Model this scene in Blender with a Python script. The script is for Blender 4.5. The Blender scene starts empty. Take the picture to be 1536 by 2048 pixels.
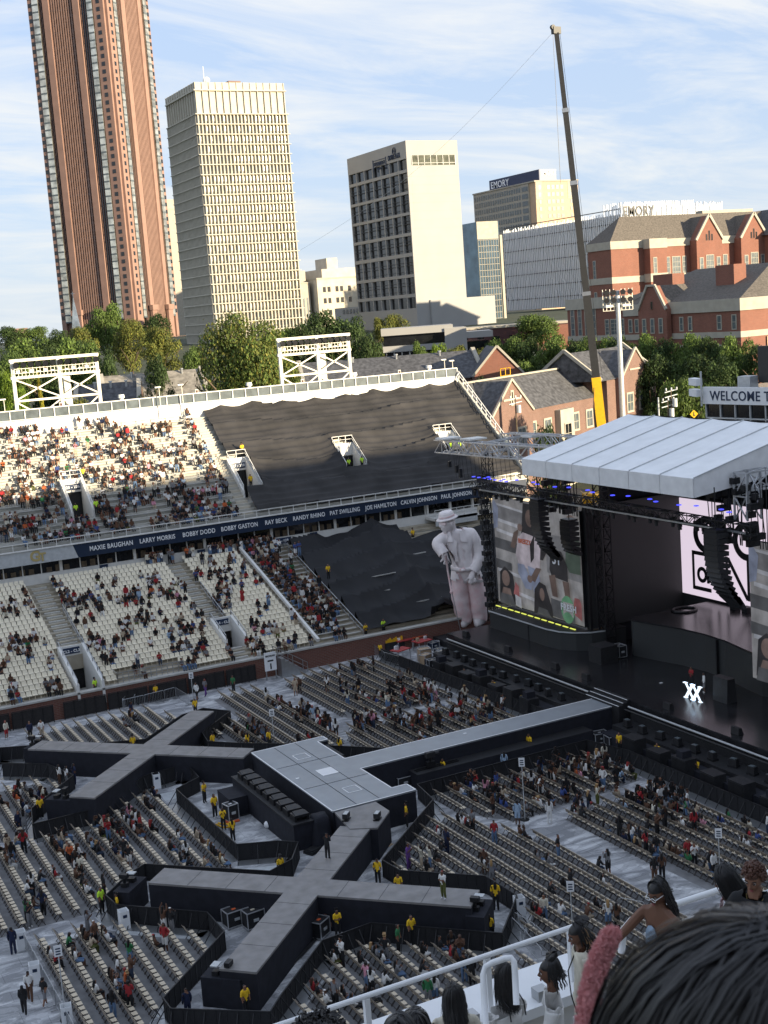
import bpy, bmesh, math, random
import numpy as np
from mathutils import Vector, Matrix, noise
random.seed(7); RNG = np.random.default_rng(7)
SC = bpy.context.scene
COL = SC.collection
rad = math.radians
# camera, light, exposure
H = 34.0
PIT, YAW, ROLL, FPX = 0.151042, 0.466381, -0.0733915, 2594.0
cp, sp = math.cos(PIT), math.sin(PIT)
Fv = np.array([math.sin(YAW)*cp, math.cos(YAW)*cp, -sp])
R0 = np.array([math.cos(YAW), -math.sin(YAW), 0.0]); U0 = np.cross(R0, Fv)
c_, s_ = math.cos(ROLL), math.sin(ROLL)
Rv = c_*R0 + s_*U0; Uv = -s_*R0 + c_*U0
def ray(x, y): return Fv*FPX + Rv*(x-768) - Uv*(y-1024)
def onz(x, y, z=0.0): d = ray(x, y); return np.array([0, 0, H]) + d*((z-H)/d[2])
def ony(x, y, Y): d = ray(x, y); return np.array([0, 0, H]) + d*(Y/d[1])
def onx(x, y, X): d = ray(x, y); return np.array([0, 0, H]) + d*(X/d[0])
def far(x, y, D): d = ray(x, y); return np.array([0, 0, H]) + d*(D/math.hypot(d[0], d[1]))
def onslope(x, y, y0, z0, k):
 d = ray(x, y); t = (z0 - H - k*y0)/(d[2] - k*d[1]); return np.array([0, 0, H]) + d*t
cam = bpy.data.cameras.new('camera'); camo = bpy.data.objects.new('camera', cam); COL.objects.link(camo)
M = Matrix(((Rv[0], Uv[0], -Fv[0], 0), (Rv[1], Uv[1], -Fv[1], 0), (Rv[2], Uv[2], -Fv[2], H), (0, 0, 0, 1)))
camo.matrix_world = M
cam.sensor_fit = 'VERTICAL'; cam.sensor_height = 36.0; cam.lens = 36.0*FPX/2048.0
cam.clip_start = 0.05; cam.clip_end = 9000
cam.dof.use_dof = True; cam.dof.focus_distance = 75.0; cam.dof.aperture_fstop = 14.0
SC.camera = camo
SUN_AZ, SUN_EL = rad(150.0), rad(10.5)          # heading of the sun from +Y towards +X, low evening sun
W = bpy.data.worlds.new('World'); SC.world = W; W.use_nodes = True
nt = W.node_tree; nt.nodes.clear()
def N(t, **k):
 n = nt.nodes.new(t)
 for a, v in k.items(): setattr(n, a, v)
 return n
sky = N('ShaderNodeTexSky', sky_type='NISHITA', sun_disc=False)
sky.sun_elevation = SUN_EL; sky.sun_rotation = SUN_AZ; sky.altitude = 300; sky.air_density = 1.0; sky.dust_density = 0.35; sky.ozone_density = 1.8
bg = N('ShaderNodeBackground'); out = N('ShaderNodeOutputWorld')
tc = N('ShaderNodeTexCoord'); sepx = N('ShaderNodeSeparateXYZ')
nt.links.new(tc.outputs['Generated'], sepx.inputs[0])
mx = N('ShaderNodeMath', operation='ADD'); mx.inputs[1].default_value = 0.16; nt.links.new(sepx.outputs['Z'], mx.inputs[0])
mz = N('ShaderNodeMath', operation='MAXIMUM'); mz.inputs[1].default_value = 0.05; nt.links.new(mx.outputs[0], mz.inputs[0])
dx = N('ShaderNodeMath', operation='DIVIDE'); nt.links.new(sepx.outputs['X'], dx.inputs[0]); nt.links.new(mz.outputs[0], dx.inputs[1])
dy = N('ShaderNodeMath', operation='DIVIDE'); nt.links.new(sepx.outputs['Y'], dy.inputs[0]); nt.links.new(mz.outputs[0], dy.inputs[1])
cmb = N('ShaderNodeCombineXYZ'); nt.links.new(dx.outputs[0], cmb.inputs[0]); nt.links.new(dy.outputs[0], cmb.inputs[1])
mp = N('ShaderNodeMapping'); mp.inputs['Rotation'].default_value = (0, 0, rad(-38)); mp.inputs['Scale'].default_value = (0.75, 1.7, 1)
nt.links.new(cmb.outputs[0], mp.inputs[0])
cn = N('ShaderNodeTexNoise'); cn.inputs['Scale'].default_value = 1.5; cn.inputs['Detail'].default_value = 9; cn.inputs['Roughness'].default_value = 0.64; cn.inputs['Distortion'].default_value = 0.7
nt.links.new(mp.outputs[0], cn.inputs[0])
cr = N('ShaderNodeValToRGB'); cr.color_ramp.elements[0].position = 0.40; cr.color_ramp.elements[1].position = 0.63
cr.color_ramp.elements[0].color = (0, 0, 0, 1); cr.color_ramp.elements[1].color = (1, 1, 1, 1)
nt.links.new(cn.outputs['Fac'], cr.inputs[0])
cm = N('ShaderNodeMath', operation='MULTIPLY'); cm.inputs[1].default_value = 0.85; nt.links.new(cr.outputs[0], cm.inputs[0])
mix = N('ShaderNodeMixRGB'); mix.inputs[2].default_value = (1.0, 1.01, 1.02, 1)
sg = N('ShaderNodeMixRGB', blend_type='MULTIPLY'); sg.inputs[0].default_value = 1; sg.inputs[2].default_value = (.46, .44, .47, 1); nt.links.new(sky.outputs[0], sg.inputs[1])
veil = N('ShaderNodeMixRGB'); veil.inputs[0].default_value = 0.9; veil.inputs[2].default_value = (.49, .64, .92, 1); nt.links.new(sg.outputs[0], veil.inputs[1])
nt.links.new(cm.outputs[0], mix.inputs[0]); nt.links.new(veil.outputs[0], mix.inputs[1])
hz = N('ShaderNodeMath', operation='MULTIPLY'); hz.inputs[1].default_value = -6.0; nt.links.new(sepx.outputs['Z'], hz.inputs[0])
he = N('ShaderNodeMath', operation='EXPONENT'); nt.links.new(hz.outputs[0], he.inputs[0])
hm = N('ShaderNodeMath', operation='MULTIPLY'); hm.inputs[1].default_value = 0.6; hm.use_clamp = True; nt.links.new(he.outputs[0], hm.inputs[0])
mix2 = N('ShaderNodeMixRGB'); mix2.inputs[2].default_value = (.74, .82, .86, 1)
nt.links.new(hm.outputs[0], mix2.inputs[0]); nt.links.new(mix.outputs[0], mix2.inputs[1])
nt.links.new(mix2.outputs[0], bg.inputs[0]); bg.inputs[1].default_value = 0.15
nt.links.new(bg.outputs[0], out.inputs[0])
sl = bpy.data.lights.new('sun', 'SUN'); sl.energy = 2.0; sl.angle = rad(0.5); sl.color = (0.88, 0.74, 0.52)
slo = bpy.data.objects.new('sun', sl); COL.objects.link(slo)
sd = Vector((math.sin(SUN_AZ)*math.cos(SUN_EL), math.cos(SUN_AZ)*math.cos(SUN_EL), math.sin(SUN_EL)))
slo.rotation_euler = sd.to_track_quat('Z', 'Y').to_euler(); slo.location = (0, -60, 120)
SC.view_settings.view_transform = 'Standard'; SC.view_settings.look = 'None'; SC.view_settings.gamma = 1.0
SC.view_settings.use_curve_mapping = False; SC.view_settings.exposure = 2.7
SC.render.resolution_x = 768; SC.render.resolution_y = 1024
# materials
MATS = {}
def mat(name, col, rough=0.7, metal=0.0, var=0.12, scale=3.0, bump=0.0, spec=0.4, emit=None, es=1.0, col2=None, alpha=None, trans=0.0):
 if name in MATS: return MATS[name]
 m = bpy.data.materials.new(name); m.use_nodes = True; MATS[name] = m
 t = m.node_tree; b = t.nodes['Principled BSDF']
 b.inputs['Roughness'].default_value = rough; b.inputs['Metallic'].default_value = metal
 b.inputs['Specular IOR Level'].default_value = spec
 c1 = tuple(col)+(1,); b.inputs['Base Color'].default_value = c1
 if var > 0 or col2:
  tx = t.nodes.new('ShaderNodeTexCoord'); n = t.nodes.new('ShaderNodeTexNoise'); n.inputs['Scale'].default_value = scale; n.inputs['Detail'].default_value = 6
  t.links.new(tx.outputs['Object'], n.inputs[0])
  r = t.nodes.new('ShaderNodeValToRGB'); r.color_ramp.elements[0].position = 0.3; r.color_ramp.elements[1].position = 0.7
  lo = tuple(max(0, c*(1-var)) for c in col)+(1,); hi = tuple(min(1, c*(1+var)) for c in col)+(1,)
  if col2: lo, hi = c1, tuple(col2)+(1,)
  r.color_ramp.elements[0].color = lo; r.color_ramp.elements[1].color = hi
  t.links.new(n.outputs['Fac'], r.inputs[0]); t.links.new(r.outputs[0], b.inputs['Base Color'])
  if bump > 0:
   bp = t.nodes.new('ShaderNodeBump'); bp.inputs['Strength'].default_value = bump; bp.inputs['Distance'].default_value = 0.05
   t.links.new(n.outputs['Fac'], bp.inputs['Height']); t.links.new(bp.outputs[0], b.inputs['Normal'])
 if emit and var > .3: t.links.new(r.outputs[0], b.inputs['Emission Color']); b.inputs['Emission Strength'].default_value = es; return m
 if emit: b.inputs['Emission Color'].default_value = tuple(emit)+(1,); b.inputs['Emission Strength'].default_value = es
 return m
def attr_mat(name, rough=0.8, trans=0.0):
 m = bpy.data.materials.new(name); m.use_nodes = True; MATS[name] = m
 t = m.node_tree; b = t.nodes['Principled BSDF']; b.inputs['Roughness'].default_value = rough; b.inputs['Specular IOR Level'].default_value = 0.25
 a = t.nodes.new('ShaderNodeAttribute'); a.attribute_name = 'Col'; t.links.new(a.outputs['Color'], b.inputs['Base Color'])
 if trans:
  tr = t.nodes.new('ShaderNodeBsdfTranslucent'); mxs = t.nodes.new('ShaderNodeMixShader'); mxs.inputs[0].default_value = trans
  t.links.new(a.outputs['Color'], tr.inputs[0]); o = t.nodes['Material Output']
  t.links.new(b.outputs[0], mxs.inputs[1]); t.links.new(tr.outputs[0], mxs.inputs[2]); t.links.new(mxs.outputs[0], o.inputs[0])
 return m
def brick_mat(name, c1, c2, mortar, scale=1.0, bw=0.5, bh=0.16):
 m = bpy.data.materials.new(name); m.use_nodes = True; MATS[name] = m
 t = m.node_tree; b = t.nodes['Principled BSDF']; b.inputs['Roughness'].default_value = 0.85
 tx = t.nodes.new('ShaderNodeTexCoord'); s = t.nodes.new('ShaderNodeSeparateXYZ'); t.links.new(tx.outputs['Object'], s.inputs[0])
 ad = t.nodes.new('ShaderNodeMath'); ad.operation = 'ADD'; t.links.new(s.outputs['X'], ad.inputs[0]); t.links.new(s.outputs['Y'], ad.inputs[1])
 cb = t.nodes.new('ShaderNodeCombineXYZ'); t.links.new(ad.outputs[0], cb.inputs[0]); t.links.new(s.outputs['Z'], cb.inputs[1])
 k = t.nodes.new('ShaderNodeTexBrick'); k.inputs['Color1'].default_value = c1+(1,); k.inputs['Color2'].default_value = c2+(1,); k.inputs['Mortar'].default_value = mortar+(1,)
 k.inputs['Scale'].default_value = scale; k.inputs['Brick Width'].default_value = bw; k.inputs['Row Height'].default_value = bh; k.inputs['Mortar Size'].default_value = 0.02
 t.links.new(cb.outputs[0], k.inputs[0])
 n = t.nodes.new('ShaderNodeTexNoise'); n.inputs['Scale'].default_value = 0.4; n.inputs['Detail'].default_value = 5; t.links.new(tx.outputs['Object'], n.inputs[0])
 mxx = t.nodes.new('ShaderNodeMixRGB'); mxx.blend_type = 'MULTIPLY'; mxx.inputs[0].default_value = 0.35
 t.links.new(k.outputs[0], mxx.inputs[1]); t.links.new(n.outputs['Fac'], mxx.inputs[2]); t.links.new(mxx.outputs[0], b.inputs['Base Color'])
 return m
def floor_mat():
 m = bpy.data.materials.new('floor_covering'); m.use_nodes = True
 t = m.node_tree; b = t.nodes['Principled BSDF']; b.inputs['Roughness'].default_value = 0.75; b.inputs['Specular IOR Level'].default_value = 0.2
 tx = t.nodes.new('ShaderNodeTexCoord')
 mp = t.nodes.new('ShaderNodeMapping'); mp.inputs['Scale'].default_value = (1, 1.8, 1); mp.inputs['Rotation'].default_value = (0, 0, 0.6); t.links.new(tx.outputs['Object'], mp.inputs[0])
 n = t.nodes.new('ShaderNodeTexNoise'); n.inputs['Scale'].default_value = 0.42; n.inputs['Detail'].default_value = 3.5; n.inputs['Distortion'].default_value = 1.6; t.links.new(mp.outputs[0], n.inputs[0])
 r = t.nodes.new('ShaderNodeValToRGB'); r.color_ramp.interpolation = 'CONSTANT'
 e = r.color_ramp.elements; e[0].position = 0; e[0].color = (.27, .275, .285, 1); e[1].position = .44; e[1].color = (.36, .365, .375, 1)
 for p, c in ((.52, (.46, .465, .475, 1)), (.59, (.60, .605, .61, 1)), (.66, (.60, .605, .61, 1))): q = e.new(p); q.color = c
 t.links.new(n.outputs['Fac'], r.inputs[0])
 k = t.nodes.new('ShaderNodeTexBrick'); k.inputs['Color1'].default_value = (1, 1, 1, 1); k.inputs['Color2'].default_value = (.8, .8, .82, 1); k.inputs['Mortar'].default_value = (.5, .5, .5, 1)
 k.inputs['Scale'].default_value = 1.0; k.inputs['Brick Width'].default_value = 2.4; k.inputs['Row Height'].default_value = 1.2; k.inputs['Mortar Size'].default_value = 0.012
 t.links.new(tx.outputs['Object'], k.inputs[0])
 x = t.nodes.new('ShaderNodeMixRGB'); x.blend_type = 'MULTIPLY'; x.inputs[0].default_value = 1; t.links.new(r.outputs[0], x.inputs[1]); t.links.new(k.outputs[0], x.inputs[2])
 n2 = t.nodes.new('ShaderNodeTexNoise'); n2.inputs['Scale'].default_value = 9; n2.inputs['Detail'].default_value = 8; t.links.new(tx.outputs['Object'], n2.inputs[0])
 r2 = t.nodes.new('ShaderNodeValToRGB'); r2.color_ramp.elements[0].position = .3; r2.color_ramp.elements[0].color = (.8, .8, .8, 1); r2.color_ramp.elements[1].position = .6; t.links.new(n2.outputs['Fac'], r2.inputs[0])
 y = t.nodes.new('ShaderNodeMixRGB'); y.blend_type = 'MULTIPLY'; y.inputs[0].default_value = .7; t.links.new(x.outputs[0], y.inputs[1]); t.links.new(r2.outputs[0], y.inputs[2])
 t.links.new(y.outputs[0], b.inputs['Base Color']); return m
def m_(n): return MATS[n]
mat('black_cloth', (.012, .013, .020), .85, var=.25, scale=2, bump=.3)
mat('black_scrim', (.014, .014, .016), .8, var=.2, scale=8)
mat('black_metal', (.02, .02, .022), .45, metal=.3, var=.2)
mat('black_box', (.018, .018, .02), .6, var=.3, scale=6)
mat('deck_grey', (.21, .20, .195), .5, var=.18, scale=1.5, bump=.05)
mat('deck_blue', (.27, .29, .31), .38, var=.08, scale=1.0)
mat('stage_floor', (.018, .018, .02), .22, var=.3, scale=.8)
mat('led_off', (.035, .037, .038), .5, var=.05, scale=.5)
mat('white_line', (.75, .75, .75), .5, var=.03)
mat('white_paint', (.66, .65, .62), .5, var=.06, scale=1)
mat('white_plastic', (.78, .79, .8), .4, var=.04)
mat('cream_steel', (.72, .68, .58), .5, var=.06)
mat('steel', (.42, .43, .44), .35, metal=.8, var=.1)
mat('truss_alu', (.55, .56, .58), .35, metal=.6, var=.1)
mat('concrete', (.42, .41, .38), .8, var=.14, scale=1.2, bump=.1)
mat('deck_white', (.42, .405, .36), .75, var=.12, scale=.8)
mat('bench_alu', (.48, .47, .44), .45, metal=.25, var=.1, scale=2)
mat('seat_tan', (.80, .73, .58), .5, var=.06)
mat('step_tan', (.36, .32, .25), .8, var=.2, scale=1)
mat('chair_tan', (.60, .51, .38), .55, var=.08)
mat('chair_back', (.20, .165, .125), .55, var=.08)
mat('chair_frame', (.06, .05, .045), .5, metal=.4, var=.1)
mat('tarp', (.008, .008, .010), .72, var=.35, scale=.5, bump=.25)
mat('tarp_brown', (.030, .028, .028), .75, var=.4, scale=.35, bump=.25)
mat('navy', (.010, .022, .050), .5, var=.06)
mat('navy_sign', (.015, .03, .07), .5, var=.05)
mat('glass_dark', (.012, .013, .015), .12, var=.3, scale=.6, spec=.6)
mat('glass_blue', (.09, .14, .18), .08, metal=.7, var=.3, scale=.2, spec=.8)
mat('glass_sun', (.10, .105, .085), .8, spec=.05, var=.5, scale=.5)
mat('glass_gold', (.58, .55, .46), .15, metal=.8, var=.5, scale=.25)
mat('window_grey', (.10, .12, .13), .2, var=.3, scale=1)
mat('granite', (.27, .165, .13), .65, var=.1, scale=.2)
mat('granite_dark', (.19, .12, .10), .7, var=.1, scale=.3)
mat('precast', (.47, .44, .37), .75, var=.07, scale=.4)
mat('hotel_white', (.33, .325, .315), .75, var=.04, scale=.15)
mat('stone_beige', (.50, .45, .36), .8, var=.12, scale=.3)
mat('limestone', (.38, .35, .29), .8, var=.1, scale=.7)
mat('tan_brick', (.50, .36, .24), .8, var=.08, scale=.6)
mat('navy_panel', (.018, .03, .085), .5, var=.04)
mat('grey_panel', (.25, .27, .33), .6, var=.04)
mat('shingle', (.115, .10, .085), .9, var=.35, scale=2.5, bump=.3)
mat('slate', (.075, .075, .08), .8, var=.5, scale=1.6, bump=.3)
mat('slate_tan', (.22, .20, .17), .85, var=.4, scale=1.2, bump=.3)
mat('roof_fabric', (.78, .79, .80), .55, var=.06, scale=.7, bump=.15)
mat('fabric_side', (.72, .72, .72), .6, var=.08, scale=1.2, bump=.3)
mat('yellow', (.75, .42, .015), .5, var=.08)
mat('crane_grey', (.03, .03, .03), .5, var=.15)
mat('orange', (.62, .12, .04), .6, var=.1)
mat('red', (.35, .04, .04), .6, var=.1)
mat('green_lime', (.45, .75, .03), .6, var=.05)
mat('pipe_grey', (.50, .52, .53), .4, metal=.2, var=.1)
mat('pink_stone', (.76, .64, .63), .65, var=.12, scale=1.3, bump=.35, col2=(.72, .48, .48))
mat('statue_light', (.82, .75, .74), .65, var=.14, scale=.9, bump=.35)
mat('asphalt', (.055, .055, .058), .9, var=.2)
mat('grass', (.045, .055, .03), .95, var=.4, scale=.15)
mat('bark', (.10, .075, .05), .9, var=.3)
mat('wood_card', (.36, .26, .17), .8, var=.1)
mat('led_blue', (.02, .02, .2), .5, emit=(.06, .07, .9), es=.3)
mat('led_yellow', (.7, .7, .1), .5, emit=(.85, .9, .15), es=.12)
mat('led_white', (.7, .8, .9), .5, emit=(.75, .88, 1), es=.22)
mat('lamp_warm', (.8, .6, .3), .5, emit=(1, .75, .35), es=1.5)
brick_mat('brick_red', (.27, .095, .058), (.22, .075, .045), (.25, .15, .12))
brick_mat('brick_dorm', (.17, .085, .065), (.21, .11, .085), (.26, .2, .17))
brick_mat('brick_wall', (.20, .075, .05), (.16, .058, .04), (.20, .14, .12))
brick_mat('brick_dark', (.11, .035, .035), (.09, .03, .03), (.12, .08, .08))
attr_mat('leaf', .7, trans=.25); attr_mat('crowd_cloth', .8)
MATS['floor'] = floor_mat(); mat('seating_mat', (.19, .19, .195), .85, var=.25, scale=1.2, bump=.1)
# helpers
def tag(o, label=None, cat=None, group=None, kind=None):
 if label:
  w = label.split()
  for f in ('the', 'a', 'an', 'of', 'its', 'is', 'which', 'very', 'just', 'small'):
   while len(w) > 16 and f in w[1:]: w.pop(w.index(f, 1))
  o['label'] = ' '.join(w[:16])
 if cat: o['category'] = cat
 if group: o['group'] = group
 if kind: o['kind'] = kind
 return o
def thing(name, label, cat, loc=(0, 0, 0), rz=0.0, group=None):
 o = bpy.data.objects.new(name, None); COL.objects.link(o); o.location = loc; o.rotation_euler = (0, 0, rz); o.empty_display_size = .3
 return tag(o, label, cat, group)
class MB:
 def __init__(s): s.v = []; s.f = []; s.m = []
 def quad(s, a, b, c, d, mi=0):
  n = len(s.v); s.v += [tuple(a), tuple(b), tuple(c), tuple(d)]; s.f.append((n, n+1, n+2, n+3)); s.m.append(mi); return s
 def poly(s, pts, mi=0):
  n = len(s.v); s.v += [tuple(p) for p in pts]; s.f.append(tuple(range(n, n+len(pts)))); s.m.append(mi); return s
 def hexa(s, p, mi=0):
  n = len(s.v); s.v += [tuple(q) for q in p]
  for f in ((0, 3, 2, 1), (4, 5, 6, 7), (0, 1, 5, 4), (1, 2, 6, 5), (2, 3, 7, 6), (3, 0, 4, 7)): s.f.append(tuple(n+i for i in f)); s.m.append(mi)
  return s
 def box(s, x0, x1, y0, y1, z0, z1, mi=0):
  return s.hexa([(x0, y0, z0), (x1, y0, z0), (x1, y1, z0), (x0, y1, z0), (x0, y0, z1), (x1, y0, z1), (x1, y1, z1), (x0, y1, z1)], mi)
 def prism(s, poly, z0, z1, mi=0, top=None):
  n = len(s.v); k = len(poly)
  s.v += [(p[0], p[1], z0) for p in poly] + [(p[0], p[1], z1) for p in poly]
  for i in range(k): j = (i+1) % k; s.f.append((n+i, n+j, n+k+j, n+k+i)); s.m.append(mi)
  s.f.append(tuple(n+k+i for i in range(k))); s.m.append(mi if top is None else top)
  s.f.append(tuple(n+i for i in reversed(range(k)))); s.m.append(mi); return s
 def beam(s, p, q, w=.05, h=None, mi=0):
  p = Vector(p); q = Vector(q); h = w if h is None else h
  d = (q-p); L = d.length
  if L < 1e-6: return s
  d.normalize(); u = d.cross(Vector((0, 0, 1)))
  if u.length < 1e-3: u = Vector((1, 0, 0))
  u.normalize(); t = u.cross(d); u = u*w/2; t = t*h/2
  return s.hexa([p-u-t, p+u-t, p+u+t, p-u+t, q-u-t, q+u-t, q+u+t, q-u+t], mi)
 def cyl(s, p, q, r, r2=None, n=10, mi=0, cap=True):
  p = Vector(p); q = Vector(q); r2 = r if r2 is None else r2
  d = (q-p).normalized(); u = d.cross(Vector((0, 0, 1)))
  if u.length < 1e-3: u = Vector((1, 0, 0))
  u.normalize(); t = u.cross(d); b = len(s.v)
  for c, rr in ((p, r), (q, r2)):
   for i in range(n): a = 2*math.pi*i/n; s.v.append(tuple(c+u*math.cos(a)*rr+t*math.sin(a)*rr))
  for i in range(n): j = (i+1) % n; s.f.append((b+i, b+n+i, b+n+j, b+j)); s.m.append(mi)
  if cap: s.f.append(tuple(b+i for i in range(n))); s.m.append(mi); s.f.append(tuple(b+n+i for i in reversed(range(n)))); s.m.append(mi)
  return s
 def tube(s, pts, r, n=8, mi=0):
  pts = [Vector(p) for p in pts]; b = len(s.v); k = len(pts); up = Vector((0, 0, 1))
  for i, p in enumerate(pts):
   d = (pts[min(i+1, k-1)]-pts[max(i-1, 0)]).normalized(); u = d.cross(up)
   if u.length < 1e-2: u = Vector((1, 0, 0)).cross(d)
   u.normalize(); t = u.cross(d); rr = r[i] if isinstance(r, (list, tuple)) else r
   for j in range(n): a = 2*math.pi*j/n; s.v.append(tuple(p+u*math.cos(a)*rr+t*math.sin(a)*rr))
  for i in range(k-1):
   for j in range(n): l = (j+1) % n; s.f.append((b+i*n+j, b+i*n+l, b+(i+1)*n+l, b+(i+1)*n+j)); s.m.append(mi)
  s.f.append(tuple(b+j for j in range(n))); s.m.append(mi); s.f.append(tuple(b+(k-1)*n+j for j in reversed(range(n)))); s.m.append(mi)
  return s
 def sphere(s, c, r, n=10, mi=0):
  c = Vector(c); r = (r, r, r) if not hasattr(r, '__len__') else r; b = len(s.v); k = n//2+1
  for i in range(k+1):
   th = math.pi*i/k
   for j in range(n): a = 2*math.pi*j/n; s.v.append((c.x+r[0]*math.sin(th)*math.cos(a), c.y+r[1]*math.sin(th)*math.sin(a), c.z+r[2]*math.cos(th)))
  for i in range(k):
   for j in range(n): l = (j+1) % n; s.f.append((b+i*n+j, b+(i+1)*n+j, b+(i+1)*n+l, b+i*n+l)); s.m.append(mi)
  return s
 def mesh(s, name, mats, smooth=False):
  me = bpy.data.meshes.new(name); me.from_pydata(s.v, [], s.f)
  for m in (mats if isinstance(mats, (list, tuple)) else [mats]): me.materials.append(MATS[m] if isinstance(m, str) else m)
  if len(me.materials) > 1: me.polygons.foreach_set('material_index', s.m)
  if smooth: me.polygons.foreach_set('use_smooth', [True]*len(s.f))
  me.update(); return me
 def build(s, name, mats, parent=None, smooth=False, label=None, cat=None, group=None, kind=None, loc=None):
  o = bpy.data.objects.new(name, s.mesh(name, mats, smooth)); COL.objects.link(o)
  if parent: o.parent = parent
  if loc is not None: o.location = loc
  return tag(o, label, cat, group, kind)
def inst(me, name, parent=None, loc=(0, 0, 0), rz=0, sc=None):
 o = bpy.data.objects.new(name, me); COL.objects.link(o); o.location = loc; o.rotation_euler = (0, 0, rz)
 if sc: o.scale = sc
 if parent: o.parent = parent
 return o
def text(body, size, loc, xdir, updir, material, name='lettering', parent=None, bold=0.0, depth=0.01, sx=1.0, align='CENTER', kind=None, label=None, cat=None):
 cu = bpy.data.curves.new(name, 'FONT'); cu.body = body; cu.size = size; cu.align_x = align; cu.align_y = 'CENTER'; cu.offset = bold; cu.extrude = depth; cu.resolution_u = 3; cu.space_character = 1.07
 t = bpy.data.objects.new('tmp', cu); COL.objects.link(t); bpy.context.view_layer.update()
 me = bpy.data.meshes.new_from_object(t.evaluated_get(bpy.context.evaluated_depsgraph_get())); bpy.data.objects.remove(t); bpy.data.curves.remove(cu)
 me.materials.clear(); me.materials.append(MATS[material]); me.name = name
 o = bpy.data.objects.new(name, me); COL.objects.link(o)
 X = Vector(xdir).normalized(); Y = Vector(updir); Y = (Y-X*Y.dot(X)).normalized(); Z = X.cross(Y)
 mw = Matrix(((X.x*sx, Y.x, Z.x, loc[0]), (X.y*sx, Y.y, Z.y, loc[1]), (X.z*sx, Y.z, Z.z, loc[2]), (0, 0, 0, 1)))
 if parent: o.parent = parent; mw = parent_mw(parent).inverted() @ mw
 o.matrix_local = mw
 return tag(o, label, cat, None, kind)
def parent_mw(p):
 m = Matrix.LocRotScale(p.location, p.rotation_euler, p.scale)
 return parent_mw(p.parent) @ m if p.parent else m
def inpoly(x, y, P):
 c = False; j = len(P)-1
 for i in range(len(P)):
  if (P[i][1] > y) != (P[j][1] > y) and x < (P[j][0]-P[i][0])*(y-P[i][1])/(P[j][1]-P[i][1])+P[i][0]: c = not c
  j = i
 return c
def lerp(a, b, t): return a+(b-a)*t
def truss(mb, p, q, w=.5, h=.6, r=.05, n=None, mi=0):
 p = Vector(p); q = Vector(q); d = q-p; L = d.length; d.normalize()
 u = d.cross(Vector((0, 0, 1)))
 if u.length < 1e-2: u = Vector((1, 0, 0))
 u.normalize(); t = u.cross(d); n = n or max(2, int(L/h/1.1))
 cs = [u*a*w/2+t*b*h/2 for a, b in ((-1, -1), (1, -1), (1, 1), (-1, 1))]
 for c in cs: mb.beam(p+c, q+c, r, mi=mi)
 for i in range(n):
  a = p+d*(L*i/n); b = p+d*(L*(i+1)/n)
  for k in range(4):
   c0, c1 = cs[k], cs[(k+1) % 4]
   if i % 2: c0, c1 = c1, c0
   mb.beam(a+c0, b+c1, r*.7, mi=mi)
  for k in range(4): mb.beam(b+cs[k], b+cs[(k+1) % 4], r*.7, mi=mi)
# ground
def ground_z(x, y):
 dx_ = max(-170-x, 0, x-100); dy_ = max(-75-y, 0, y-156)
 d = math.hypot(dx_, dy_)
 if d < 2: return -0.05
 pts = [(2, -.05), (6, 5), (45, 8), (100, 15), (150, 18), (240, 27), (400, 30), (9000, 31)]
 for (a, za), (b, zb) in zip(pts, pts[1:]):
  if d <= b: return lerp(za, zb, (d-a)/(b-a))
 return 31
def build_ground():
 xs = sorted(set([-4000, -2000, -900, -500, -300] + list(range(-200, 520, 12)) + [-168, -170, 98, 100, 600, 800, 1200, 2200, 5000]))
 ys = sorted(set([-4000, -1500, -600, -300, -150] + list(range(-100, 620, 12)) + [154, 156, 158, 162, 700, 900, 1300, 2500, 5500]))
 v = [(x, y, ground_z(x, y)-0.25 if ground_z(x, y) > 0 else -0.3) for y in ys for x in xs]; nx = len(xs)
 f = [(j*nx+i, j*nx+i+1, (j+1)*nx+i+1, (j+1)*nx+i) for j in range(len(ys)-1) for i in range(nx-1)]
 me = bpy.data.meshes.new('ground'); me.from_pydata(v, [], f); me.materials.append(MATS['grass']); o = bpy.data.objects.new('ground', me); COL.objects.link(o); tag(o, kind='structure')
 MB().box(-90, 98, -8, 115.0, -.28, 0).build('stadium_floor', 'floor', kind='structure')
build_ground()
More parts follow.
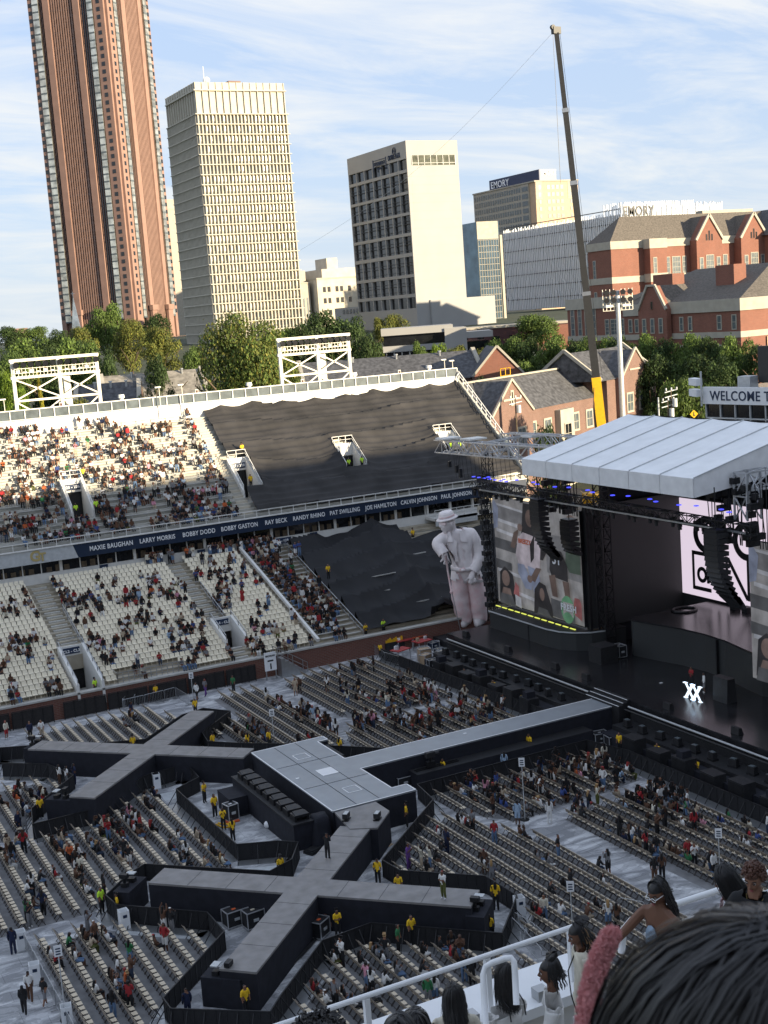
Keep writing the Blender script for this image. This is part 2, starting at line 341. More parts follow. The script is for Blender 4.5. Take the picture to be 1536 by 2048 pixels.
# distant towers
def shear_box(name, lab, cat, loc, rz=0): return thing(name, lab, cat, loc, rz)
def pink_tower():
 C = np.array([218.1, 728.0]); a = 45.0; zb = 22.0
 t = thing('office_tower', 'very tall pinkish brown granite skyscraper with ribbed faces, cut off by the top of the photo', 'skyscraper', (C[0], C[1], zb), rad(41)); t.scale = (1, 1.12, 1)
 top = 262-zb
 MB().box(1.4, a-1.4, 1.4, a-1.4, 0, top).build('core', 'granite_dark', t)
 fr = [(.02, .15, 'w'), (.16, .23, 'b'), (.24, .33, 'g'), (.33, .41, 'p'), (.41, .72, 'r'), (.72, .80, 'p'), (.80, .86, 'g'), (.86, .94, 'b'), (.94, 1, 'w')]
 for face in (0, 1, 2, 3):
  def P(u, d, z):    # u along face, d outward
   if face == 0: return (u, -d, z)
   if face == 1: return (-d, u, z)
   if face == 2: return (a+d, u, z)
   return (u, a+d, z)
  def bx(mb, u0, u1, d0, d1, z0, z1, mi=0):
   p = [P(u0, d0, z0), P(u1, d0, z0), P(u1, d1, z0), P(u0, d1, z0), P(u0, d0, z1), P(u1, d0, z1), P(u1, d1, z1), P(u0, d1, z1)]
   mb.hexa(p if face in (1, 2) else [p[3], p[2], p[1], p[0], p[7], p[6], p[5], p[4]], mi)
  for f0, f1, k in fr:
   u0, u1 = f0*a, f1*a
   if k == 'w':
    mb = MB(); bx(mb, u0, u1, -1.4, .5, 0, 208); mb.build('window_wing', 'granite', t)
    if face < 2:
     wb = MB(); uc = (u0+u1)/2
     for i in range(44): bx(wb, uc-.9, uc+.9, .5, .62, 22+i*4.15, 24.2+i*4.15)
     wb.build('window_column', 'glass_dark', t, kind='stuff')
   elif k == 'p':
    mb = MB(); bx(mb, u0, u1, -1.4, .9, 0, top); mb.build('pilaster', 'granite', t)
    mb = MB(); bx(mb, u0-.8, u1+.8, .9, 2.4, 0, 24); bx(mb, u0-1.4, u1+1.4, .9, 3, 24, 27); mb.build('pilaster_base', 'granite', t)
   elif k == 'g':
    mb = MB(); bx(mb, u0, u1, -1.4, -.4, 16, top); mb.build('glass_strip', 'glass_dark', t)
    mb = MB()
    for i in range(3): uu = lerp(u0, u1, (i+.5)/3); bx(mb, uu-.12, uu+.12, -.4, .1, 16, top)
    mb.build('mullions', 'granite_dark', t, kind='stuff')
   elif k == 'b':
    mb = MB(); bx(mb, u0, u1, -1.4, .75, 20, 205); mb.build('glass_bay', 'glass_gold', t)
    if face < 2:
     mb = MB()
     for i in range(46): bx(mb, u0-.05, u1+.05, .75, .85, 20+i*4.02, 20.9+i*4.02)
     mb.build('bay_spandrels', 'window_grey', t, kind='stuff')
   else:
    mb = MB(); bx(mb, u0, u1, -1.4, -.5, 10, top); mb.build('window_strip', 'glass_dark', t)
    n = 10
    for i in range(n+1):
     uu = lerp(u0, u1, i/n); mb = MB(); bx(mb, uu-.34, uu+.34, -.5, .35, 10, top); mb.build('rib', 'granite', t)
    if face < 2:
     mb = MB()
     for i in range(56): bx(mb, u0, u1, -.5, -.35, 14+i*4.05, 15+i*4.05)
     mb.build('spandrels', 'window_grey', t, kind='stuff')
 MB().box(-6, a+6, -6, a+6, 0, 8).build('podium', 'granite_dark', t)
pink_tower()
def lattice_tower():
 X, Y, zb = 189.6, 520, 20; w, d, top = 39.9, 37.6, 132.9-zb
 t = thing('office_tower', 'cream concrete office tower with projecting floor ledges and a blank panelled top', 'skyscraper', (X*.846, Y*.846, 34+(zb-34)*.846)); t.scale = (.846,)*3
 MB().box(.5, w, .5, d, 0, top-.6).build('core', 'precast', t)
 zt = 120.3-zb
 mb = MB()
 for i in range(14): u = lerp(.3, w-.3, i/13); mb.box(u-.14, u+.14, -.15, .5, zt, top)
 for i in range(13): u = lerp(.6, d-.3, i/12); mb.box(-.15, .5, u-.2, u+.2, zt, top)
 mb.build('top_fins', 'precast', t, kind='stuff')
 mb = MB(); mb.box(-.5, w+.5, -.5, d, top-3.4, top-2.9); mb.box(.2, w, .2, .5, top-2.9, top); mb.box(.2, .5, .5, d, top-2.9, top); mb.build('cornice', 'precast', t)
 for i in range(25):
  z = zt-i*4.05
  if z < 2: break
  MB().box(-.8, w+.8, -.8, d+.4, z-.28, z+.1).build('ledge', 'precast', t)
 mb = MB(); wb = MB(); sb = MB()
 for i in range(26):
  u = lerp(.25, w-.25, i/25); mb.box(u-.17, u+.17, -.55, .5, 6, zt-.35)
 for i in range(25):
  v = lerp(.7, d-.25, i/24); mb.box(-.55, .5, v-.25, v+.25, 6, zt-.35)
 for r in range(24):
  z = zt-(r+1)*4.05
  if z < 3: break
  for i in range(25):
   u = lerp(.25, w-.25, (i+.5)/25)
   g = random.random() < (.12 if 5 < r < 20 else .5)
   wb.box(u-.33, u+.33, .42, .497, z+1.3, z+3.2, 0 if g else 1)
   sb.box(u-.45, u+.45, .43, .497, z+.3, z+.8)
  for i in range(24):
   v = lerp(.7, d-.25, (i+.5)/24); wb.box(.42, .497, v-.33, v+.33, z+1.1, z+3.3, 1)
 mb.build('mullions', 'precast', t, kind='stuff'); wb.build('windows', ['window_grey', 'glass_gold'], t, kind='stuff'); sb.build('sill_vents', 'window_grey', t, kind='stuff')
 b = MB().box(19, 24.5, 10, 16, top-.6, top+2.6).build('rooftop_unit', 'granite_dark', t)
 mb = MB(); mb.cyl((6, 4, top-.6), (6, 4, top+7), .12); mb.sphere((7.4, 5, top+1.6), 1.5); mb.build('antenna', 'white_paint', t)
lattice_tower()
def hotel():
 X, Y, zb = 225.4, 410, 24; w, d, top = 20.9, 47.2, 93.3-zb
 t = thing('hotel_tower', 'white hotel slab with black double height balcony bays and a blank sunlit end wall', 'hotel', (X, Y, zb))
 MB().box(1.5, w, 0, d, 0, top).build('main_block', 'hotel_white', t)
 rows = [(83.6, 87.2), (76.1, 82.5), (68.9, 75.1), (61.8, 67.9), (54.8, 60.7), (47.3, 53.5), (40.4, 46.2), (35.3, 39.2)]
 zs = sorted([r[0] for r in rows]+[r[1] for r in rows])
 z_prev = 0
 for (z0, z1) in sorted(rows):
  MB().box(0, 1.5, 0, d, z_prev, z0-zb).build('floor_band', 'hotel_white', t); z_prev = z1-zb
 MB().box(0, 1.5, 0, d, z_prev, top).build('parapet', 'hotel_white', t)
 n = 7; pw = d/n
 for i in range(n+1):
  v = min(max(i*pw, .3), d-.3); MB().box(.01, 1.49, v-.28, v+.28, 10, top-6).build('pier', 'hotel_white', t)
 for (z0, z1) in rows:
  for i in range(n):
   v0, v1 = i*pw+.28, (i+1)*pw-.28; mb = MB()
   mb.box(.9, 1.49, v0, v1, z0-zb, z1-zb, 0)
   if z1-z0 > 5:
    zm = (z0+z1)/2-zb; mb.box(.35, .9, v0, v1, zm-.1, zm+.1, 1); 
    for zz in (z0-zb+.9, zm+1.0): mb.box(.3, .36, v0, v1, zz, zz+.12, 1)
   mb.build('balcony_window', ['glass_dark', 'black_metal'], t)
 mb = MB(); mb.box(2, 19.6, -.12, -.004, 84.8-zb, 88.2-zb, 0); mb.build('lounge_window', 'glass_sun', t)
 mb = MB()
 for i in range(8): u = lerp(2, 19.6, i/7); mb.box(u-.07, u+.07, -.2, -.12, 84.8-zb, 88.2-zb)
 mb.box(2, 19.6, -.2, -.12, 85.5-zb, 85.6-zb); mb.build('lounge_mullions', 'white_paint', t)
 text('CROWNE PLAZA', 2.5, (X-.1, Y+9.2, 88.9), (0, -1, 0), (0, 0, 1), 'navy_sign', parent=t, bold=.015, depth=.1, sx=.46)
 mb = MB(); cy = Y+8.8-Y; 
 for k in range(18):
  a = k/18*6.283; b = (k+1)/18*6.283
  for r in (.9, 1.35): mb.beam((-.12, cy+r*math.cos(a), 90.9-zb+r*math.sin(a)*.9), (-.12, cy+r*math.cos(b), 90.9-zb+r*math.sin(b)*.9), .14)
 mb.box(-.2, -.06, cy-.35, cy+.35, 90.6-zb, 91.2-zb); mb.build('emblem', 'navy_sign', t)
 text('STAYBRIDGE', 1.7, (X-.1, Y+20.6, 88.2), (0, -1, 0), (0, 0, 1), 'navy_sign', parent=t, bold=.03, depth=.1, sx=.86)
 text('SUITES', 1.0, (X-.1, Y+20.6, 86.35), (0, -1, 0), (0, 0, 1), 'navy_sign', parent=t, bold=.02, depth=.1, sx=1.3)
 mb = MB()
 for s in (-1, 1): mb.box(-.15, -.05, 20.6+s*5.1-.3, 20.6+s*5.1+.3, 85.6-zb, 89.9-zb)
 for k in range(12):
  a0 = -1+k/6; a1 = -1+(k+1)/6; mb.beam((-.1, 20.6+a0*5.1, 87.05-zb+.5-.7*a0*a0), (-.1, 20.6+a1*5.1, 87.05-zb+.5-.7*a1*a1), .2)
 mb.beam((-.1, 15.5, 89.5-zb), (-.1, 25.7, 89.5-zb), .18); mb.build('bridge_emblem', 'navy_sign', t)
 mb = MB(); mb.box(5.6, 32.5, -.7, 12, 0, 13.8); mb.build('annex', 'hotel_white', t)
 mb = MB(); mb.box(5.4, 5.59, -.6, 80, 0, 13.7); mb.build('annex_side_wall', 'hotel_white', t)
 for i in range(14): v = 30+i*3.1; MB().box(5.25, 5.39, v, v+1.9, 11.2, 12.9).build('annex_window', 'glass_dark', t)
 mb = MB()
 for z in range(42, 84, 3): mb.box(0.3, w-.1, -.03, -.002, z-zb, z-zb+.06)
 mb.build('panel_joints', 'limestone', t, kind='stuff')
hotel()
def medical_tower():
 X, Y, zb = 435.1, 640, 28; w, d, top = 30, 68, 102.9-zb
 t = thing('hospital_tower', 'grey and tan hospital tower with a navy rooftop sign box', 'office building', (X, Y, zb))
 MB().box(0, w, 0, d, 0, top).build('main_block', 'tan_brick', t)
 MB().box(-.4, -.004, 6, d, 0, top).build('side_cladding', 'limestone', t)
 mb = MB(); wb = MB()
 for r in range(16):
  z = top-4.4-r*4.1
  for i in range(20): v = lerp(15, d-.6, i/20); wb.box(-.52, -.404, v+.3, v+2.1, z, z+2.7)
  for i in range(4): wb.box(8+i*3.1-.0, 8+i*3.1+2.1, -.15, -.004, z, z+2.4)
  wb.box(2.2, 3.7, -.15, -.004, z, z+2.4); wb.box(24, 25.5, -.15, -.004, z, z+2.4)
  wb.box(-.9, -.75, 7, 13, z, z+2.7)
 wb.build('windows', 'window_grey', t, kind='stuff')
 MB().box(-.74, -.41, 6.2, 14, 0, top-.5).build('bay', 'limestone', t)
 mb = MB(); mb.box(-.9, w+.3, -.5, d+.3, top, top+.8); mb.box(.2, 4.5, -.14, -.004, top-10, top); mb.box(22.5, 27, -.14, -.004, top-10, top); mb.build('white_trim', 'limestone', t)
 s = MB(); s.box(3, 3.4, 0, 54, top+.8, top+7); s.build('sign_panel', 'navy_panel', t)
 MB().box(3.4, 15, -.01, 54, top+.8, top+7.05).build('sign_box', 'grey_panel', t)
 text('EMORY', 5.6, (X+2.9, Y+42, zb+top+3.6), (0, -1, 0), (0, 0, 1), 'white_plastic', parent=t, bold=.05, depth=.15, sx=1.05)
 text('EMORY', 4.2, (X+9.4, Y-.15, zb+top+5.0), (1, 0, 0), (0, 0, 1), 'white_plastic', parent=t, bold=.03, depth=.1, sx=.74)
medical_tower()
def fin_building():
 X, Y, zb = 363.7, 470, 29; w, d, top = 57.8, 96, 74.9-zb
 t = thing('office_building', 'long office block screened by wavy white vertical fins with lettering at its top corner', 'office building', (X, Y, zb))
 MB().box(.6, w-.6, .6, d-.6, 2, top-5).build('main_block', 'pipe_grey', t)
 fb = MB(); nL = 66; R = random.Random(3)
 def fin(p, q, ax):
  z = 2.2; k = 0; 
  while z < top+ex-1:
   z2 = min(z+R.uniform(5.5, 8.5), top+ex); o = R.choice((-.34, 0, .34))
   if ax: fb.hexa([(.1, p-.2, z), (.4, p-.2, z), (.4, p+.2, z), (.1, p+.2, z), (.1, p-.2+o, z2), (.4, p-.2+o, z2), (.4, p+.2+o, z2), (.1, p+.2+o, z2)])
   else: fb.hexa([(p-.16, -.5, z), (p+.16, -.5, z), (p+.16, .35, z), (p-.16, .35, z), (p-.16+o, -.5, z2), (p+.16+o, -.5, z2), (p+.16+o, .35, z2), (p-.16+o, .35, z2)])
   z = z2
 for i in range(nL): ex = R.choice((-3.4, -3.8, -4.3)) if i > 8 else 0; fin(lerp(.4, d-.4, i/(nL-1)), 0, 1)
 for i in range(62): ex = 0 if i < 44 else -1.5+R.choice((0, .6)); fin(lerp(.4, w-.4, i/61), 0, 0)
 fb.build('fins', 'white_plastic', t, kind='stuff')
 for z in range(7, 45, 6): MB().box(.2, .59, .6, d-.6, z, z+.35).build('floor_band', 'black_metal', t)
 text('EMORY', 6.2, (X+9.5, Y-.75, zb+top-4.2), (1, 0, 0), (0, 0, 1), 'crane_grey', parent=t, bold=.03, depth=.1, sx=.8)
fin_building()
def glass_building():
 X, Y, zb = 276.8, 450, 27
 t = thing('glass_building', 'narrow blue glass block with a pale louvred crown beside the white fin facade', 'office building', (X, Y, zb))
 MB().box(0, 10.5, 0, 12, 0, 40.4).build('glass_volume', 'glass_blue', t)
 MB().box(.05, 9.9, -.25, -.004, 33.6, 40.5).build('crown', 'limestone', t)
 mb = MB()
 for i in range(9): u = lerp(.3, 9.9, i/8); mb.box(u-.06, u+.06, -.2, -.004, 0, 33.5)
 for i in range(14): mb.box(.3, 9.9, -.2, -.004, 2+i*2.4, 2.15+i*2.4)
 mb.build('mullions', 'limestone', t, kind='stuff')
 MB().box(10.5, 11.6, -.4, 12, 0, 35).build('white_column', 'limestone', t)
glass_building()
def simple_block(name, lab, X, Y, zb, w, d, top, m, wins, wm='glass_dark', steps=()):
 t = thing(name, lab, 'building', (X, Y, zb)); h = top-zb
 MB().box(0, w, 0, d, 0, h).build('wall', m, t)
 MB().box(-.3, w+.3, -.3, d+.3, h, h+.7).build('cornice', 'limestone' if m != 'brick_dark' else 'granite_dark', t)
 for (u, v, z, ww, hh) in wins:
  if v is None: MB().box(u, u+ww, -.12, -.004, z-zb, z-zb+hh).build('window', wm, t)
  else: MB().box(-.12, -.004, v, v+ww, z-zb, z-zb+hh).build('window', wm, t)
 for (a, b, c, e, z0, z1) in steps: MB().box(a, b, c, e, z0-zb, z1-zb).build('upper_storey', m, t)
 return t
simple_block('stone_building', 'cream stepped stone building glowing in sun between the cream tower and the hotel', 274, 600, 22, 30, 30, 53.5, 'stone_beige',
 [(u, None, z, 1.6, 2.6) for u in (3, 5.6, 10, 12.6, 17) for z in (47, 41.4, 35.5)], steps=[(4, 30, 2, 30, 54.2, 58.5), (9, 15, 6, 20, 58.5, 64)])
simple_block('stone_building', 'grey white ribbed block and penthouse at the left of the stepped stone building', 257, 605, 22, 15, 25, 52, 'limestone', [(u, None, 30, .8, 15) for u in (1, 3, 5, 7, 9, 11, 13)], 'window_grey', steps=[(6, 15, 4, 25, 52.7, 58.5), (6, 8.5, 4, 8, 58.5, 65)])
simple_block('glass_tower', 'pale glass tower just visible between the two tallest towers', 300, 900, 24, 22, 26, 118, 'limestone', [(u, None, z, 1.2, 2.4) for u in (8, 11, 14, 17) for z in range(44, 116, 6)], 'glass_blue', steps=[(0, 13, 2, 20, 118.7, 125)])
simple_block('brick_building', 'dark red brick building half hidden between the hotel and the blue glass block', 291, 500, 24, 9, 20, 62, 'brick_dark', [(u, None, z, .9, 1.9) for u in (1.2, 3.4, 5.6) for z in (33, 38, 43, 48.5, 54)], 'limestone')
simple_block('stone_building', 'weathered beige block standing in front of the blue glass corner', 283.5, 470, 24, 8, 16, 50, 'stone_beige', [(u, None, z, .8, 1.8) for u in (1, 2.6, 4.2, 5.8) for z in (33, 40)])  # solid block added in place of the beige reflections in the glass
def far_low():
 p = far(20, 632, 900); t = thing('stone_tower', 'small far grey tower on the skyline at the left', 'building', (p[0], p[1], 26)); MB().box(0, 10, 0, 8, 0, 15).build('wall', 'granite_dark', t); MB().box(-.5, 10.5, -.5, 8.5, 15, 16.2).build('parapet', 'granite_dark', t)
 p = far(151, 640, 560); t = thing('church_steeple', 'slender pale green church spire in front of the brown skyscraper', 'steeple', (p[0], p[1], 28))
 mb = MB(); mb.cyl((0, 0, 6), (0, 0, 22), 2.3, .12, n=8); mb.build('spire', 'glass_gold', t); MB().box(-2.2, 2.2, -2.2, 2.2, 0, 6).build('belfry', 'stone_beige', t)
 mb = MB(); mb.beam((0, 0, 22), (0, 0, 24.5), .2); mb.beam((-.7, 0, 23.7), (.7, 0, 23.7), .2); mb.build('cross', 'white_paint', t)
far_low()
def modern_low():
 p = far(768, 690, 300); t = thing('modern_building', 'low white modern building with dark glass bands below the hotel', 'building', (p[0], p[1], 20), rad(-28))
 MB().box(0, 24, 0, 14, 0, 6.4).build('glass_volume', 'glass_dark', t)
 MB().box(-.5, 16, -.8, 14.5, 9.0, 10.6).build('roof_band', 'hotel_white', t); MB().box(0, 15, .5, 14, 6.4, 9.0).build('glass_band', 'glass_dark', t)
 MB().box(-.3, 15, -.5, -.004, 5.2, 6.6).build('floor_band', 'hotel_white', t); MB().box(14, 19, -1.2, 12, 3, 9.8).build('white_bay', 'hotel_white', t); MB().box(19, 25, -.9, 12, 7.2, 8.6).build('roof_band', 'hotel_white', t)
 for i in range(9): MB().box(.3+i*1.8, .5+i*1.8, -.12, -.004, 0, 5.2).build('mullion', 'white_paint', t)
 p = far(1050, 660, 330); t = thing('brick_building', 'low reddish building behind the round tree right of the hotel', 'building', (p[0], p[1], 22), rad(-25))
 MB().box(-22, 12, 0, 14, 0, 6.5).build('wall', 'brick_dark', t); MB().box(4, 12, -2, -.01, 0, 6.2).build('gable_wing', 'brick_red', t); MB().box(-22.3, 12.3, -.3, 14, 6.5, 7.1).build('parapet', 'limestone', t)
 for i in range(6): MB().box(-20+i*4, -18.5+i*4, -.12, -.004, 2, 4.5).build('window', 'glass_dark', t)
 p = far(230, 712, 255); t = thing('shop_building', 'low shop with an orange roof fascia among the trees at the left', 'building', (p[0], p[1], 15), rad(-18))
 MB().box(0, 16, 0, 12, 0, 6).build('wall', 'stone_beige', t); MB().box(-.4, 16.4, -.4, 12, 6, 7.6).build('orange_fascia', 'orange', t); MB().box(3, 8, 3, 9, 7.6, 10).build('rooftop_unit', 'limestone', t)
 for i in range(4): MB().box(1+i*3.8, 3.6+i*3.8, -.1, -.004, 1, 4).build('window', 'glass_dark', t)
modern_low()
def window(t, O, ux, w, h, z, frame='limestone', glass='window_grey', mull=(1, 1), sill=True, arch=False, out=(0, -1, 0), fw=.18):
 """window whose lower centre is O (local), ux unit dir along wall, out = outward."""
 O = Vector((O[0], O[1], z)); ux = Vector(ux); o = Vector(out); up = Vector((0, 0, 1))
 def bb(mb, a, b, d0, d1, z0, z1, mi=0):
  p = [O+ux*a+o*d1+up*z0, O+ux*b+o*d1+up*z0, O+ux*b+o*d0+up*z0, O+ux*a+o*d0+up*z0]
  mb.hexa(p+[q+up*(z1-z0) for q in p], mi)
 mb = MB(); hw = w/2
 bb(mb, -hw, hw, .02, .05, 0, h, 1)
 bb(mb, -hw-fw, -hw, .0, .12, -fw, h+fw); bb(mb, hw, hw+fw, .0, .12, -fw, h+fw); bb(mb, -hw, hw, .0, .12, h, h+fw); bb(mb, -hw, hw, .0, .12, -fw, 0)
 for i in range(1, mull[0]+1): u = lerp(-hw, hw, i/(mull[0]+1)); bb(mb, u-.04, u+.04, .05, .09, 0, h)
 for i in range(1, mull[1]+1): q = h*i/(mull[1]+1); bb(mb, -hw, hw, .05, .08, q-.04, q+.04)
 return mb.build('window', [frame, glass], t)
def hip(mb, x0, x1, y0, y1, z, h, inset=None, mi=0):
 i = inset if inset is not None else (y1-y0)/2; ym = (y0+y1)/2
 if (x1-x0) >= (y1-y0): a, b = (x0+i, ym, z+h), (x1-i, ym, z+h); c = [(x0, y0, z), (x1, y0, z), (x1, y1, z), (x0, y1, z)]; mb.quad(c[0], c[1], b, a, mi); mb.poly([c[1], c[2], b], mi); mb.quad(c[2], c[3], a, b, mi); mb.poly([c[3], c[0], a], mi)
 else:
  xm = (x0+x1)/2; i = inset if inset is not None else (x1-x0)/2; a, b = (xm, y0+i, z+h), (xm, y1-i, z+h); c = [(x0, y0, z), (x1, y0, z), (x1, y1, z), (x0, y1, z)]
  mb.poly([c[0], c[1], a], mi); mb.quad(c[1], c[2], b, a, mi); mb.poly([c[2], c[3], b], mi); mb.quad(c[3], c[0], a, b, mi)
 mb.poly(c[::-1], mi)
def gable_wall(mb, u0, u1, y, z0, ze, zp, th=.5, mi=0, trim=None):
 um = (u0+u1)/2; n = len(mb.v)
 P = [(u0, z0), (u1, z0), (u1, ze), (um, zp), (u0, ze)]
 mb.v += [(p[0], y, p[1]) for p in P] + [(p[0], y+th, p[1]) for p in P]
 mb.f += [(n, n+1, n+2, n+3, n+4), (n+9, n+8, n+7, n+6, n+5)] + [(n+(i+1) % 5, n+i, n+5+i, n+5+(i+1) % 5) for i in range(5)]; mb.m += [mi]*7
def far_apartments():
 X, Y, zb = 230.5, 303, 18
 t = thing('brick_apartments', 'large red brick apartment building with two tall sunlit gables and a hipped shingle roof', 'apartment building', (X, Y, zb))
 T = 49.6-zb
 MB().box(0, 74, 0, 11, 0, T-2.2).build('wall', 'brick_red', t)
 MB().box(-.3, 74, -.3, 11.3, T-2.2, T).build('stone_cornice', 'limestone', t)
 MB().box(-.15, 74, -.15, 11.15, 19.8, 21.6).build('stone_band', 'limestone', t)
 MB().box(11.5, 17.5, -3, -.01, 0, T-.4).build('projecting_bay', 'brick_red', t); MB().box(11.3, 17.7, -3.2, -.16, T-2.6, T+.1).build('bay_cornice', 'limestone', t); MB().box(11.35, 17.65, -3.15, -.16, 19.5, 21.9).build('bay_band', 'limestone', t)
 mb = MB(); hip(mb, -.1, 74, 0, 11.2, T, 7.2, 8); mb.build('roof', 'shingle', t)
 for u0, u1 in ((28.5, 38.2), (45.5, 55.6)):
  mb = MB(); gable_wall(mb, u0, u1, -3.2, 0, T-1, T+6, 3.1); g = mb.build('gable', 'brick_red', t)
  um = (u0+u1)/2
  mb = MB(); mb.beam((u0-.3, -3.4, T-1), (um, -3.4, T+6.3), .5, .7); mb.beam((u1+.3, -3.4, T-1), (um, -3.4, T+6.3), .5, .7); mb.build('gable_coping', 'limestone', t)
  mb = MB(); mb.quad((u0, -.1, T-1), (um, -.1, T+6), (um, 5, T+6), (u0, 5, T-1)); mb.quad((um, -.1, T+6), (u1, -.1, T-1), (u1, 5, T-1), (um, 5, T+6)); mb.build('gable_roof', 'shingle', t)
  window(t, (um, -3.2), (1, 0, 0), 2.6, 7.5, T-13, mull=(3, 4)); window(t, (um-3.2, -3.2), (1, 0, 0), 1.1, 5.8, T-12, mull=(0, 2)); window(t, (um+3.2, -3.2), (1, 0, 0), 1.1, 5.8, T-12, mull=(0, 2))
  for k in (-1, 0, 1): window(t, (um+k*1.0, -3.2), (1, 0, 0), .45, 1.8 if k else 2.8, T-1.2, glass='glass_dark', frame='granite_dark', mull=(0, 0), fw=.05)
  MB().box(um-2.3, um+2.3, -4.4, -3.21, 17, 21).build('porch_bay', 'limestone', t); window(t, (um, -4.4), (1, 0, 0), 3, 4.5, 15.5, mull=(3, 2))
 for u in (42, 60, 64, 69): window(t, (u, 0), (1, 0, 0), 1.4, 6.5, T-12, mull=(0, 2)); window(t, (u, 0), (1, 0, 0), 1.4, 3, T-20, mull=(0, 1))
 for u, w in ((13.2, 1.0), (20.3, 1.2), (23.4, 2.8), (26.4, 1.2)): window(t, (u, -3.0 if u < 18 else 0), (1, 0, 0), w, 7.2, T-12.5, mull=(2 if w > 2 else 0, 4)); window(t, (u, -3.0 if u < 18 else 0), (1, 0, 0), w, 2.6, T-18, mull=(1, 1))
 for v in (8,): window(t, (0, v), (0, -1, 0), 1.0, 6.5, T-11.5, mull=(0, 4), out=(-1, 0, 0)); window(t, (0, v), (0, -1, 0), 1.0, 3, T-17, mull=(0, 1), out=(-1, 0, 0))
 MB().box(40, 60, 7, 10, T+5, T+8.2).build('roof_parapet', 'limestone', t)
 t2 = thing('brick_wing', 'dark edge of a brick wing with grey roof cut by the right side of the photo', 'apartment building', (285, 296, 18))
 MB().box(0, 16, 0, 25, 0, 31).build('wall', 'brick_red', t2); mb = MB(); hip(mb, -1, 17, -1, 26, 31, 8); mb.build('roof', 'slate', t2)
far_apartments()
def near_apartments():
 t = thing('brick_apartments', 'lower shaded red brick apartment building with grey roof behind the row of trees', 'apartment building', (165, 180, 12)); T = 32.2-12
 L = 33.5
 MB().box(0, 34, 0, L, 0, T-2.2).build('wall', 'brick_red', t); MB().box(-.3, 34, -.3, L, T-2.2, T).build('stone_cornice', 'limestone', t); MB().box(-.15, 34, -.15, L, 13.2, 14.3).build('stone_band', 'limestone', t)
 MB().box(1, 30, L, L+21, 0, T-.3).build('wall', 'brick_red', t); MB().box(.7, 30, L, L+21.3, T-.3, T+2).build('stone_cornice', 'limestone', t); MB().box(.85, 30, L, L+21.1, 13.2, 14.3).build('stone_band', 'limestone', t)
 mb = MB(); hip(mb, .3, 33, 0.3, L+6, T, 6.2, 9); mb.build('roof', 'shingle', t)
 y0, y1 = 18.6, 27.2; ym = 22.9
 mb = MB()
 n = len(mb.v); P = [(y0, 0), (y1, 0), (y1, T-1.2), (ym+1.3, T+3.4), (ym-1.3, T+3.4), (y0, T-1.2)]
 mb.v += [(-1.4, p[0], p[1]) for p in P]+[(-.31, p[0], p[1]) for p in P]; mb.f += [(n+5, n+4, n+3, n+2, n+1, n), (n+6, n+7, n+8, n+9, n+10, n+11)]+[(n+i, n+(i+1) % 6, n+6+(i+1) % 6, n+6+i) for i in range(6)]; mb.m += [0]*8
 mb.build('gable', 'brick_red', t)
 mb = MB(); mb.beam((-1.5, y0, T-1.2), (-1.5, ym-1.2, T+3.4), .4, .5); mb.beam((-1.5, y1, T-1.2), (-1.5, ym+1.2, T+3.4), .4, .5); mb.beam((-1.5, ym-1.3, T+3.5), (-1.5, ym+1.3, T+3.5), .5, .4); mb.build('gable_coping', 'limestone', t)
 mb = MB(); mb.quad((-.3, y0, T-1), (-.3, ym, T+3.4), (7, ym, T+3.4), (7, y0, T-1)); mb.quad((-.3, ym, T+3.4), (-.3, y1, T-1), (7, y1, T-1), (7, ym, T+3.4)); mb.build('gable_roof', 'shingle', t)
 for y in (20.4, 22.9, 25.4): window(t, (-1.4, y), (0, -1, 0), .9, 2.6, 14.6, mull=(0, 1), out=(-1, 0, 0)); window(t, (-1.4, y), (0, -1, 0), .8, 2.2, 9.6, mull=(0, 1), out=(-1, 0, 0))
 window(t, (-1.4, ym), (0, -1, 0), .5, 1.4, T-1, glass='glass_dark', frame='granite_dark', mull=(0, 0), out=(-1, 0, 0), fw=.05)
 for y, w in ((29.5, .9), (31.5, .9), (5.5, .9), (1.6, .9), (13.5, .8), (16, .8)): window(t, (0, y), (0, -1, 0), w, 2.4, 14.8, mull=(0, 1), out=(-1, 0, 0)); window(t, (0, y), (0, -1, 0), w, 2.2, 9.6, mull=(0, 1), out=(-1, 0, 0))
 for y, w in ((35.5, 1.1), (38, 2.4), (40.5, 1.1), (45, 1.1), (47.5, 1.1), (50, 1.1), (52.6, 1.1)): window(t, (1, y), (0, -1, 0), w, 5.5 if y > 43 else 3, 14.4, mull=(1 if w > 2 else 0, 3), out=(-1, 0, 0)); window(t, (1, y), (0, -1, 0), w, 2.6, 9.4, mull=(1 if w > 2 else 0, 1), out=(-1, 0, 0))
 MB().box(7, 10, 9, 14, T+2, T+6.3).build('chimney', 'brick_red', t); MB().box(6.5, 9.5, 26, 32, T+1, T+5.6).build('chimney', 'brick_red', t)
 MB().box(6, 14, -.3, -.2, 0, 13).build('tan_panel', 'tan_brick', t); window(t, (16, -.16), (1, 0, 0), 5.5, 8, 4, mull=(5, 5)); window(t, (16, -.16), (1, 0, 0), 4.5, 3, 15, mull=(4, 2)); window(t, (25, -.16), (1, 0, 0), 4.5, 3, 15, mull=(4, 2))
near_apartments()
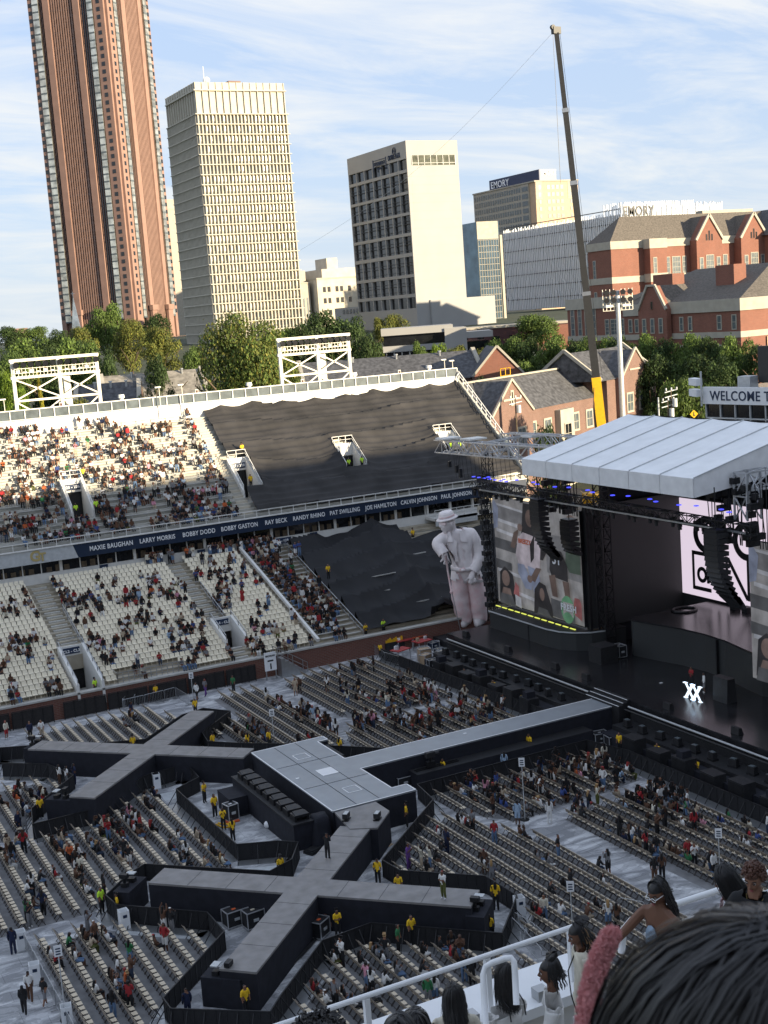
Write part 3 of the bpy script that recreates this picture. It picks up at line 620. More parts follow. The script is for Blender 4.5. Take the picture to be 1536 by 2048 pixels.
# brick dormitory and slate roofs just behind the stand
def dormitory():
 C = (95.7, 154.8); rz = rad(26)
 t = thing('brick_dormitory', 'brick collegiate hall with slate roof and white stone window surrounds behind the stand', 'dormitory', (C[0], C[1], 5), rz)
 E = 18.6-5
 def roofx(u0, u1, y0, y1, e, r, m='slate', nm='roof'):
  ym = (y0+y1)/2; mb = MB(); mb.quad((u0, y0-.3, e-.2), (u1, y0-.3, e-.2), (u1, ym, r), (u0, ym, r)); mb.quad((u1, y1+.3, e-.2), (u0, y1+.3, e-.2), (u0, ym, r), (u1, ym, r))
  mb.poly([(u0, y0, e-.2), (u0, ym, r), (u0, y1, e-.2)]); mb.poly([(u1, y0, e-.2), (u1, y1, e-.2), (u1, ym, r)]); return mb.build(nm, m, t)
 MB().box(-6, 33.5, 1.2, 11.5, 0, E).build('wall', 'brick_dorm', t); roofx(-6, 33.5, 1.2, 11.5, E, E+4.6)
 MB().box(-6, 33.5, 6.1, 6.6, E+4.6, E+4.85).build('ridge_cap', 'limestone', t)
 def gab(u0, u1, y, e, p, depth):
  mb = MB(); gable_wall(mb, u0, u1, y, 0, e, p, .5); mb.build('gable', 'brick_dorm', t); um = (u0+u1)/2
  mb = MB(); mb.beam((u0-.2, y-.1, e), (um, y-.1, p+.25), .3, .35); mb.beam((u1+.2, y-.1, e), (um, y-.1, p+.25), .3, .35)
  mb.build('stone_coping', 'limestone', t)
  mb = MB(); mb.quad((u0, y+.5, e), (um, y+.5, p), (um, y+depth, p), (u0, y+depth, e)); mb.quad((um, y+.5, p), (u1, y+.5, e), (u1, y+depth, e), (um, y+depth, p)); mb.build('gable_roof', 'slate', t)
  MB().box(u0, u1, y+.5, 1.2, 0, e).build('gable_block', 'brick_dorm', t)
 gab(0, 11.2, -.2, E, E+4.7, 6)
 for u, z in ((2.8, 8.0), (7.8, 8.6), (2.8, 3.2), (7.8, 3.2)): window(t, (u, -.2), (1, 0, 0), 1.9, 2.6, z, mull=(1, 1), fw=.3)
 window(t, (5.6, -.2), (1, 0, 0), .35, 1.7, E+1.4, mull=(0, 0), glass='glass_dark', fw=.25); MB().box(3.2, 8.0, -.32, -.21, E+1.9, E+2.2).build('stone_band', 'limestone', t)
 for u in (13.2, 17.8, 26.6, 31.2): window(t, (u, 1.2), (1, 0, 0), 1.8, 2.4, 9.0, mull=(1, 1), fw=.3); window(t, (u, 1.2), (1, 0, 0), 1.8, 2.4, 3.6, mull=(1, 1), fw=.3)
 MB().box(20.2, 24.4, .2, 1.19, 0, 12.6).build('stone_oriel', 'limestone', t); window(t, (22.3, .2), (1, 0, 0), 1.9, 2.9, 7.4, mull=(1, 1), glass='glass_dark'); window(t, (22.3, .2), (1, 0, 0), 1.9, 2.4, 2.5, mull=(1, 1), glass='glass_dark')
 E2 = E+2.6
 MB().box(33.5, 51.5, -1.0, 11, 0, E2).build('wall', 'brick_dorm', t); roofx(31, 51.5, -1.0, 11, E2, E2+4.4)
 mb = MB(); mb.beam((51.4, -1.4, E2), (51.4, 5, E2+4.9), .5, .5); mb.beam((51.4, 11.3, E2), (51.4, 5, E2+4.9), .5, .5); mb.beam((30.9, -1.4, E2), (30.9, 5, E2+4.9), .5, .5); mb.beam((30.9, 11.4, E2), (30.9, 5, E2+4.9), .5, .5); mb.build('stone_coping', 'limestone', t)
 gab(36.5, 46.5, -2.2, E2, E2+4.2, 6)
 MB().box(39.3, 43.7, -2.32, -2.21, E2+.9, E2+1.15).build('stone_band', 'limestone', t)
 for u, y in ((39, -2.2), (43.6, -2.2), (48.9, -1.0)): window(t, (u, y), (1, 0, 0), 1.9, 2.7, 10.6, mull=(1, 1), fw=.3); window(t, (u, y), (1, 0, 0), 1.9, 2.6, 5.2, mull=(1, 1), fw=.3)
 mb = MB()
 for u in (13.6, 15, 16.4):
  for z in (E+4.9, E+6): mb.beam((13.6, 6.4, z), (16.4, 6.4, z), .1)
  mb.beam((u, 6.4, E+4.8), (u, 6.4, E+6), .1)
 mb.build('yellow_roof_rail', 'yellow', t)
dormitory()
def slate_roof(name, lab, C, rz, L, Wd, e, r, m, walls='brick_dorm', gable=True):
 t = thing(name, lab, 'building', (C[0], C[1], 4), rz)
 MB().box(0, L, 0, Wd, 0, e).build('wall', walls, t); ym = Wd/2; mb = MB()
 mb.quad((-.4, -.4, e), (L+.4, -.4, e), (L+.4, ym, r), (-.4, ym, r)); mb.quad((L+.4, Wd+.4, e), (-.4, Wd+.4, e), (-.4, ym, r), (L+.4, ym, r)); mb.build('roof', m, t)
 for u in (0, L):
  mb = MB(); mb.v = [(u-.2, 0, e), (u-.2, Wd, e), (u-.2, ym, r+.1), (u+.2, 0, e), (u+.2, Wd, e), (u+.2, ym, r+.1)]; mb.f = [(0, 2, 1), (3, 4, 5), (0, 1, 4, 3), (1, 2, 5, 4), (2, 0, 3, 5)]; mb.m = [0]*5; mb.build('gable', walls, t)
  mb = MB(); mb.beam((u, -.5, e), (u, ym, r+.3), .7, .4); mb.beam((u, Wd+.5, e), (u, ym, r+.3), .7, .4); mb.build('stone_coping', 'limestone', t)
 for i in range(int(L/5)): window(t, (2.5+i*5, 0), (1, 0, 0), 1.6, 2.2, e-4, mull=(1, 1))
 for k in (.3, .55, .8): mb = MB(); mb.cyl((L*k, ym-1, r-.8), (L*k, ym-1, r+.15), .2, .2); mb.cyl((L*k, ym-1, r+.15), (L*k, ym-1, r+.35), .32, .3); mb.build('roof_vent', 'steel', t)
 return t
slate_roof('classroom_hall', 'long grey slate roofed hall behind the covered stand with a brick gable at its right', (88, 201), rad(-19), 31, 17, 18.2, 22.6, 'slate')
t = thing('gable_wing', 'small brick gable wing with slate roof at the end of the long grey hall', 'building', (113.5, 188, 4), rad(-25))
MB().box(0, 8, 0, 14, 0, 18.6).build('wall', 'brick_dorm', t)
mb = MB(); gable_wall(mb, 0, 8, -.5, 0, 18.6, 23.2, .5); mb.build('gable', 'brick_red', t)
mb = MB(); mb.beam((-.3, -.6, 18.6), (4, -.6, 23.4), .3, .35); mb.beam((8.3, -.6, 18.6), (4, -.6, 23.4), .3, .35); mb.build('stone_coping', 'limestone', t)
mb = MB(); mb.quad((-.3, 0, 18.4), (4, 0, 23.2), (4, 14, 23.2), (-.3, 14, 18.4)); mb.quad((4, 0, 23.2), (8.3, 0, 18.4), (8.3, 14, 18.4), (4, 14, 23.2)); mb.build('roof', 'slate', t)
slate_roof('brick_hall', 'brick hall with a mottled tan and grey slate roof behind the left floodlights', (57, 212), rad(-12), 17, 16, 18.4, 23, 'slate_tan')
slate_roof('brick_hall', 'smaller brick hall with a dark slate roof directly behind the left floodlight frame', (50, 205), rad(-20), 10, 12, 18.0, 22.2, 'slate')
# trees
def leaf_mesh(name, seed, n, blobs, cols, size):
 R = np.random.default_rng(seed); bl = np.array(blobs, float)          # x,y,z,rx,ry,rz on a unit tree
 wts = (bl[:, 3]*bl[:, 5]); wts /= wts.sum(); k = R.choice(len(bl), n, p=wts)
 d = R.normal(size=(n, 3)); d /= np.linalg.norm(d, axis=1)[:, None]; d[:, 2] = np.where(d[:, 2] < -.5, -d[:, 2], d[:, 2])
 rr = 1-np.abs(R.normal(0, .13, n)); c = bl[k, :3]+d*rr[:, None]*bl[k, 3:6]; c += R.normal(0, .014, (n, 3))
 nrm = d+R.normal(0, .55, (n, 3)); nrm /= np.linalg.norm(nrm, axis=1)[:, None]
 a = np.cross(nrm, R.normal(size=(n, 3))); a /= np.linalg.norm(a, axis=1)[:, None]; b = np.cross(nrm, a)
 s = size*R.uniform(.6, 1.4, n)[:, None]; q = np.stack([c-a*s, c-b*s*.6, c+a*s, c+b*s*.6], 1).reshape(-1, 3)
 me = bpy.data.meshes.new(name); me.vertices.add(4*n); me.vertices.foreach_set('co', q.ravel()); me.loops.add(4*n); me.loops.foreach_set('vertex_index', np.arange(4*n)); me.polygons.add(n)
 me.polygons.foreach_set('loop_start', np.arange(0, 4*n, 4)); me.polygons.foreach_set('loop_total', np.full(n, 4))
 me.update(); cl = np.array(cols)[R.integers(0, len(cols), n)]*R.uniform(.6, 1.35, n)[:, None]; bt = (R.uniform(.75, 1.25, len(bl)))[k][:, None]; cl = np.clip(cl*bt*np.array([1.15, 1.3, 1.1]), 0, 1)
 at_ = me.attributes.new('Col', 'FLOAT_COLOR', 'FACE'); at_.data.foreach_set('color', np.concatenate([cl, np.ones((n, 1))], 1).ravel()); me.materials.append(MATS['leaf']); return me
GREEN = [(.075, .10, .028), (.09, .12, .03), (.06, .08, .025)]; DARK = [(.036, .055, .019), (.046, .066, .022), (.03, .045, .017)]
OLIVE = [(.14, .12, .03), (.11, .11, .03), (.09, .095, .025)]; YEL = [(.28, .20, .02), (.22, .20, .03)]; BRT = [(.13, .17, .02), (.10, .14, .02)]
TM = {}
def crown_blobs(seed, tall=False):
 R = random.Random(seed); B = []
 if tall: return [(R.uniform(-.08, .08), R.uniform(-.08, .08), z, .17*(1-abs(z-.45)*.9), .17*(1-abs(z-.45)*.9), .12) for z in (.2, .3, .4, .5, .6, .7, .8, .9)]
 for i in range(22):
  a = R.uniform(0, 6.283); r = R.uniform(.05, .38); z = R.uniform(.34, .86); r *= (1.15-abs(z-.55)*1.5)
  s = R.uniform(.10, .2); B.append((r*math.cos(a), r*math.sin(a), z, s, s, s*.8))
 return B
for i, (nm, cols) in enumerate((('green', GREEN), ('dark', DARK), ('olive', OLIVE), ('bright', BRT))):
 for k in range(2): TM[(nm, k)] = leaf_mesh('crown', i*10+k, 7500, crown_blobs(i*7+k), cols, .016)
TM[('yellow', 0)] = TM[('yellow', 1)] = leaf_mesh('crown', 77, 2600, crown_blobs(5, True), YEL, .024)
TM[('big', 0)] = TM[('big', 1)] = leaf_mesh('crown', 78, 26000, crown_blobs(91)+crown_blobs(92), OLIVE+GREEN, .0095)
def trunk_mesh():
 mb = MB(); mb.tube([(0, 0, 0), (.01, 0, .2), (0, .01, .45), (0, 0, .7)], [.028, .022, .016, .006], 7)
 for a in range(5): an = a*1.26; mb.tube([(0, 0, .25+a*.05), (.12*math.cos(an), .12*math.sin(an), .42+a*.05), (.26*math.cos(an), .26*math.sin(an), .55+a*.05)], [.012, .008, .003], 5)
 return mb.mesh('trunk', 'bark')
TRUNK = trunk_mesh()
TW = {'green': 'mid green', 'dark': 'dark green', 'olive': 'olive green', 'bright': 'bright green', 'yellow': 'narrow yellow', 'big': 'very large olive green'}
TREE_USED = {}
def tree(px, py, D, wpx, kind, where, k=None):
 p = far(px, py, D); g = ground_z(p[0], p[1]); h = max(3, p[2]-g); w = wpx*2*D/FPX*1.15
 k = random.randint(0, 1) if k is None else k
 lab = f'{TW[kind]} {where}'; 
 t = thing('bush' if h < 5 and kind != 'yellow' else 'tree', lab, 'tree', (p[0], p[1], g-.3), random.uniform(0, 6.28), 'trees and bushes behind the stadium')
 c = inst(TM[(kind, k)], 'crown', t, sc=(w, w, h*1.03)); q = inst(TRUNK, 'trunk', t, sc=(h, h, h)); return t
TL = [(15, 648, 430, 32, 'dark', 'tree at the far left edge on the skyline'), (62, 652, 430, 32, 'green', 'skyline tree left of the brown skyscraper, low and rounded'), (112, 655, 420, 26, 'dark', 'tree at the foot of the brown skyscraper, left corner'),
 (205, 606, 340, 42, 'green', 'tree rising in front of the middle of the brown skyscraper'), (255, 632, 330, 38, 'olive', 'tree right of the tallest tree before the brown skyscraper'), (305, 622, 360, 34, 'dark', 'tree beside the cream tower, behind the autumn coloured one'),
 (318, 650, 310, 42, 'olive', 'tree turning autumn coloured in front of the cream tower'), (160, 650, 330, 35, 'olive', 'tree under the church steeple'), (60, 672, 300, 55, 'green', 'wide tree in the second line at the far left'),
 (130, 660, 300, 45, 'dark', 'tree in the second line left of the steeple'), (5, 690, 280, 40, 'dark', 'tree touching the left edge, second line'), (20, 705, 240, 45, 'green', 'tree behind the left end of the left floodlight frame'), (85, 690, 240, 48, 'dark', 'tree above the left floodlight frame, left half'),
 (150, 672, 245, 55, 'green', 'tree above the left floodlight frame, right half'), (215, 690, 235, 40, 'dark', 'tree right of the left floodlight frame'), (308, 700, 225, 38, 'dark', 'round tree in front of the orange fascia'),
 (385, 690, 250, 30, 'green', 'tree squeezed left of the biggest tree'), (10, 738, 205, 34, 'bright', 'bush at the far left behind the top rail'), (35, 770, 200, 26, 'bright', 'small bush seen through the left floodlight frame'), (75, 748, 203, 13, 'yellow', 'autumn tree through the left bay of the floodlight frame'),
 (128, 748, 203, 15, 'yellow', 'autumn tree through the right bay of the floodlight frame'), (160, 785, 195, 34, 'olive', 'bush at the right foot of the left floodlight frame'), (335, 768, 200, 36, 'dark', 'bush left of the biggest tree above the rail'), (290, 768, 202, 26, 'dark', 'small bush before the mottled slate roof'),
 (470, 622, 195, 100, 'big', 'tree standing between the two floodlight frames'), (570, 700, 200, 45, 'big', 'tree behind the right floodlight frame'),
 (590, 640, 270, 50, 'dark', 'tree at the foot of the stepped stone building'), (650, 612, 275, 62, 'dark', 'tree in front of the stone building, tallest of its clump'), (712, 625, 275, 50, 'dark', 'tree at the left foot of the hotel'), (735, 660, 260, 38, 'dark', 'tree left of the white modern building'), (560, 655, 300, 40, 'green', 'tree right of the biggest tree'),
 (755, 632, 330, 22, 'olive', 'tree before the hotel windows, left one'), (790, 622, 330, 34, 'olive', 'tree before the hotel annex, right one'), (838, 680, 280, 22, 'green', 'small tree in front of the modern building'),
 (872, 684, 262, 26, 'bright', 'bush at the foot of the modern building'), (915, 688, 258, 36, 'olive', 'hedge like tree above the long slate roof'), (960, 690, 250, 46, 'olive', 'tree over the small brick gable'), (985, 668, 290, 20, 'dark', 'small tree beside the white building end'),
 (1072, 626, 325, 52, 'green', 'round tree in front of the low reddish building'), (1010, 672, 262, 46, 'green', 'first tree of the long row, left end'), (1056, 668, 258, 44, 'dark', 'second tree of the long row'), (1100, 668, 255, 42, 'green', 'third tree of the long row'),
 (1145, 672, 250, 42, 'dark', 'row tree just left of the crane boom'), (1195, 668, 245, 42, 'green', 'row tree just right of the crane boom'), (1240, 664, 243, 42, 'dark', 'row tree behind the light pole'), (1285, 666, 238, 42, 'green', 'row tree right of the light pole'),
 (1330, 668, 235, 42, 'dark', 'row tree below the shaded brick gable'), (1378, 665, 232, 42, 'green', 'row tree below the flat chimney'), (1425, 664, 228, 44, 'dark', 'row tree left of the dark panel'), (1475, 668, 224, 44, 'green', 'row tree above the dark panel'), (1525, 680, 220, 40, 'dark', 'last row tree at the right edge'),
 (1035, 712, 228, 52, 'green', 'bushy tree behind the brick hall, left'), (1090, 722, 224, 46, 'dark', 'bushy tree behind the brick hall, centre'), (1135, 716, 226, 36, 'olive', 'bushy tree behind the brick hall by the crane'), (1178, 712, 222, 36, 'dark', 'tree directly behind the yellow crane base'), (1235, 700, 222, 50, 'dark', 'tree behind the right wing of the brick hall'), (1300, 700, 220, 52, 'dark', 'tree between the brick hall and the sign'), (1380, 700, 218, 52, 'dark', 'tree above the welcome sign, left'), (1450, 705, 215, 52, 'dark', 'tree above the welcome sign, right'),
 (960, 745, 205, 42, 'dark', 'bush below the small brick gable'), (1000, 760, 208, 34, 'green', 'bush right of the small brick gable'), (1355, 752, 178, 50, 'green', 'round tree between the brick hall and the welcome sign'), (1098, 836, 164, 48, 'dark', 'bush in front of the ground floor of the brick hall'), (1292, 815, 160, 36, 'dark', 'bush at the foot of the right brick wing'), (1240, 822, 160, 28, 'dark', 'bush at the foot of the light pole'),
 (1325, 800, 172, 26, 'dark', 'bush beside the power pole')]
for a in TL: tree(*a)
# the far stand
LY0, LZ0, LK = 115.35, 2.1, .34; LN = 24; LDY = .845; LDZ = LDY*LK
UY0, UZ0, UK = 135.6, 12.9, .74; UN = 20; UDY = .74; UDZ = UDY*UK
stand = thing('far_stand', 'far side grandstand with a lower deck of tan seats and a white upper deck of benches', 'grandstand', (0, 115, 0))
SO = 115.0
X0, X1 = 4.0, 88.2
def sp(mb, name, m, **k): # stand part built in world coordinates
 mb.v = [(a, b-SO, c) for a, b, c in mb.v]; return mb.build(name, m, stand, **k)
wl = MB().box(X0, 88, 115.0, 115.35, 0, 1.95); sp(wl, 'field_wall', 'brick_wall')
mb = MB().box(X0, 88, 114.9, 115.6, 1.952, 2.12); sp(mb, 'wall_coping', 'concrete')
VOM_L = [(25.6, 27.9, 114.9, 121.4), (41.0, 43.1, 117.6, 121.6)]
AIS_L = [(26.2, 28.0), (41.0, 42.6), (14.5, 15.8), (54.75, 55.1)]
for r in range(LN):
 y0 = LY0+r*LDY; z1 = LZ0+r*LDZ
 segs = [(X0, 88)]
 for (a, b, c, d) in VOM_L:
  if c-.2 < y0 < d-.3:
   ns = []
   for s in segs: ns += [(s[0], a), (b, s[1])] if s[0] < a < s[1] else [s]
   segs = ns
 if 1 <= r+0.0 and r < 2:
  pass
 for s in segs: sp(MB().box(s[0], s[1], y0, y0+LDY+.3, z1-1.4, z1), 'row_step', 'step_tan' if s[0] < 50 else 'concrete')
for (a, b) in AIS_L[:2]:
 for r in range(LN-1):
  y0 = LY0+r*LDY
  if any(va-.5 < (a+b)/2 < vb+.5 and c-.2 < y0 < d for va, vb, c, d in VOM_L): continue
  sp(MB().box(a+.1, b-.1, y0+.44, y0+LDY, LZ0+r*LDZ, LZ0+r*LDZ+.14), 'aisle_step', 'concrete')
def seat_mesh():
 mb = MB()
 mb.hexa([(-.225, -.30, .40), (.225, -.30, .40), (.225, .12, .36), (-.225, .12, .36), (-.225, -.30, .46), (.225, -.30, .46), (.225, .12, .42), (-.225, .12, .42)])
 mb.hexa([(-.23, .10, .42), (.23, .10, .42), (.23, .15, .42), (-.23, .15, .42), (-.21, .20, .76), (.21, .20, .76), (.21, .25, .75), (-.21, .25, .75)])
 mb.box(-.03, .03, .0, .06, 0, .4); return mb
SEATM = seat_mesh(); SEAT = SEATM.mesh('seat', 'seat_tan')
seats = []
for r in range(LN):
 y = LY0+r*LDY+.42; z = LZ0+r*LDZ; x = 12.0
 while x < 49.3:
  ok = True
  for (a, b) in AIS_L[:3]:
   if a-.25 < x < b+.25: ok = False
  for (a, b, c, d) in VOM_L:
   if a-.35 < x < b+.35 and c < y < d+.5: ok = False
  if 29.4 < x < 35.8 and r < 2: ok = False
  if ok: seats.append((x, y, z))
  x += .52
seats.sort(key=lambda s: s[0]**2+s[1]**2)
def join_copies(name, mbase, placements, m, parent=None, kind='stuff', mi=None, mats=None):
 V = np.array(mbase.v); n = len(V); vs = []; fs = []; ms = []
 for i, (x, y, z, rz) in enumerate(placements):
  c, s = math.cos(rz), math.sin(rz); vs.append(np.stack([V[:, 0]*c-V[:, 1]*s+x, V[:, 0]*s+V[:, 1]*c+y, V[:, 2]+z], 1))
  fs += [tuple(j+i*n for j in f) for f in mbase.f]; ms += mbase.m
 me = bpy.data.meshes.new(name); me.from_pydata(np.concatenate(vs).tolist(), [], fs)
 for q in (m if isinstance(m, (list, tuple)) else [m]): me.materials.append(MATS[q])
 if len(me.materials) > 1: me.polygons.foreach_set('material_index', ms)
 o = bpy.data.objects.new(name, me); COL.objects.link(o); o['kind'] = kind
 if parent: o.parent = parent
 return o
for (x, y, z) in seats[:300]: inst(SEAT, 'seat', stand, (x, y-SO, z))
join_copies('seat_rows', SEATM, [(x, y-SO, z, 0) for x, y, z in seats[300:]], 'seat_tan', stand)
sp(MB().beam((49.75, LY0, LZ0+.45), (49.75, LY0+LN*LDY, LZ0+LN*LDZ+.45), .28, .35), 'white_divider', 'white_paint')
for r in range(LN):
 y = LY0+r*LDY+.4; z = LZ0+r*LDZ; sp(MB().box(50.2, 54.6, y-.14, y+.14, z+.38, z+.43), 'bench', 'bench_alu'); sp(MB().box(50.2, 54.7, y-.4, y-.34, z-.01, z+.06), 'bench_riser', 'bench_alu')
def rail(pts, h=1.0, r=.03, posts=None, nm='hand_rail', m='steel', parent=None, mids=(.5,)):
 mb = MB(); up = Vector((0, 0, h)); P = [Vector(p) for p in pts]
 for a, b in zip(P, P[1:]):
  mb.beam(a+up, b+up, r*2)
  for k in mids: mb.beam(a+up*k, b+up*k, r*1.4)
  n = max(1, int((b-a).length/(posts or 1.5)))
  for i in range(n+1): q = a.lerp(b, i/n); mb.beam(q, q+up, r*2)
 return mb
mb = rail([(54.72, LY0, LZ0), (54.72, LY0+LN*LDY-1, LZ0+LN*LDZ-.4)]); sp(mb, 'hand_rail', 'steel')
for (a, b) in AIS_L[:2]: sp(rail([(b+.05, LY0+8*LDY, LZ0+8*LDZ), (b+.05, LY0+16*LDY, LZ0+16*LDZ)], .9), 'hand_rail', 'steel')
for i, (a, b, c, d) in enumerate(VOM_L):
 zc, zd = LZ0+(c-LY0)*LK, LZ0+(d-LY0)*LK
 for x, s in ((a, -1), (b, 1)):
  sp(MB().hexa([(x-.12, c, zc-1.2), (x+.12, c, zc-1.2), (x+.12, d, zc-1.2), (x-.12, d, zc-1.2), (x-.12, c, zc+.9), (x+.12, c, zc+.9), (x+.12, d, zd+1.0), (x-.12, d, zd+1.0)]), 'entrance_wall', 'white_paint')
  sp(rail([(x, c, zc+.9), (x, d, zd+1.0)], .45, mids=()), 'hand_rail', 'steel')
 sp(MB().box(a+.12, b-.12, d-.1, d+.1, zd-.6, zd+.9), 'entrance_lintel', 'white_paint'); sp(MB().box(a+.12, b-.12, d+.3, d+.4, zc-1.2, zd), 'entrance_shade_panel', 'black_box')  # black panel paints in the shade inside the passage
 sp(MB().box(a+.35, b-.35, d-.16, d-.11, zd+.12, zd+.72), 'section_sign', 'navy_sign')
 text('CL2 - CL3' if i == 0 else 'CL4 - CL5', .36, ((a+b)/2, d-.18, zd+.38), (1, 0, 0), (0, 0, 1), 'white_plastic', parent=stand, bold=.01, depth=.01)
 sp(rail([(a-.1, d+.1, zd+.8), (b+.1, d+.1, zd+.8)], .8), 'hand_rail', 'steel')
 sp(MB().box(a+.12, b-.12, c, d, zc-1.3, zc-1.2), 'entrance_floor', 'concrete')
sp(rail([(29.4, 115.5, 2.1), (35.8, 115.5, 2.1)], 1.0, mids=(.25, .5, .75), posts=.5), 'platform_rail', 'steel'); sp(rail([(29.4, 115.5, 2.1), (29.4, 117.2, 2.1)], 1.0), 'platform_rail', 'steel')
BY = 135.9
sp(MB().box(X0, 88, BY, BY+.4, 7.5, 9.75), 'back_wall', 'white_paint')
sp(MB().box(X0, 88, BY+.02, BY+3.8, 9.45, 9.74), 'suite_floor', 'concrete'); sp(MB().box(X0, 88, BY+3.8, BY+4.0, 9.75, 11.3), 'suite_back_wall', 'stone_beige')
x = 6.0; k = 0
while x < 72.6:
 w = 1.85
 sp(MB().box(x, x+w, BY+.2, BY+.24, 9.76, 11.1), 'suite_window', 'glass_dark')
 sp(MB().box(x+w, x+w+(.1 if (k+1) % 4 else .32), BY+.05, BY+.3, 9.76, 11.1), 'window_post', 'white_paint')
 x += w+(.1 if (k+1) % 4 else .32); k += 1
for xx in (74.2, 77.4, 80.6, 84): sp(MB().box(xx, xx+.25, BY, BY+.3, 9.76, 11.1), 'window_post', 'white_paint')
cb = MB()
for i in range(60):
 xx = random.uniform(73, 84); yy = BY+random.uniform(.6, 2.6); cb.box(xx-.2, xx+.2, yy-.2, yy+.2, 9.76, 10.2, 0); cb.box(xx-.2, xx+.2, yy+.15, yy+.22, 10.2, 10.6, 0)
sp(cb, 'suite_chairs', ['glass_dark'], kind='stuff')
sb = MB()
for i in range(70):
 xx = 7+i*.93
 if random.random() < .7: sb.box(xx, xx+.55, BY+.12, BY+.19, 9.8, 10.25+random.random()*.35)
sp(sb, 'suite_seat_backs', 'bark', kind='stuff')
sp(MB().box(X0, 88, BY-.9, BY+4, 11.1, 11.2), 'soffit', 'white_paint')
gx = 31.6
sp(MB().hexa([(X0, BY-1.0, 11.05), (gx, BY-1.0, 11.05), (gx, BY-.8, 11.05), (X0, BY-.8, 11.05), (X0, BY-1.0, 12.5), (gx-.5, BY-1.0, 12.5), (gx-.5, BY-.8, 12.5), (X0, BY-.8, 12.5)]), 'fascia_silver', 'pipe_grey')
sp(MB().hexa([(gx+.02, BY-1.0, 11.05), (88, BY-1.0, 11.05), (88, BY-.8, 11.05), (gx+.02, BY-.8, 11.05), (gx-.48, BY-1.0, 12.5), (88, BY-1.0, 12.5), (88, BY-.8, 12.5), (gx-.48, BY-.8, 12.5)]), 'fascia_navy', 'navy')
mat('gold', (.42, .33, .14), .5, var=.05)
for nm, px, py in (('MAXIE BAUGHAN', 223, 1091), ('LARRY MORRIS', 315, 1077), ('BOBBY DODD', 398, 1064), ('BOBBY GASTON', 479, 1051), ('RAY BECK', 552, 1040), ('RANDY RHINO', 618, 1030), ('PAT SWILLING', 690, 1022), ('JOE HAMILTON', 762, 1010), ('CALVIN JOHNSON', 838, 999), ('PAUL JOHNSON', 913, 989)):
 p = ony(px, py, BY-1.03); text(nm, .70, (p[0], BY-1.02, 11.78), (1, 0, 0), (0, 0, 1), 'white_plastic', parent=stand, bold=.012, depth=.012, sx=.80)
p = ony(77, 1110, BY-1.03)
text('G', 1.5, (p[0]-.35, BY-1.03, 11.8), (1, 0, 0), (0, 0, 1), 'gold', parent=stand, bold=.05, depth=.02); text('T', 1.15, (p[0]+.38, BY-1.06, 11.66), (1, 0, 0), (0, 0, 1), 'gold', parent=stand, bold=.05, depth=.02)
for nm, xx in (('C3', 34.4), ('C4', 45.4), ('127', 51.7), ('128', 59.1), ('129', 67.2)):
 sp(MB().box(xx-.45, xx+.45, BY-.08, BY-.01, 9.0, 9.72), 'section_sign', 'navy_sign'); text(nm, .42, (xx, BY-.1, 9.3), (1, 0, 0), (0, 0, 1), 'white_plastic', parent=stand, bold=.015)
sp(MB().box(53.6, 56.0, BY-.7, BY-.6, 9.1, 9.75), 'section_sign', 'navy_sign'); text('127 - 128', .4, (54.8, BY-.72, 9.42), (1, 0, 0), (0, 0, 1), 'white_plastic', parent=stand, bold=.01)
sp(MB().box(73.9, 88, BY-2.6, BY-.02, 9.2, 9.5), 'balcony_slab', 'white_paint'); sp(MB().box(79.8, 88, BY-2.6, BY-2.45, 9.5, 10.3), 'balcony_front', 'stone_beige')
sp(MB().box(73.9, 79.7, BY-2.6, BY-2.5, 8.6, 9.5), 'balcony_panel', 'pipe_grey'); sp(rail([(73.9, BY-2.5, 9.5), (88, BY-2.5, 9.5)], 1.0, posts=1.0), 'balcony_rail', 'white_paint')
for yy, z in ((133.5, 7.4), (132.3, 6.9)): sp(rail([(70, yy, z), (88, yy, z-.9)], 1.0, posts=1.2, mids=(.33, .66)), 'ramp_rail', 'steel')
sp(MB().box(69.5, 88, 131.9, BY-.02, 5.0, 6.9), 'ramp', 'white_paint')
for xx in (75.3, 82.5): sp(MB().cyl((xx, 131.6, 6.5), (xx, 131.6, 9.3), .18), 'column', 'pipe_grey')
fr = MB()
for i in range(57):
 xx = X0+i*1.5
 fr.beam((xx, BY-.9, 12.5), (xx, BY-.9, 13.3), .07)
fr.beam((X0, BY-.9, 13.3), (88, BY-.9, 13.3), .09); sp(fr, 'front_rail', 'white_paint'); sp(MB().box(X0, 88, BY-1.15, BY-.75, 12.5, 12.6), 'front_coping', 'white_paint')
VOM_U = [(32.3, 34.6, 138.3, 142.6, '225 - 226'), (51.9, 54.2, 138.1, 142.7, '227 - 228'), (65.6, 68.3, 139.3, 142.9, ''), (79.7, 82.4, 139.8, 142.9, '')]
AIS_U = [(32.9, 34.1), (50.6, 52.0)]
UTOP = UY0+UN*UDY
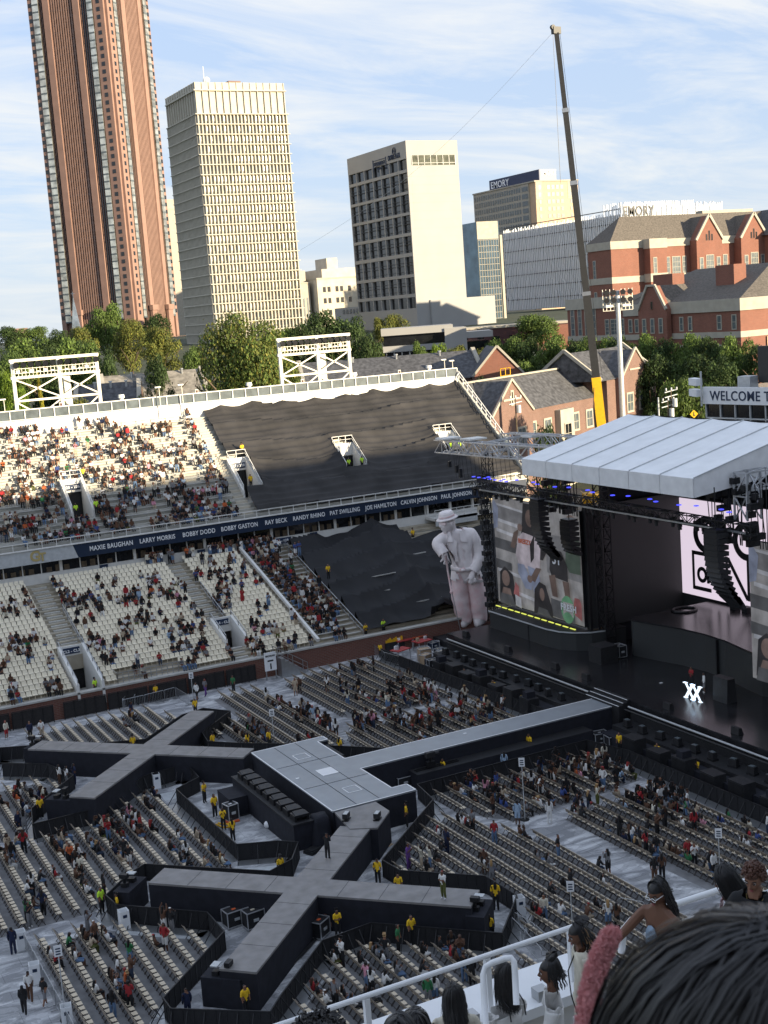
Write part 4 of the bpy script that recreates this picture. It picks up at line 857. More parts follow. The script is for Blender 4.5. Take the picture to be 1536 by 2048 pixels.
for r in range(UN):
 y0 = UY0+r*UDY; z = UZ0+r*UDZ
 segs = [(X0, X1)]
 for v in VOM_U:
  if v[2]-.3 < y0 < v[3]-.2:
   ns = []
   for s in segs: ns += [(s[0], v[0]), (v[1], s[1])] if s[0] < v[0] < s[1] else [s]
   segs = ns
 for s in segs: sp(MB().box(s[0], s[1], y0, y0+UDY+.2, z-1.2, z), 'row_step', 'deck_white')
 segs = [(X0, 32.6), (34.4, 50.4)]
 if VOM_U[0][2]-.5 < y0 < VOM_U[0][3]+.2: segs = [(X0, 31.9), (35.0, 50.4)]
 for s in segs:
  sp(MB().box(s[0], s[1], y0+.28, y0+.56, z+.36, z+.41), 'bench', 'bench_alu')
  mb = MB(); q = s[0]+.5
  while q < s[1]: mb.box(q-.03, q+.03, y0+.4, y0+.5, z, z+.36); q += 1.8
  sp(mb, 'bench_legs', 'bench_alu', kind='stuff')
for (a, b) in AIS_U:
 for r in range(UN-1):
  y0 = UY0+r*UDY
  if any(v[0]-.6 < (a+b)/2 < v[1]+.6 and v[2]-.4 < y0 < v[3] for v in VOM_U): continue
  sp(MB().box(a, b, y0+.37, y0+UDY, UZ0+r*UDZ, UZ0+r*UDZ+.27), 'aisle_step', 'stone_beige')
for a, b, c, d, lab in VOM_U:
 zc = UZ0+(c-UY0)*UK; zd = UZ0+(d-UY0)*UK
 for x in (a, b):
  sp(MB().hexa([(x-.1, c, zc-.9), (x+.1, c, zc-.9), (x+.1, d, zc-.9), (x-.1, d, zc-.9), (x-.1, c, zc+.5), (x+.1, c, zc+.5), (x+.1, d, zd+.55), (x-.1, d, zd+.55)]), 'entrance_wall', 'white_paint')
  sp(rail([(x, c, zc+.5), (x, d, zd+.55)], .7, mids=(.5,), posts=1.2, r=.035), 'entrance_rail', 'white_paint')
 sp(MB().box(a+.1, b-.1, d-.12, d+.1, zd-1.0, zd+.5), 'entrance_lintel', 'white_paint'); sp(MB().box(a+.1, b-.1, d+.2, d+.3, zc-.9, zd-.4), 'entrance_shade_panel', 'black_box')  # black panel stands for the shade in the upper passage
 sp(rail([(a, d, zd+.5), (b, d, zd+.5)], .9, mids=(.5,), posts=.9, r=.035), 'entrance_rail', 'white_paint'); sp(MB().box(a+.1, b-.1, c, d, zc-.98, zc-.9), 'entrance_floor', 'concrete')
 if lab:
  sp(MB().box(a+.2, b-.2, d-.2, d-.13, zd-.75, zd-.1), 'section_sign', 'navy_sign'); text(lab, .42, ((a+b)/2, d-.22, zd-.42), (1, 0, 0), (0, 0, 1), 'white_plastic', parent=stand, bold=.01)
zt = UZ0+UN*UDZ
sp(MB().box(X0, X1, UTOP, UTOP+.3, zt-1.5, zt+1.15), 'top_parapet', 'white_paint')
tr = MB(); tp = MB()
n = 50
for i in range(n+1): x = lerp(X0, X1, i/n); tr.beam((x, UTOP+.1, zt+1.15), (x, UTOP+.1, zt+2.35), .11)
tr.beam((X0, UTOP+.1, zt+2.35), (X1, UTOP+.1, zt+2.35), .12); tr.beam((X0, UTOP+.1, zt+1.25), (X1, UTOP+.1, zt+1.25), .08)
tp.box(X0, X1, UTOP+.16, UTOP+.18, zt+1.2, zt+2.3); sp(tr, 'top_rail', 'white_paint'); sp(tp, 'rail_mesh', 'window_grey')
sp(MB().hexa([(X1, UY0, 8), (X1+.3, UY0, 8), (X1+.3, UTOP+.3, 8), (X1, UTOP+.3, 8), (X1, UY0, UZ0+.7), (X1+.3, UY0, UZ0+.7), (X1+.3, UTOP+.3, zt+.9), (X1, UTOP+.3, zt+.9)]), 'end_wall', 'deck_white')
sp(rail([(X1+.15, UY0, UZ0+.7), (X1+.15, UTOP, zt+.9)], 1.0, .05, posts=1.3), 'end_rail', 'white_paint')
sp(MB().box(X0, X1, UTOP+.31, UTOP+.6, 0, zt+.5), 'rear_wall', 'concrete')
def floods(x0, x1, lab, nl):
 y = UTOP+.9; t = thing('floodlight_frame', lab, 'floodlights', (x0, y, zt-1)); w = x1-x0; z1 = 31.8-(zt-1); zb = 0
 for u in (0, w*.54, w): MB().box(u-.19, u+.19, -.19, .19, zb, z1).build('post', 'cream_steel', t)
 MB().box(w*.6, w*.6+.75, .5, 1.1, zb, z1-2.2).build('rear_column', 'cream_steel', t)
 for z in (z1, z1-1.95): MB().box(-.3, w+.3, -.16, .16, z-.16, z+.16).build('cross_beam', 'cream_steel', t)
 for z in (z1-4.6,): MB().box(0, w, -.12, .12, z-.12, z+.12).build('cross_beam', 'cream_steel', t)
 for a, b in ((0, w*.54), (w*.54, w)):
  for (p, q, r, s) in ((a, z1-2.1, b, z1-4.5), (b, z1-2.1, a, z1-4.5), (a, z1-4.7, b, zb+.8), (b, z1-4.7, a, zb+.8)):
   k = .5 if s < z1-5 and False else 1
   MB().beam((p, 0, q), (lerp(p, r, k), 0, lerp(q, s, k)), .16).build('brace', 'cream_steel', t)
 for r_, z in ((0, z1-.42),):
  for i in range(nl):
   u = lerp(.3, w-.2, i/(nl-1)); mb = MB(); mb.cyl((u, -.75, z-.12), (u, -.1, z+.05), .36, .16, 12, 0, cap=False); mb.cyl((u, -.72, z-.1), (u, -.70, z-.1), .33, .33, 12, 1); mb.beam((u, -.1, z), (u, 0, z+.3), .08)
   mb.build('lamp', ['black_metal', 'glass_dark'], t)
 for i in range(nl):
  u = lerp(.5, w-.5, i/(nl-1)); MB().box(u-.22, u+.22, -.45, -.16, z1-1.5, z1-1.1-.2*(i % 2)).build('ballast_box', 'cream_steel', t)
 mb = MB()
 for z in (z1-.95, z1-1.45): mb.beam((.1, -.5, z), (w-.1, -.5, z), .06)
 for i in range(nl*2): u = lerp(.1, w-.1, i/(nl*2-1)); mb.beam((u, -.5, z1-1.85), (u, -.5, z1-.9+(.2 if i % 3 else 0)), .05)
 mb.build('service_rail', 'cream_steel', t)
floods(30.3, 40.0, 'left steel floodlight frame rising behind the crowded upper deck', 12)
floods(63.2, 72.8, 'right steel floodlight frame rising behind the black covered deck', 12)
for i, (px, py, lab) in enumerate(((8, 800, 'lamp post left of the left floodlight frame'), (313, 775, 'lamp post standing alone right of the left floodlight frame'), (358, 770, 'lamp post just left of the black covered deck'), (890, 720, 'curved lamp post near the right corner of the deck'), (906, 722, 'lamp post exactly at the right corner of the deck'))):
 p = ony(px, py, UTOP+.5); t = thing('lamp_post', 'thin white '+lab, 'lamp post', (p[0], UTOP-.4 if i in (1, 2) else UTOP+.7, zt-.2)); h = p[2]-zt+.2
 MB().cyl((0, 0, 0), (0, 0, h), .06, .04).build('post', 'cream_steel', t); MB().box(-.5, .2, -.15, .15, h-.02, h+.13).build('lamp_head', 'white_paint', t)
for px, lab in ((242, 'left'), (500, 'middle one'), (712, 'beside right floodlights'), (862, 'right')):
 p = ony(px, 780, UTOP+1); t = thing('roof_vent', f'small white vent stack behind the top rail, {lab}', 'vent', (p[0], UTOP+1.2, zt)); MB().cyl((0, 0, 0), (0, 0, 2.6), .25).build('pipe', 'white_paint', t); MB().cyl((0, 0, 2.6), (0, 0, 3.0), .42, .36).build('cap', 'white_paint', t)
for px, lab in ((118, 'inside the left floodlight frame'), (392, 'between the two floodlight frames'), (605, 'inside the right floodlight frame'), (800, 'right of the right floodlight frame')):
 p = ony(px, 780, UTOP+.3); t = thing('rail_lantern', f'small square lantern on the top rail {lab}', 'lantern', (p[0], UTOP+.2, zt+2.3)); MB().box(-.18, .18, -.15, .15, .02, .5).build('box', 'cream_steel', t); MB().box(-.12, .12, -.17, -.155, .1, .42).build('lens', 'brick_dark', t)
def tarp(name, lab, xa, xb, y0, z0, k, ya, yb, holes, nx, ny, sagf, mt, seams, grp='black tarpaulins over closed seats'):
 t = thing(name, lab, 'tarpaulin', (0, SO, 0), group=grp)
 vs = []; idx = {}; fs = []
 for j in range(ny+1):
  for i in range(nx+1):
   u = i/nx; v = j/ny; x = lerp(xa(v), xb(v), u); y = lerp(ya, yb, v); z = z0+(y-y0)*k+sagf(x, y, u, v)
   idx[(i, j)] = len(vs); vs.append((x, y-SO, z))
 for j in range(ny):
  for i in range(nx):
   a = vs[idx[(i, j)]]; b = vs[idx[(i+1, j+1)]]; cx_, cy_ = (a[0]+b[0])/2, (a[1]+b[1])/2+SO
   if any(h[0] < cx_ < h[1] and h[2] < cy_ < h[3] for h in holes): continue
   fs.append((idx[(i, j)], idx[(i+1, j)], idx[(i+1, j+1)], idx[(i, j+1)]))
 me = bpy.data.meshes.new('sheet'); me.from_pydata(vs, [], fs); me.materials.append(MATS[mt]); me.polygons.foreach_set('use_smooth', [True]*len(fs)); o = bpy.data.objects.new('sheet', me); COL.objects.link(o); o.parent = t
 return t
def sag_u(x, y, u, v):
 n = noise.noise(Vector((x*.12, y*.9, 1)))*.14+noise.noise(Vector((x*.5, y*2.4, 5)))*.05-abs(noise.noise(Vector((x*.5+y*.3, y*.2, 8))))*.08
 ph = (y-UY0)/UDY; st = .14*abs(math.sin(math.pi*ph/1.0)); s = 0
 w = ((v*5.0+.15*math.sin(x*.21)) % 1.0); s += .42*w**4
 if v > .9: s += -.4*(v-.9)/.1*abs(math.sin(x*.75))
 for (a, b, c, d, _) in VOM_U[1:]:
  dd = max(0, max(a-x, x-b))+max(0, max(c-y, y-d)); s += .65*math.exp(-dd*.9)
 return .55-st+n+s
tarp('black_tarpaulin', 'huge black sheet covering the right part of the upper deck', lambda v: 52.2, lambda v: 87.9, UY0, UZ0, UK, UY0-.3, UTOP-.1, [(v[0]-.1, v[1]+.1, v[2]-.2, v[3]+.1) for v in VOM_U[1:]], 300, 120, sag_u, 'tarp_brown', None)
def sag_l(x, y, u, v):
 n = noise.noise(Vector((x*.3, y*.8, 9)))*.12
 w = (v*6.0+.35*math.sin(x*.25+v)) % 1.0; s = .95*w**3-.1
 r = abs(x-(64.5+v*1.5)); s += .5*abs(noise.noise(Vector((x*.35, y*.15, 3))))+.75*math.exp(-r*.8)+.5*math.exp(-abs(x-72)*1.0)*(1-v)
 if v > .82: s += (v-.82)/.18*.5*math.sin(x*.6)
 return .45+n+s
tarp('black_tarpaulin', 'black sheets draped in steps over the lower deck beside the statue', lambda v: 55.1, lambda v: 87, LY0, LZ0, LK, LY0+.3, 134.6, [(69.3, 88, 131.0, 136)], 200, 110, sag_l, 'tarp', None)
for (a, b, x0, x1) in ((.30, .9, 57, 61), (.46, .8, 59, 63.4), (.62, .6, 66, 69), (.14, .5, 62, 65.5)):
 y = lerp(LY0, 134.6, a); t = None
 sp(MB().beam((x0, y, LZ0+(y-LY0)*LK+.42+.4), (x1, y, LZ0+(y-LY0)*LK+.45+.45), .12, .1), 'exposed_bench_edge', 'bench_alu')
SCR = [(11.5, 15.3), (15.5, 19.2), (19.4, 23.1), (24.0, 27.9), (28.1, 31.8), (32.0, 35.6), (35.8, 39.4), (39.6, 42.6)]
def fence_panel(L, h=1.1, scr=.98):
 mb = MB(); mb.box(0, L, -.02, .02, h-.05, h, 0); mb.box(0, L, -.02, .02, .04, .1, 0)
 for u in (0, L*.25, L*.5, L*.75, L-.04): mb.box(u, u+.05, -.025, .025, 0, h, 0)
 mb.box(.05, L-.05, -.012, .0, .1, h*scr-.05, 1); return mb
mat('scrim', (.02, .018, .018), .85, var=.3, scale=5)
for i, (a, b) in enumerate(SCR):
 t = thing('wall_fence', f'dark mesh fence panel leaning on the brick field wall, {["leftmost", "second", "third", "fourth, beside the two white bins", "fifth", "sixth", "seventh", "last, left of the number 1 sign"][i]}', 'fence panel', (a, 114.55, 0), group='dark fence panels along the brick wall')
 h = 1.65; MB().box(0, b-a, -.02, .02, h-.06, h).build('top_rail', 'black_metal', t)
 for k in range(5): u = lerp(0, b-a-.06, k/4); MB().box(u, u+.06, -.03, .03, 0, h-.06).build('post', 'black_metal', t)
 MB().box(.06, b-a-.06, .021, .03, .1, h-.1).build('scrim', 'scrim', t)
# runways, platform, stage
DZ = 2.1
def deck(name, lab, poly, z=DZ, top='deck_grey', skirt='black_cloth', cat='runway', edge=None, th=.12, lines=()):
 t = thing(name, lab, cat, (0, 0, 0))
 ins = poly
 MB().prism(ins, 0.0, z-th-.004).build('skirt', skirt, t)
 cx_ = sum(p[0] for p in poly)/len(poly); cy_ = sum(p[1] for p in poly)/len(poly)
 MB().prism(poly, z-th, z, 0).build('deck', top, t)
 if edge:
  for (a, b) in edge: MB().beam((a[0], a[1], z+.005), (b[0], b[1], z+.005), .09, .02).build('edge_line', 'white_line', t)
 return t
def arm(cx_, cy_, ang, L, w=2.05):
 c, s = math.cos(rad(ang)), math.sin(rad(ang)); h = w/2
 return [(cx_-s*-h*0+c*0, cy_)], c, s, h
def xstage(cx_, cy_, Ls, lab, w=2.05):
 h = w/2; q = h*math.sqrt(2); pts = []
 for k, L in enumerate(Ls):
  a = rad(45+90*k); c, s = math.cos(a), math.sin(a)
  pts.append((cx_+c*L+s*h, cy_+s*L-c*h)); pts.append((cx_+c*L-s*h, cy_+s*L+c*h))
  an = rad(90+90*k); pts.append((cx_+math.cos(an)*q, cy_+math.sin(an)*q))
 t = deck('cross_runway', lab, pts)
 for k, L in enumerate(Ls):
  a = rad(45+90*k); c, s = math.cos(a), math.sin(a); u = 2.2
  while u < L-.5: MB().beam((cx_+c*u+s*h, cy_+s*u-c*h, DZ+.003), (cx_+c*u-s*h, cy_+s*u+c*h, DZ+.003), .025, .006).build('deck_joint', 'black_box', t); u += 2.44
 return t
xstage(26.1, 95.2, (9.6, 10.2, 10.0, 8.4), 'X shaped black skirted runway nearer the left stand, its deck empty')
xstage(26.2, 65.3, (8.6, 9.6, 9.7, 9.9), 'X shaped black skirted runway in the foreground with a performer on its right arm')
mp_ = [(32.1, 74.4), (38.3, 74.4), (38.3, 75.7), (37.15, 75.7), (37.15, 80.5), (60.3, 80.5), (60.3, 83.1), (37.15, 83.1), (37.15, 87.9), (38.0, 87.9), (38.0, 88.8), (32.1, 88.8)]
t = deck('central_platform', 'blue grey rectangular platform with white edges joined to the long catwalk to the stage', mp_, z=DZ+.12, top='deck_blue', cat='platform', edge=[(mp_[i], mp_[(i+1) % 12]) for i in range(12) if i != 5])
zt2 = DZ+.13
def sq(mb, cx_, cy_, a, b, r, w=.07):
 for (p, q) in (((-a, -b), (a, -b)), ((a, -b), (a, b)), ((a, b), (-a, b)), ((-a, b), (-a, -b))): mb.beam((cx_+p[0], cy_+p[1], zt2+.006), (cx_+q[0], cy_+q[1], zt2+.006), w, .016)
for px, py in ((603, 1513), (704, 1578)):
 p = onz(px, py, zt2); mb = MB(); sq(mb, p[0], p[1], .5, .55, 0); mb.build('white_square', 'white_line', t)
p = onz(654, 1543, zt2); MB().box(p[0]-.62, p[0]+.62, p[1]-.7, p[1]+.7, zt2, zt2+.02).build('white_panel', 'white_line', t)
for y in (79.2, 84.2): MB().box(32.2, 37.1, y-.02, y+.02, zt2, zt2+.006).build('deck_seam', 'black_box', t)
for x in (33.9, 35.6): MB().box(x-.02, x+.02, 74.5, 88.7, zt2, zt2+.006).build('deck_seam', 'black_box', t)
MB().box(33.0, 34.9, 73.75, 73.85, 1.2, 1.28).build('step_line', 'white_line', t); 
deck('ramp_block', 'dark sloped ramp joining the platform to the foreground runway', [(31.8, 71.2), (33.3, 70.3), (35.2, 72.3), (35.2, 74.3), (32.2, 74.3)], z=DZ+.05, top='deck_grey', cat='ramp')
t = thing('platform_stairs', 'black stairs with white edges in the far notch of the platform', 'stairs', (37.4, 84.2, 0))
for i in range(5): MB().box(i*.32, i*.32+.34, .2, 3.2, 0, 2.0-i*.38).build('step', 'black_box', t); MB().box(i*.32, i*.32+.05, .2, 3.2, 2.0-i*.38+.002, 2.02-i*.38).build('step_edge', 'white_line', t)
t = thing('catwalk_apron', 'lower black ledge running beside the long catwalk', 'ledge', (41, 79.2, 0))
MB().box(0, 15.5, 0, 1.28, 0, 1.15).build('skirt', 'black_cloth', t); MB().box(0, 15.5, 0, 1.28, 1.152, 1.2).build('top', 'black_box', t)
t = thing('rail_camera', 'black tracking camera on the ledge beside the catwalk', 'camera', (42.5, 79.9, 1.2)); MB().box(-1.3, 2.3, -.15, -.1, .02, .1).build('track', 'black_metal', t); MB().box(-1.3, 2.3, .1, .15, .02, .1).build('track', 'black_metal', t)
mb = MB(); mb.box(-.3, .3, -.2, .2, .1, .5); mb.cyl((0, 0, .5), (0, 0, .8), .1); mb.build('dolly', 'black_metal', t); mb = MB(); mb.box(-.35, .35, -.18, .18, .8, 1.2); mb.cyl((.35, 0, 1.0), (.7, 0, 1.0), .14); mb.build('camera_body', 'black_box', t)
for px, py, z, lab in ((930, 1467, DZ+.13, 'on the catwalk'), (595, 1557, DZ+.13, 'on the central platform'), (1322, 1366, 2.72, 'on the main stage floor')):
 p = onz(px, py, z); tag(MB().box(-.13, .13, -.1, .1, 0, .02).build('paper_sheet', 'white_line', loc=(p[0], p[1], z)), 'small white paper lying '+lab, 'paper')
t = thing('light_riser', 'long black skirted riser with a row of flat black lamps in front of the platform', 'riser', (29.4, 74.7, 0))
MB().box(0, 1.5, 0, 11.2, 0, 1.75).build('skirt', 'black_cloth', t); MB().box(-.06, 1.56, -.06, 11.26, 1.752, 1.85).build('top', 'black_box', t)
for i in range(9):
 y = .7+i*1.2; mb = MB(); mb.box(.3, 1.25, y-.1, y+.1, 1.85, 1.98); mb.box(.25, .4, y-.4, y+.4, 1.85, 2.25); mb.box(1.15, 1.3, y-.4, y+.4, 1.85, 2.25); mb.hexa([(.35, y-.42, 2.1), (1.2, y-.42, 2.1), (1.2, y+.42, 2.1), (.35, y+.42, 2.1), (.3, y-.42, 2.28), (1.25, y-.42, 2.28), (1.15, y+.3, 2.36), (.4, y+.3, 2.36)]); mb.build('flat_lamp', 'black_metal', t)
MB().box(-1.4, -.02, 8.2, 10.6, 0, 1.35).build('side_box', 'black_cloth', t)
def drape(name, lab, loc, sx, sy, h, rz=0, cat='equipment'):
 mb = MB(); n = 14; rings = 6
 for j in range(rings+1):
  v = j/rings; zz = h*(1-v)
  for i in range(n):
   a = i/n*6.283; rr = (.62+.38*v)*(1+.09*math.sin(a*5+v*2)); q = 1/max(abs(math.cos(a)), abs(math.sin(a)))**.7
   mb.v.append((sx/2*rr*math.cos(a)*q, sy/2*rr*math.sin(a)*q, zz+.05*math.sin(a*3)*(1-v)))
 for j in range(rings):
  for i in range(n): k = (i+1) % n; mb.f.append((j*n+i, (j+1)*n+i, (j+1)*n+k, j*n+k)); mb.m.append(0)
 mb.f.append(tuple(range(n))); mb.m.append(0); o = mb.build(name, 'black_cloth', smooth=True, loc=loc); o.rotation_euler = (0, 0, rz); return tag(o, lab, cat)
p = onz(643, 1685, .1); drape('covered_camera', 'piece of equipment under a black cloth at the near end of the lamp riser', (p[0], p[1], 0), 1.6, 1.8, 2.0)
p = onz(540, 1655, 0); t = MB().sphere((0, 0, .25), (.42, .34, .3), 12).build('plastic_bundle', 'white_plastic', smooth=True, loc=(p[0], p[1], 0)); tag(t, 'white plastic bundle lying beside the lamp riser', 'bundle')
p = onz(584, 1683, 0); t = thing('fire_extinguisher', 'red fire extinguisher standing near the lamp riser', 'extinguisher', (p[0], p[1], 0)); MB().cyl((0, 0, 0), (0, 0, .5), .11).build('cylinder', 'red', t); MB().box(-.05, .12, -.04, .04, .5, .62).build('valve', 'black_metal', t)
p = onz(1098-0, 0+1300, 0) if False else onz(917, 1348, 0); t = thing('fire_extinguisher', 'red fire extinguisher beside the road case at the pit end', 'extinguisher', (p[0], p[1], 0)); MB().cyl((0, 0, 0), (0, 0, .7), .16).build('cylinder', 'red', t); MB().box(-.05, .12, -.04, .04, .7, .82).build('valve', 'black_metal', t)
def light_box(px, py, z, lab, rz=0, s=1):
 p = onz(px, py, z); t = thing('stage_light', lab, 'stage light', (p[0], p[1], z), rz); MB().box(-.3*s, .3*s, -.18*s, .18*s, 0, .12).build('base', 'black_metal', t)
 MB().box(-.28*s, .28*s, -.15*s, .15*s, .2, .5).build('body', 'black_box', t); MB().box(-.24*s, .24*s, -.12*s, .12*s, .502, .53).build('lens', 'pipe_grey', t); return t
for px, py, lab in ((693, 1641, 'at the left side of the ramp'), (755, 1640, 'at the right side of the ramp')): light_box(px, py, DZ, 'square stage lamp '+lab, .8, 1.1)
p = onz(628, 1703, 0); t = thing('stage_light', 'flat black lamp lying on the floor beside the runway', 'stage light', (p[0], p[1], 0), .4); MB().box(-.6, .6, -.4, .4, 0, .2).build('body', 'black_metal', t); MB().box(-.45, .45, -.28, .28, .202, .24).build('lens', 'black_box', t)
for px, py, lab, ang in ((128, 1622, 'at the near left end of the far X runway', 45), (452, 1985, 'at the near end of the foreground X runway', 45), (262, 1800, 'at the left end of the foreground X runway', -45), (960, 1850, 'at the right end of the foreground X runway', -45), (75, 1512, 'at the far left end of the far X runway', -45)):
 p = onz(px, py, .6); t = thing('camera_podium', f'black skirted camera podium {lab}', 'podium', (p[0], p[1], 0), rad(ang)); MB().box(-.5, .55, -1.1, 1.1, 0, 1.6).build('skirt', 'black_cloth', t)
 mb = MB(); mb.box(-.3, .1, -.5, -.2, 1.6, 1.85); mb.box(-.3, .2, .2, .55, 1.6, 1.85); mb.cyl((-.1, -.35, 1.85), (-.1, -.35, 2.2), .1); mb.box(-.35, .15, -.5, -.2, 2.15, 2.4); mb.build('lamp_base', 'black_metal', t); MB().box(-.32, .22, .2, .6, 2.1, 2.16).build('lamp_top', 'pipe_grey', t)
CASES = []
def road_case(px, py, z, lab, sx=1.1, sy=.7, sz=.9, rz=0, body='black_box', lid=None, at3=None):
 p = onz(px, py, z) if at3 is None else at3; t = thing('road_case', lab, 'road case', (p[0], p[1], z), rz)
 MB().box(-sx/2+.03, sx/2-.03, -sy/2+.03, sy/2-.03, .12, sz-.03).build('body', body, t); mb = MB()
 for a in (-1, 1):
  for b in (-1, 1): mb.beam((a*sx/2, b*sy/2, .1), (a*sx/2, b*sy/2, sz), .05)
  for z_ in (.1, sz): mb.beam((a*sx/2, -sy/2, z_), (a*sx/2, sy/2, z_), .05); mb.beam((-sx/2, a*sy/2, z_), (sx/2, a*sy/2, z_), .05)
 mb.build('metal_edges', 'truss_alu', t)
 for a in (-1, 1):
  for b in (-1, 1): MB().cyl((a*(sx/2-.12), b*(sy/2-.1)-.03, .06), (a*(sx/2-.12), b*(sy/2-.1)+.03, .06), .06).build('wheel', 'black_metal', t)
 MB().box(-.16, .16, -sy/2-.03, -sy/2+.02, sz*.45, sz*.6).build('handle', 'pipe_grey', t)
 MB().box(-.12, .12, -.08, .08, sz-.028, sz-.0).build('sticker', lid or 'stone_beige', t); return t
road_case(470, 1850, 0, 'black road case with a red label standing left beside the runway', 1.2, .8, 1.0, .1, lid='orange'); road_case(508, 1853, 0, 'plain black road case right of the one with the red label', 1.1, .8, 1.05, .1)
road_case(640, 1872, 0, 'road case in the crook of the foreground X feeding thick cables', 1.0, .8, 1.0, .6, lid='orange'); road_case(463, 1640, 0, 'case with an orange base behind the yellow shirted staff', .8, .8, 1.2, .2, lid='truss_alu')
p = onz(463, 1642, 0); tag(MB().box(-.46, .46, -.46, .46, .02, .11).build('orange_dolly', 'orange', loc=(p[0], p[1], 0)), 'orange dolly under the case behind the staff', 'dolly')
p = onz(655, 1858, 0); t = MB().hexa([(0, -.4, 0), (.1, -.4, 0), (.1, .4, 0), (0, .4, 0), (-.4, -.4, 1.0), (-.3, -.4, 1.0), (-.3, .4, 1.0), (-.4, .4, 1.0)]).build('case_lid', 'brick_dorm', loc=(p[0]+.2, p[1], 0)); tag(t, 'brown case lid leaning against the case in the crook of the X', 'case lid')
def cable(name, lab, pix, r=.05, m='black_metal', z=0):
 P = [onz(x, y, z) for x, y in pix]; mb = MB(); mb.tube([(q[0], q[1], z+r) for q in P], r, 6); return tag(mb.build(name, m), lab, 'cable')
cable('thick_cable', 'thick black cable bundle along the near arm of the foreground X', [(630, 1862), (622, 1880), (600, 1905), (570, 1935), (545, 1965), (530, 1975)], .12)
cable('thick_cable', 'second thick cable beside the first along the near arm', [(636, 1866), (628, 1886), (606, 1910), (576, 1940), (552, 1968)], .1)
cable('cable', 'thin cable snaking right of the ramp towards the yellow shirts', [(738, 1692), (722, 1705), (715, 1720), (697, 1745), (690, 1760)], .03)
cable('cable', 'black cables crossing the floor behind the staff', [(395, 1548), (430, 1552), (465, 1556), (500, 1560)], .05)
cable('cable', 'black cable running from the riser to the orange case', [(475, 1635), (500, 1628), (525, 1620)], .05)
cable('yellow_hose', 'yellow hose coil beside the row of staff', [(432, 1650), (445, 1656), (460, 1656), (455, 1650), (436, 1648)], .06, 'yellow')
p = onz(762, 1693, 0); o = MB().box(-.75, .75, -.45, .45, 0, .02).build('cardboard_sheet', 'wood_card', loc=(p[0], p[1], .002)); o.rotation_euler = (0, 0, .3); tag(o, 'flat brown cardboard sheet on the floor by the ramp', 'cardboard')
p = onz(798, 1643, 0); o = MB().sphere((0, 0, .06), (.35, .2, .08), 10).build('bright_bag', 'green_lime', loc=(p[0], p[1], 0)); tag(o, 'lime green bundle on the floor behind the platform edge', 'bag')
BAR = {'panels': 0}
def barricade(pts, lab, h=1.15, outside=1, brace=True, z0=0):
 t = thing('barricade', lab, 'barricade', (pts[0][0], pts[0][1], z0), group='black scrimmed crowd barricades'); O = Vector((pts[0][0], pts[0][1], 0))
 for a, b in zip(pts, pts[1:]):
  A = Vector((a[0], a[1], 0)); B = Vector((b[0], b[1], 0)); L = (B-A).length; n = max(1, round(L/2.0)); d = (B-A)/n; ang = math.atan2(d.y, d.x)
  for i in range(n):
   key = ('bar', round(d.length, 2), h)
   if key not in MESHC:
    l = d.length; mb = MB(); mb.box(0, l, -.03, .03, h-.06, h, 0); mb.box(0, l, -.03, .03, .02, .08, 0)
    for u in (0, l/3, l*2/3, l-.05): mb.box(u, u+.05, -.03, .03, 0, h-.06, 0)
    mb.box(.03, l-.03, -.008, .008, .08, h-.06, 1)
    if brace:
     for u in (.05, l*.5): mb.beam((u, 0, h-.15), (u, -.75*outside, .02), .04, mi=0)
     mb.box(0, l, -.8*outside-.03 if outside > 0 else .02, -.02 if outside > 0 else .8, 0, .015, 2)
    MESHC[key] = mb.mesh('barricade_panel', ['black_metal', 'black_scrim', 'steel'])
   inst(MESHC[key], 'panel', t, tuple(A+d*i-O), ang)
 return t
MESHC = {}
C1 = [(15.4, 87.8), (16.0, 90.9)]
barricade([(19.8, 87.9), (24.6, 92.2), (27.4, 92.7), (28.2, 92.1), (28.0, 89.3), (25.8, 88.0), (25.8, 75.7)], 'winding black barricade left of the row of staff, from the far X to the pen corner')
barricade([(16.0, 90.9), (15.4, 87.8), (19.8, 87.9)][::1], 'black barricade wrapped around the near left tip of the far X runway')
barricade([(25.8, 75.7), (28.2, 74.6), (29.2, 73.6), (27.8, 71.4), (26.0, 70.6), (22.6, 73.8), (19.9, 76.4), (18.4, 75.4), (16.6, 73.4), (16.8, 71.7), (20.9, 67.6), (20.9, 64.8), (15.8, 59.8), (15.8, 58.6), (19.8, 55.5), (20.8, 56.6)], 'black barricade enclosing the left side of the foreground X runway')
barricade([(20.8, 56.6), (24.9, 60.6), (28.0, 60.9), (33.2, 55.7), (36.3, 59.0), (36.2, 62.2), (32.5, 65.9), (32.3, 67.9), (39.7, 74.6), (40.2, 77.8)], 'black barricade enclosing the right side of the foreground X runway')
barricade([(40.2, 77.8), (54.9, 77.9), (55.9, 74), (55.9, 46)], 'long black barricade beside the catwalk turning along the right half of the pit')
barricade([(16.2, 102.6), (19.2, 100.0), (20.3, 96.0), (16.0, 90.9)], 'black barricade closing the left notch of the far X runway')
barricade([(14.0, 103.8), (16.9, 106.7), (20.3, 105.0), (24.3, 102.2), (27.4, 100.8), (32.0, 105.2), (34.2, 105.8), (35.8, 103.4), (31.8, 99.4), (31.4, 96.8), (33.4, 94.6), (36.6, 91.8), (43.5, 84.4)], 'black barricade behind the far X runway facing the brick wall')
barricade([(55.4, 113.0), (55.9, 100.0), (56.6, 89.0), (56.8, 84.0)], 'black barricade along the left half of the pit')
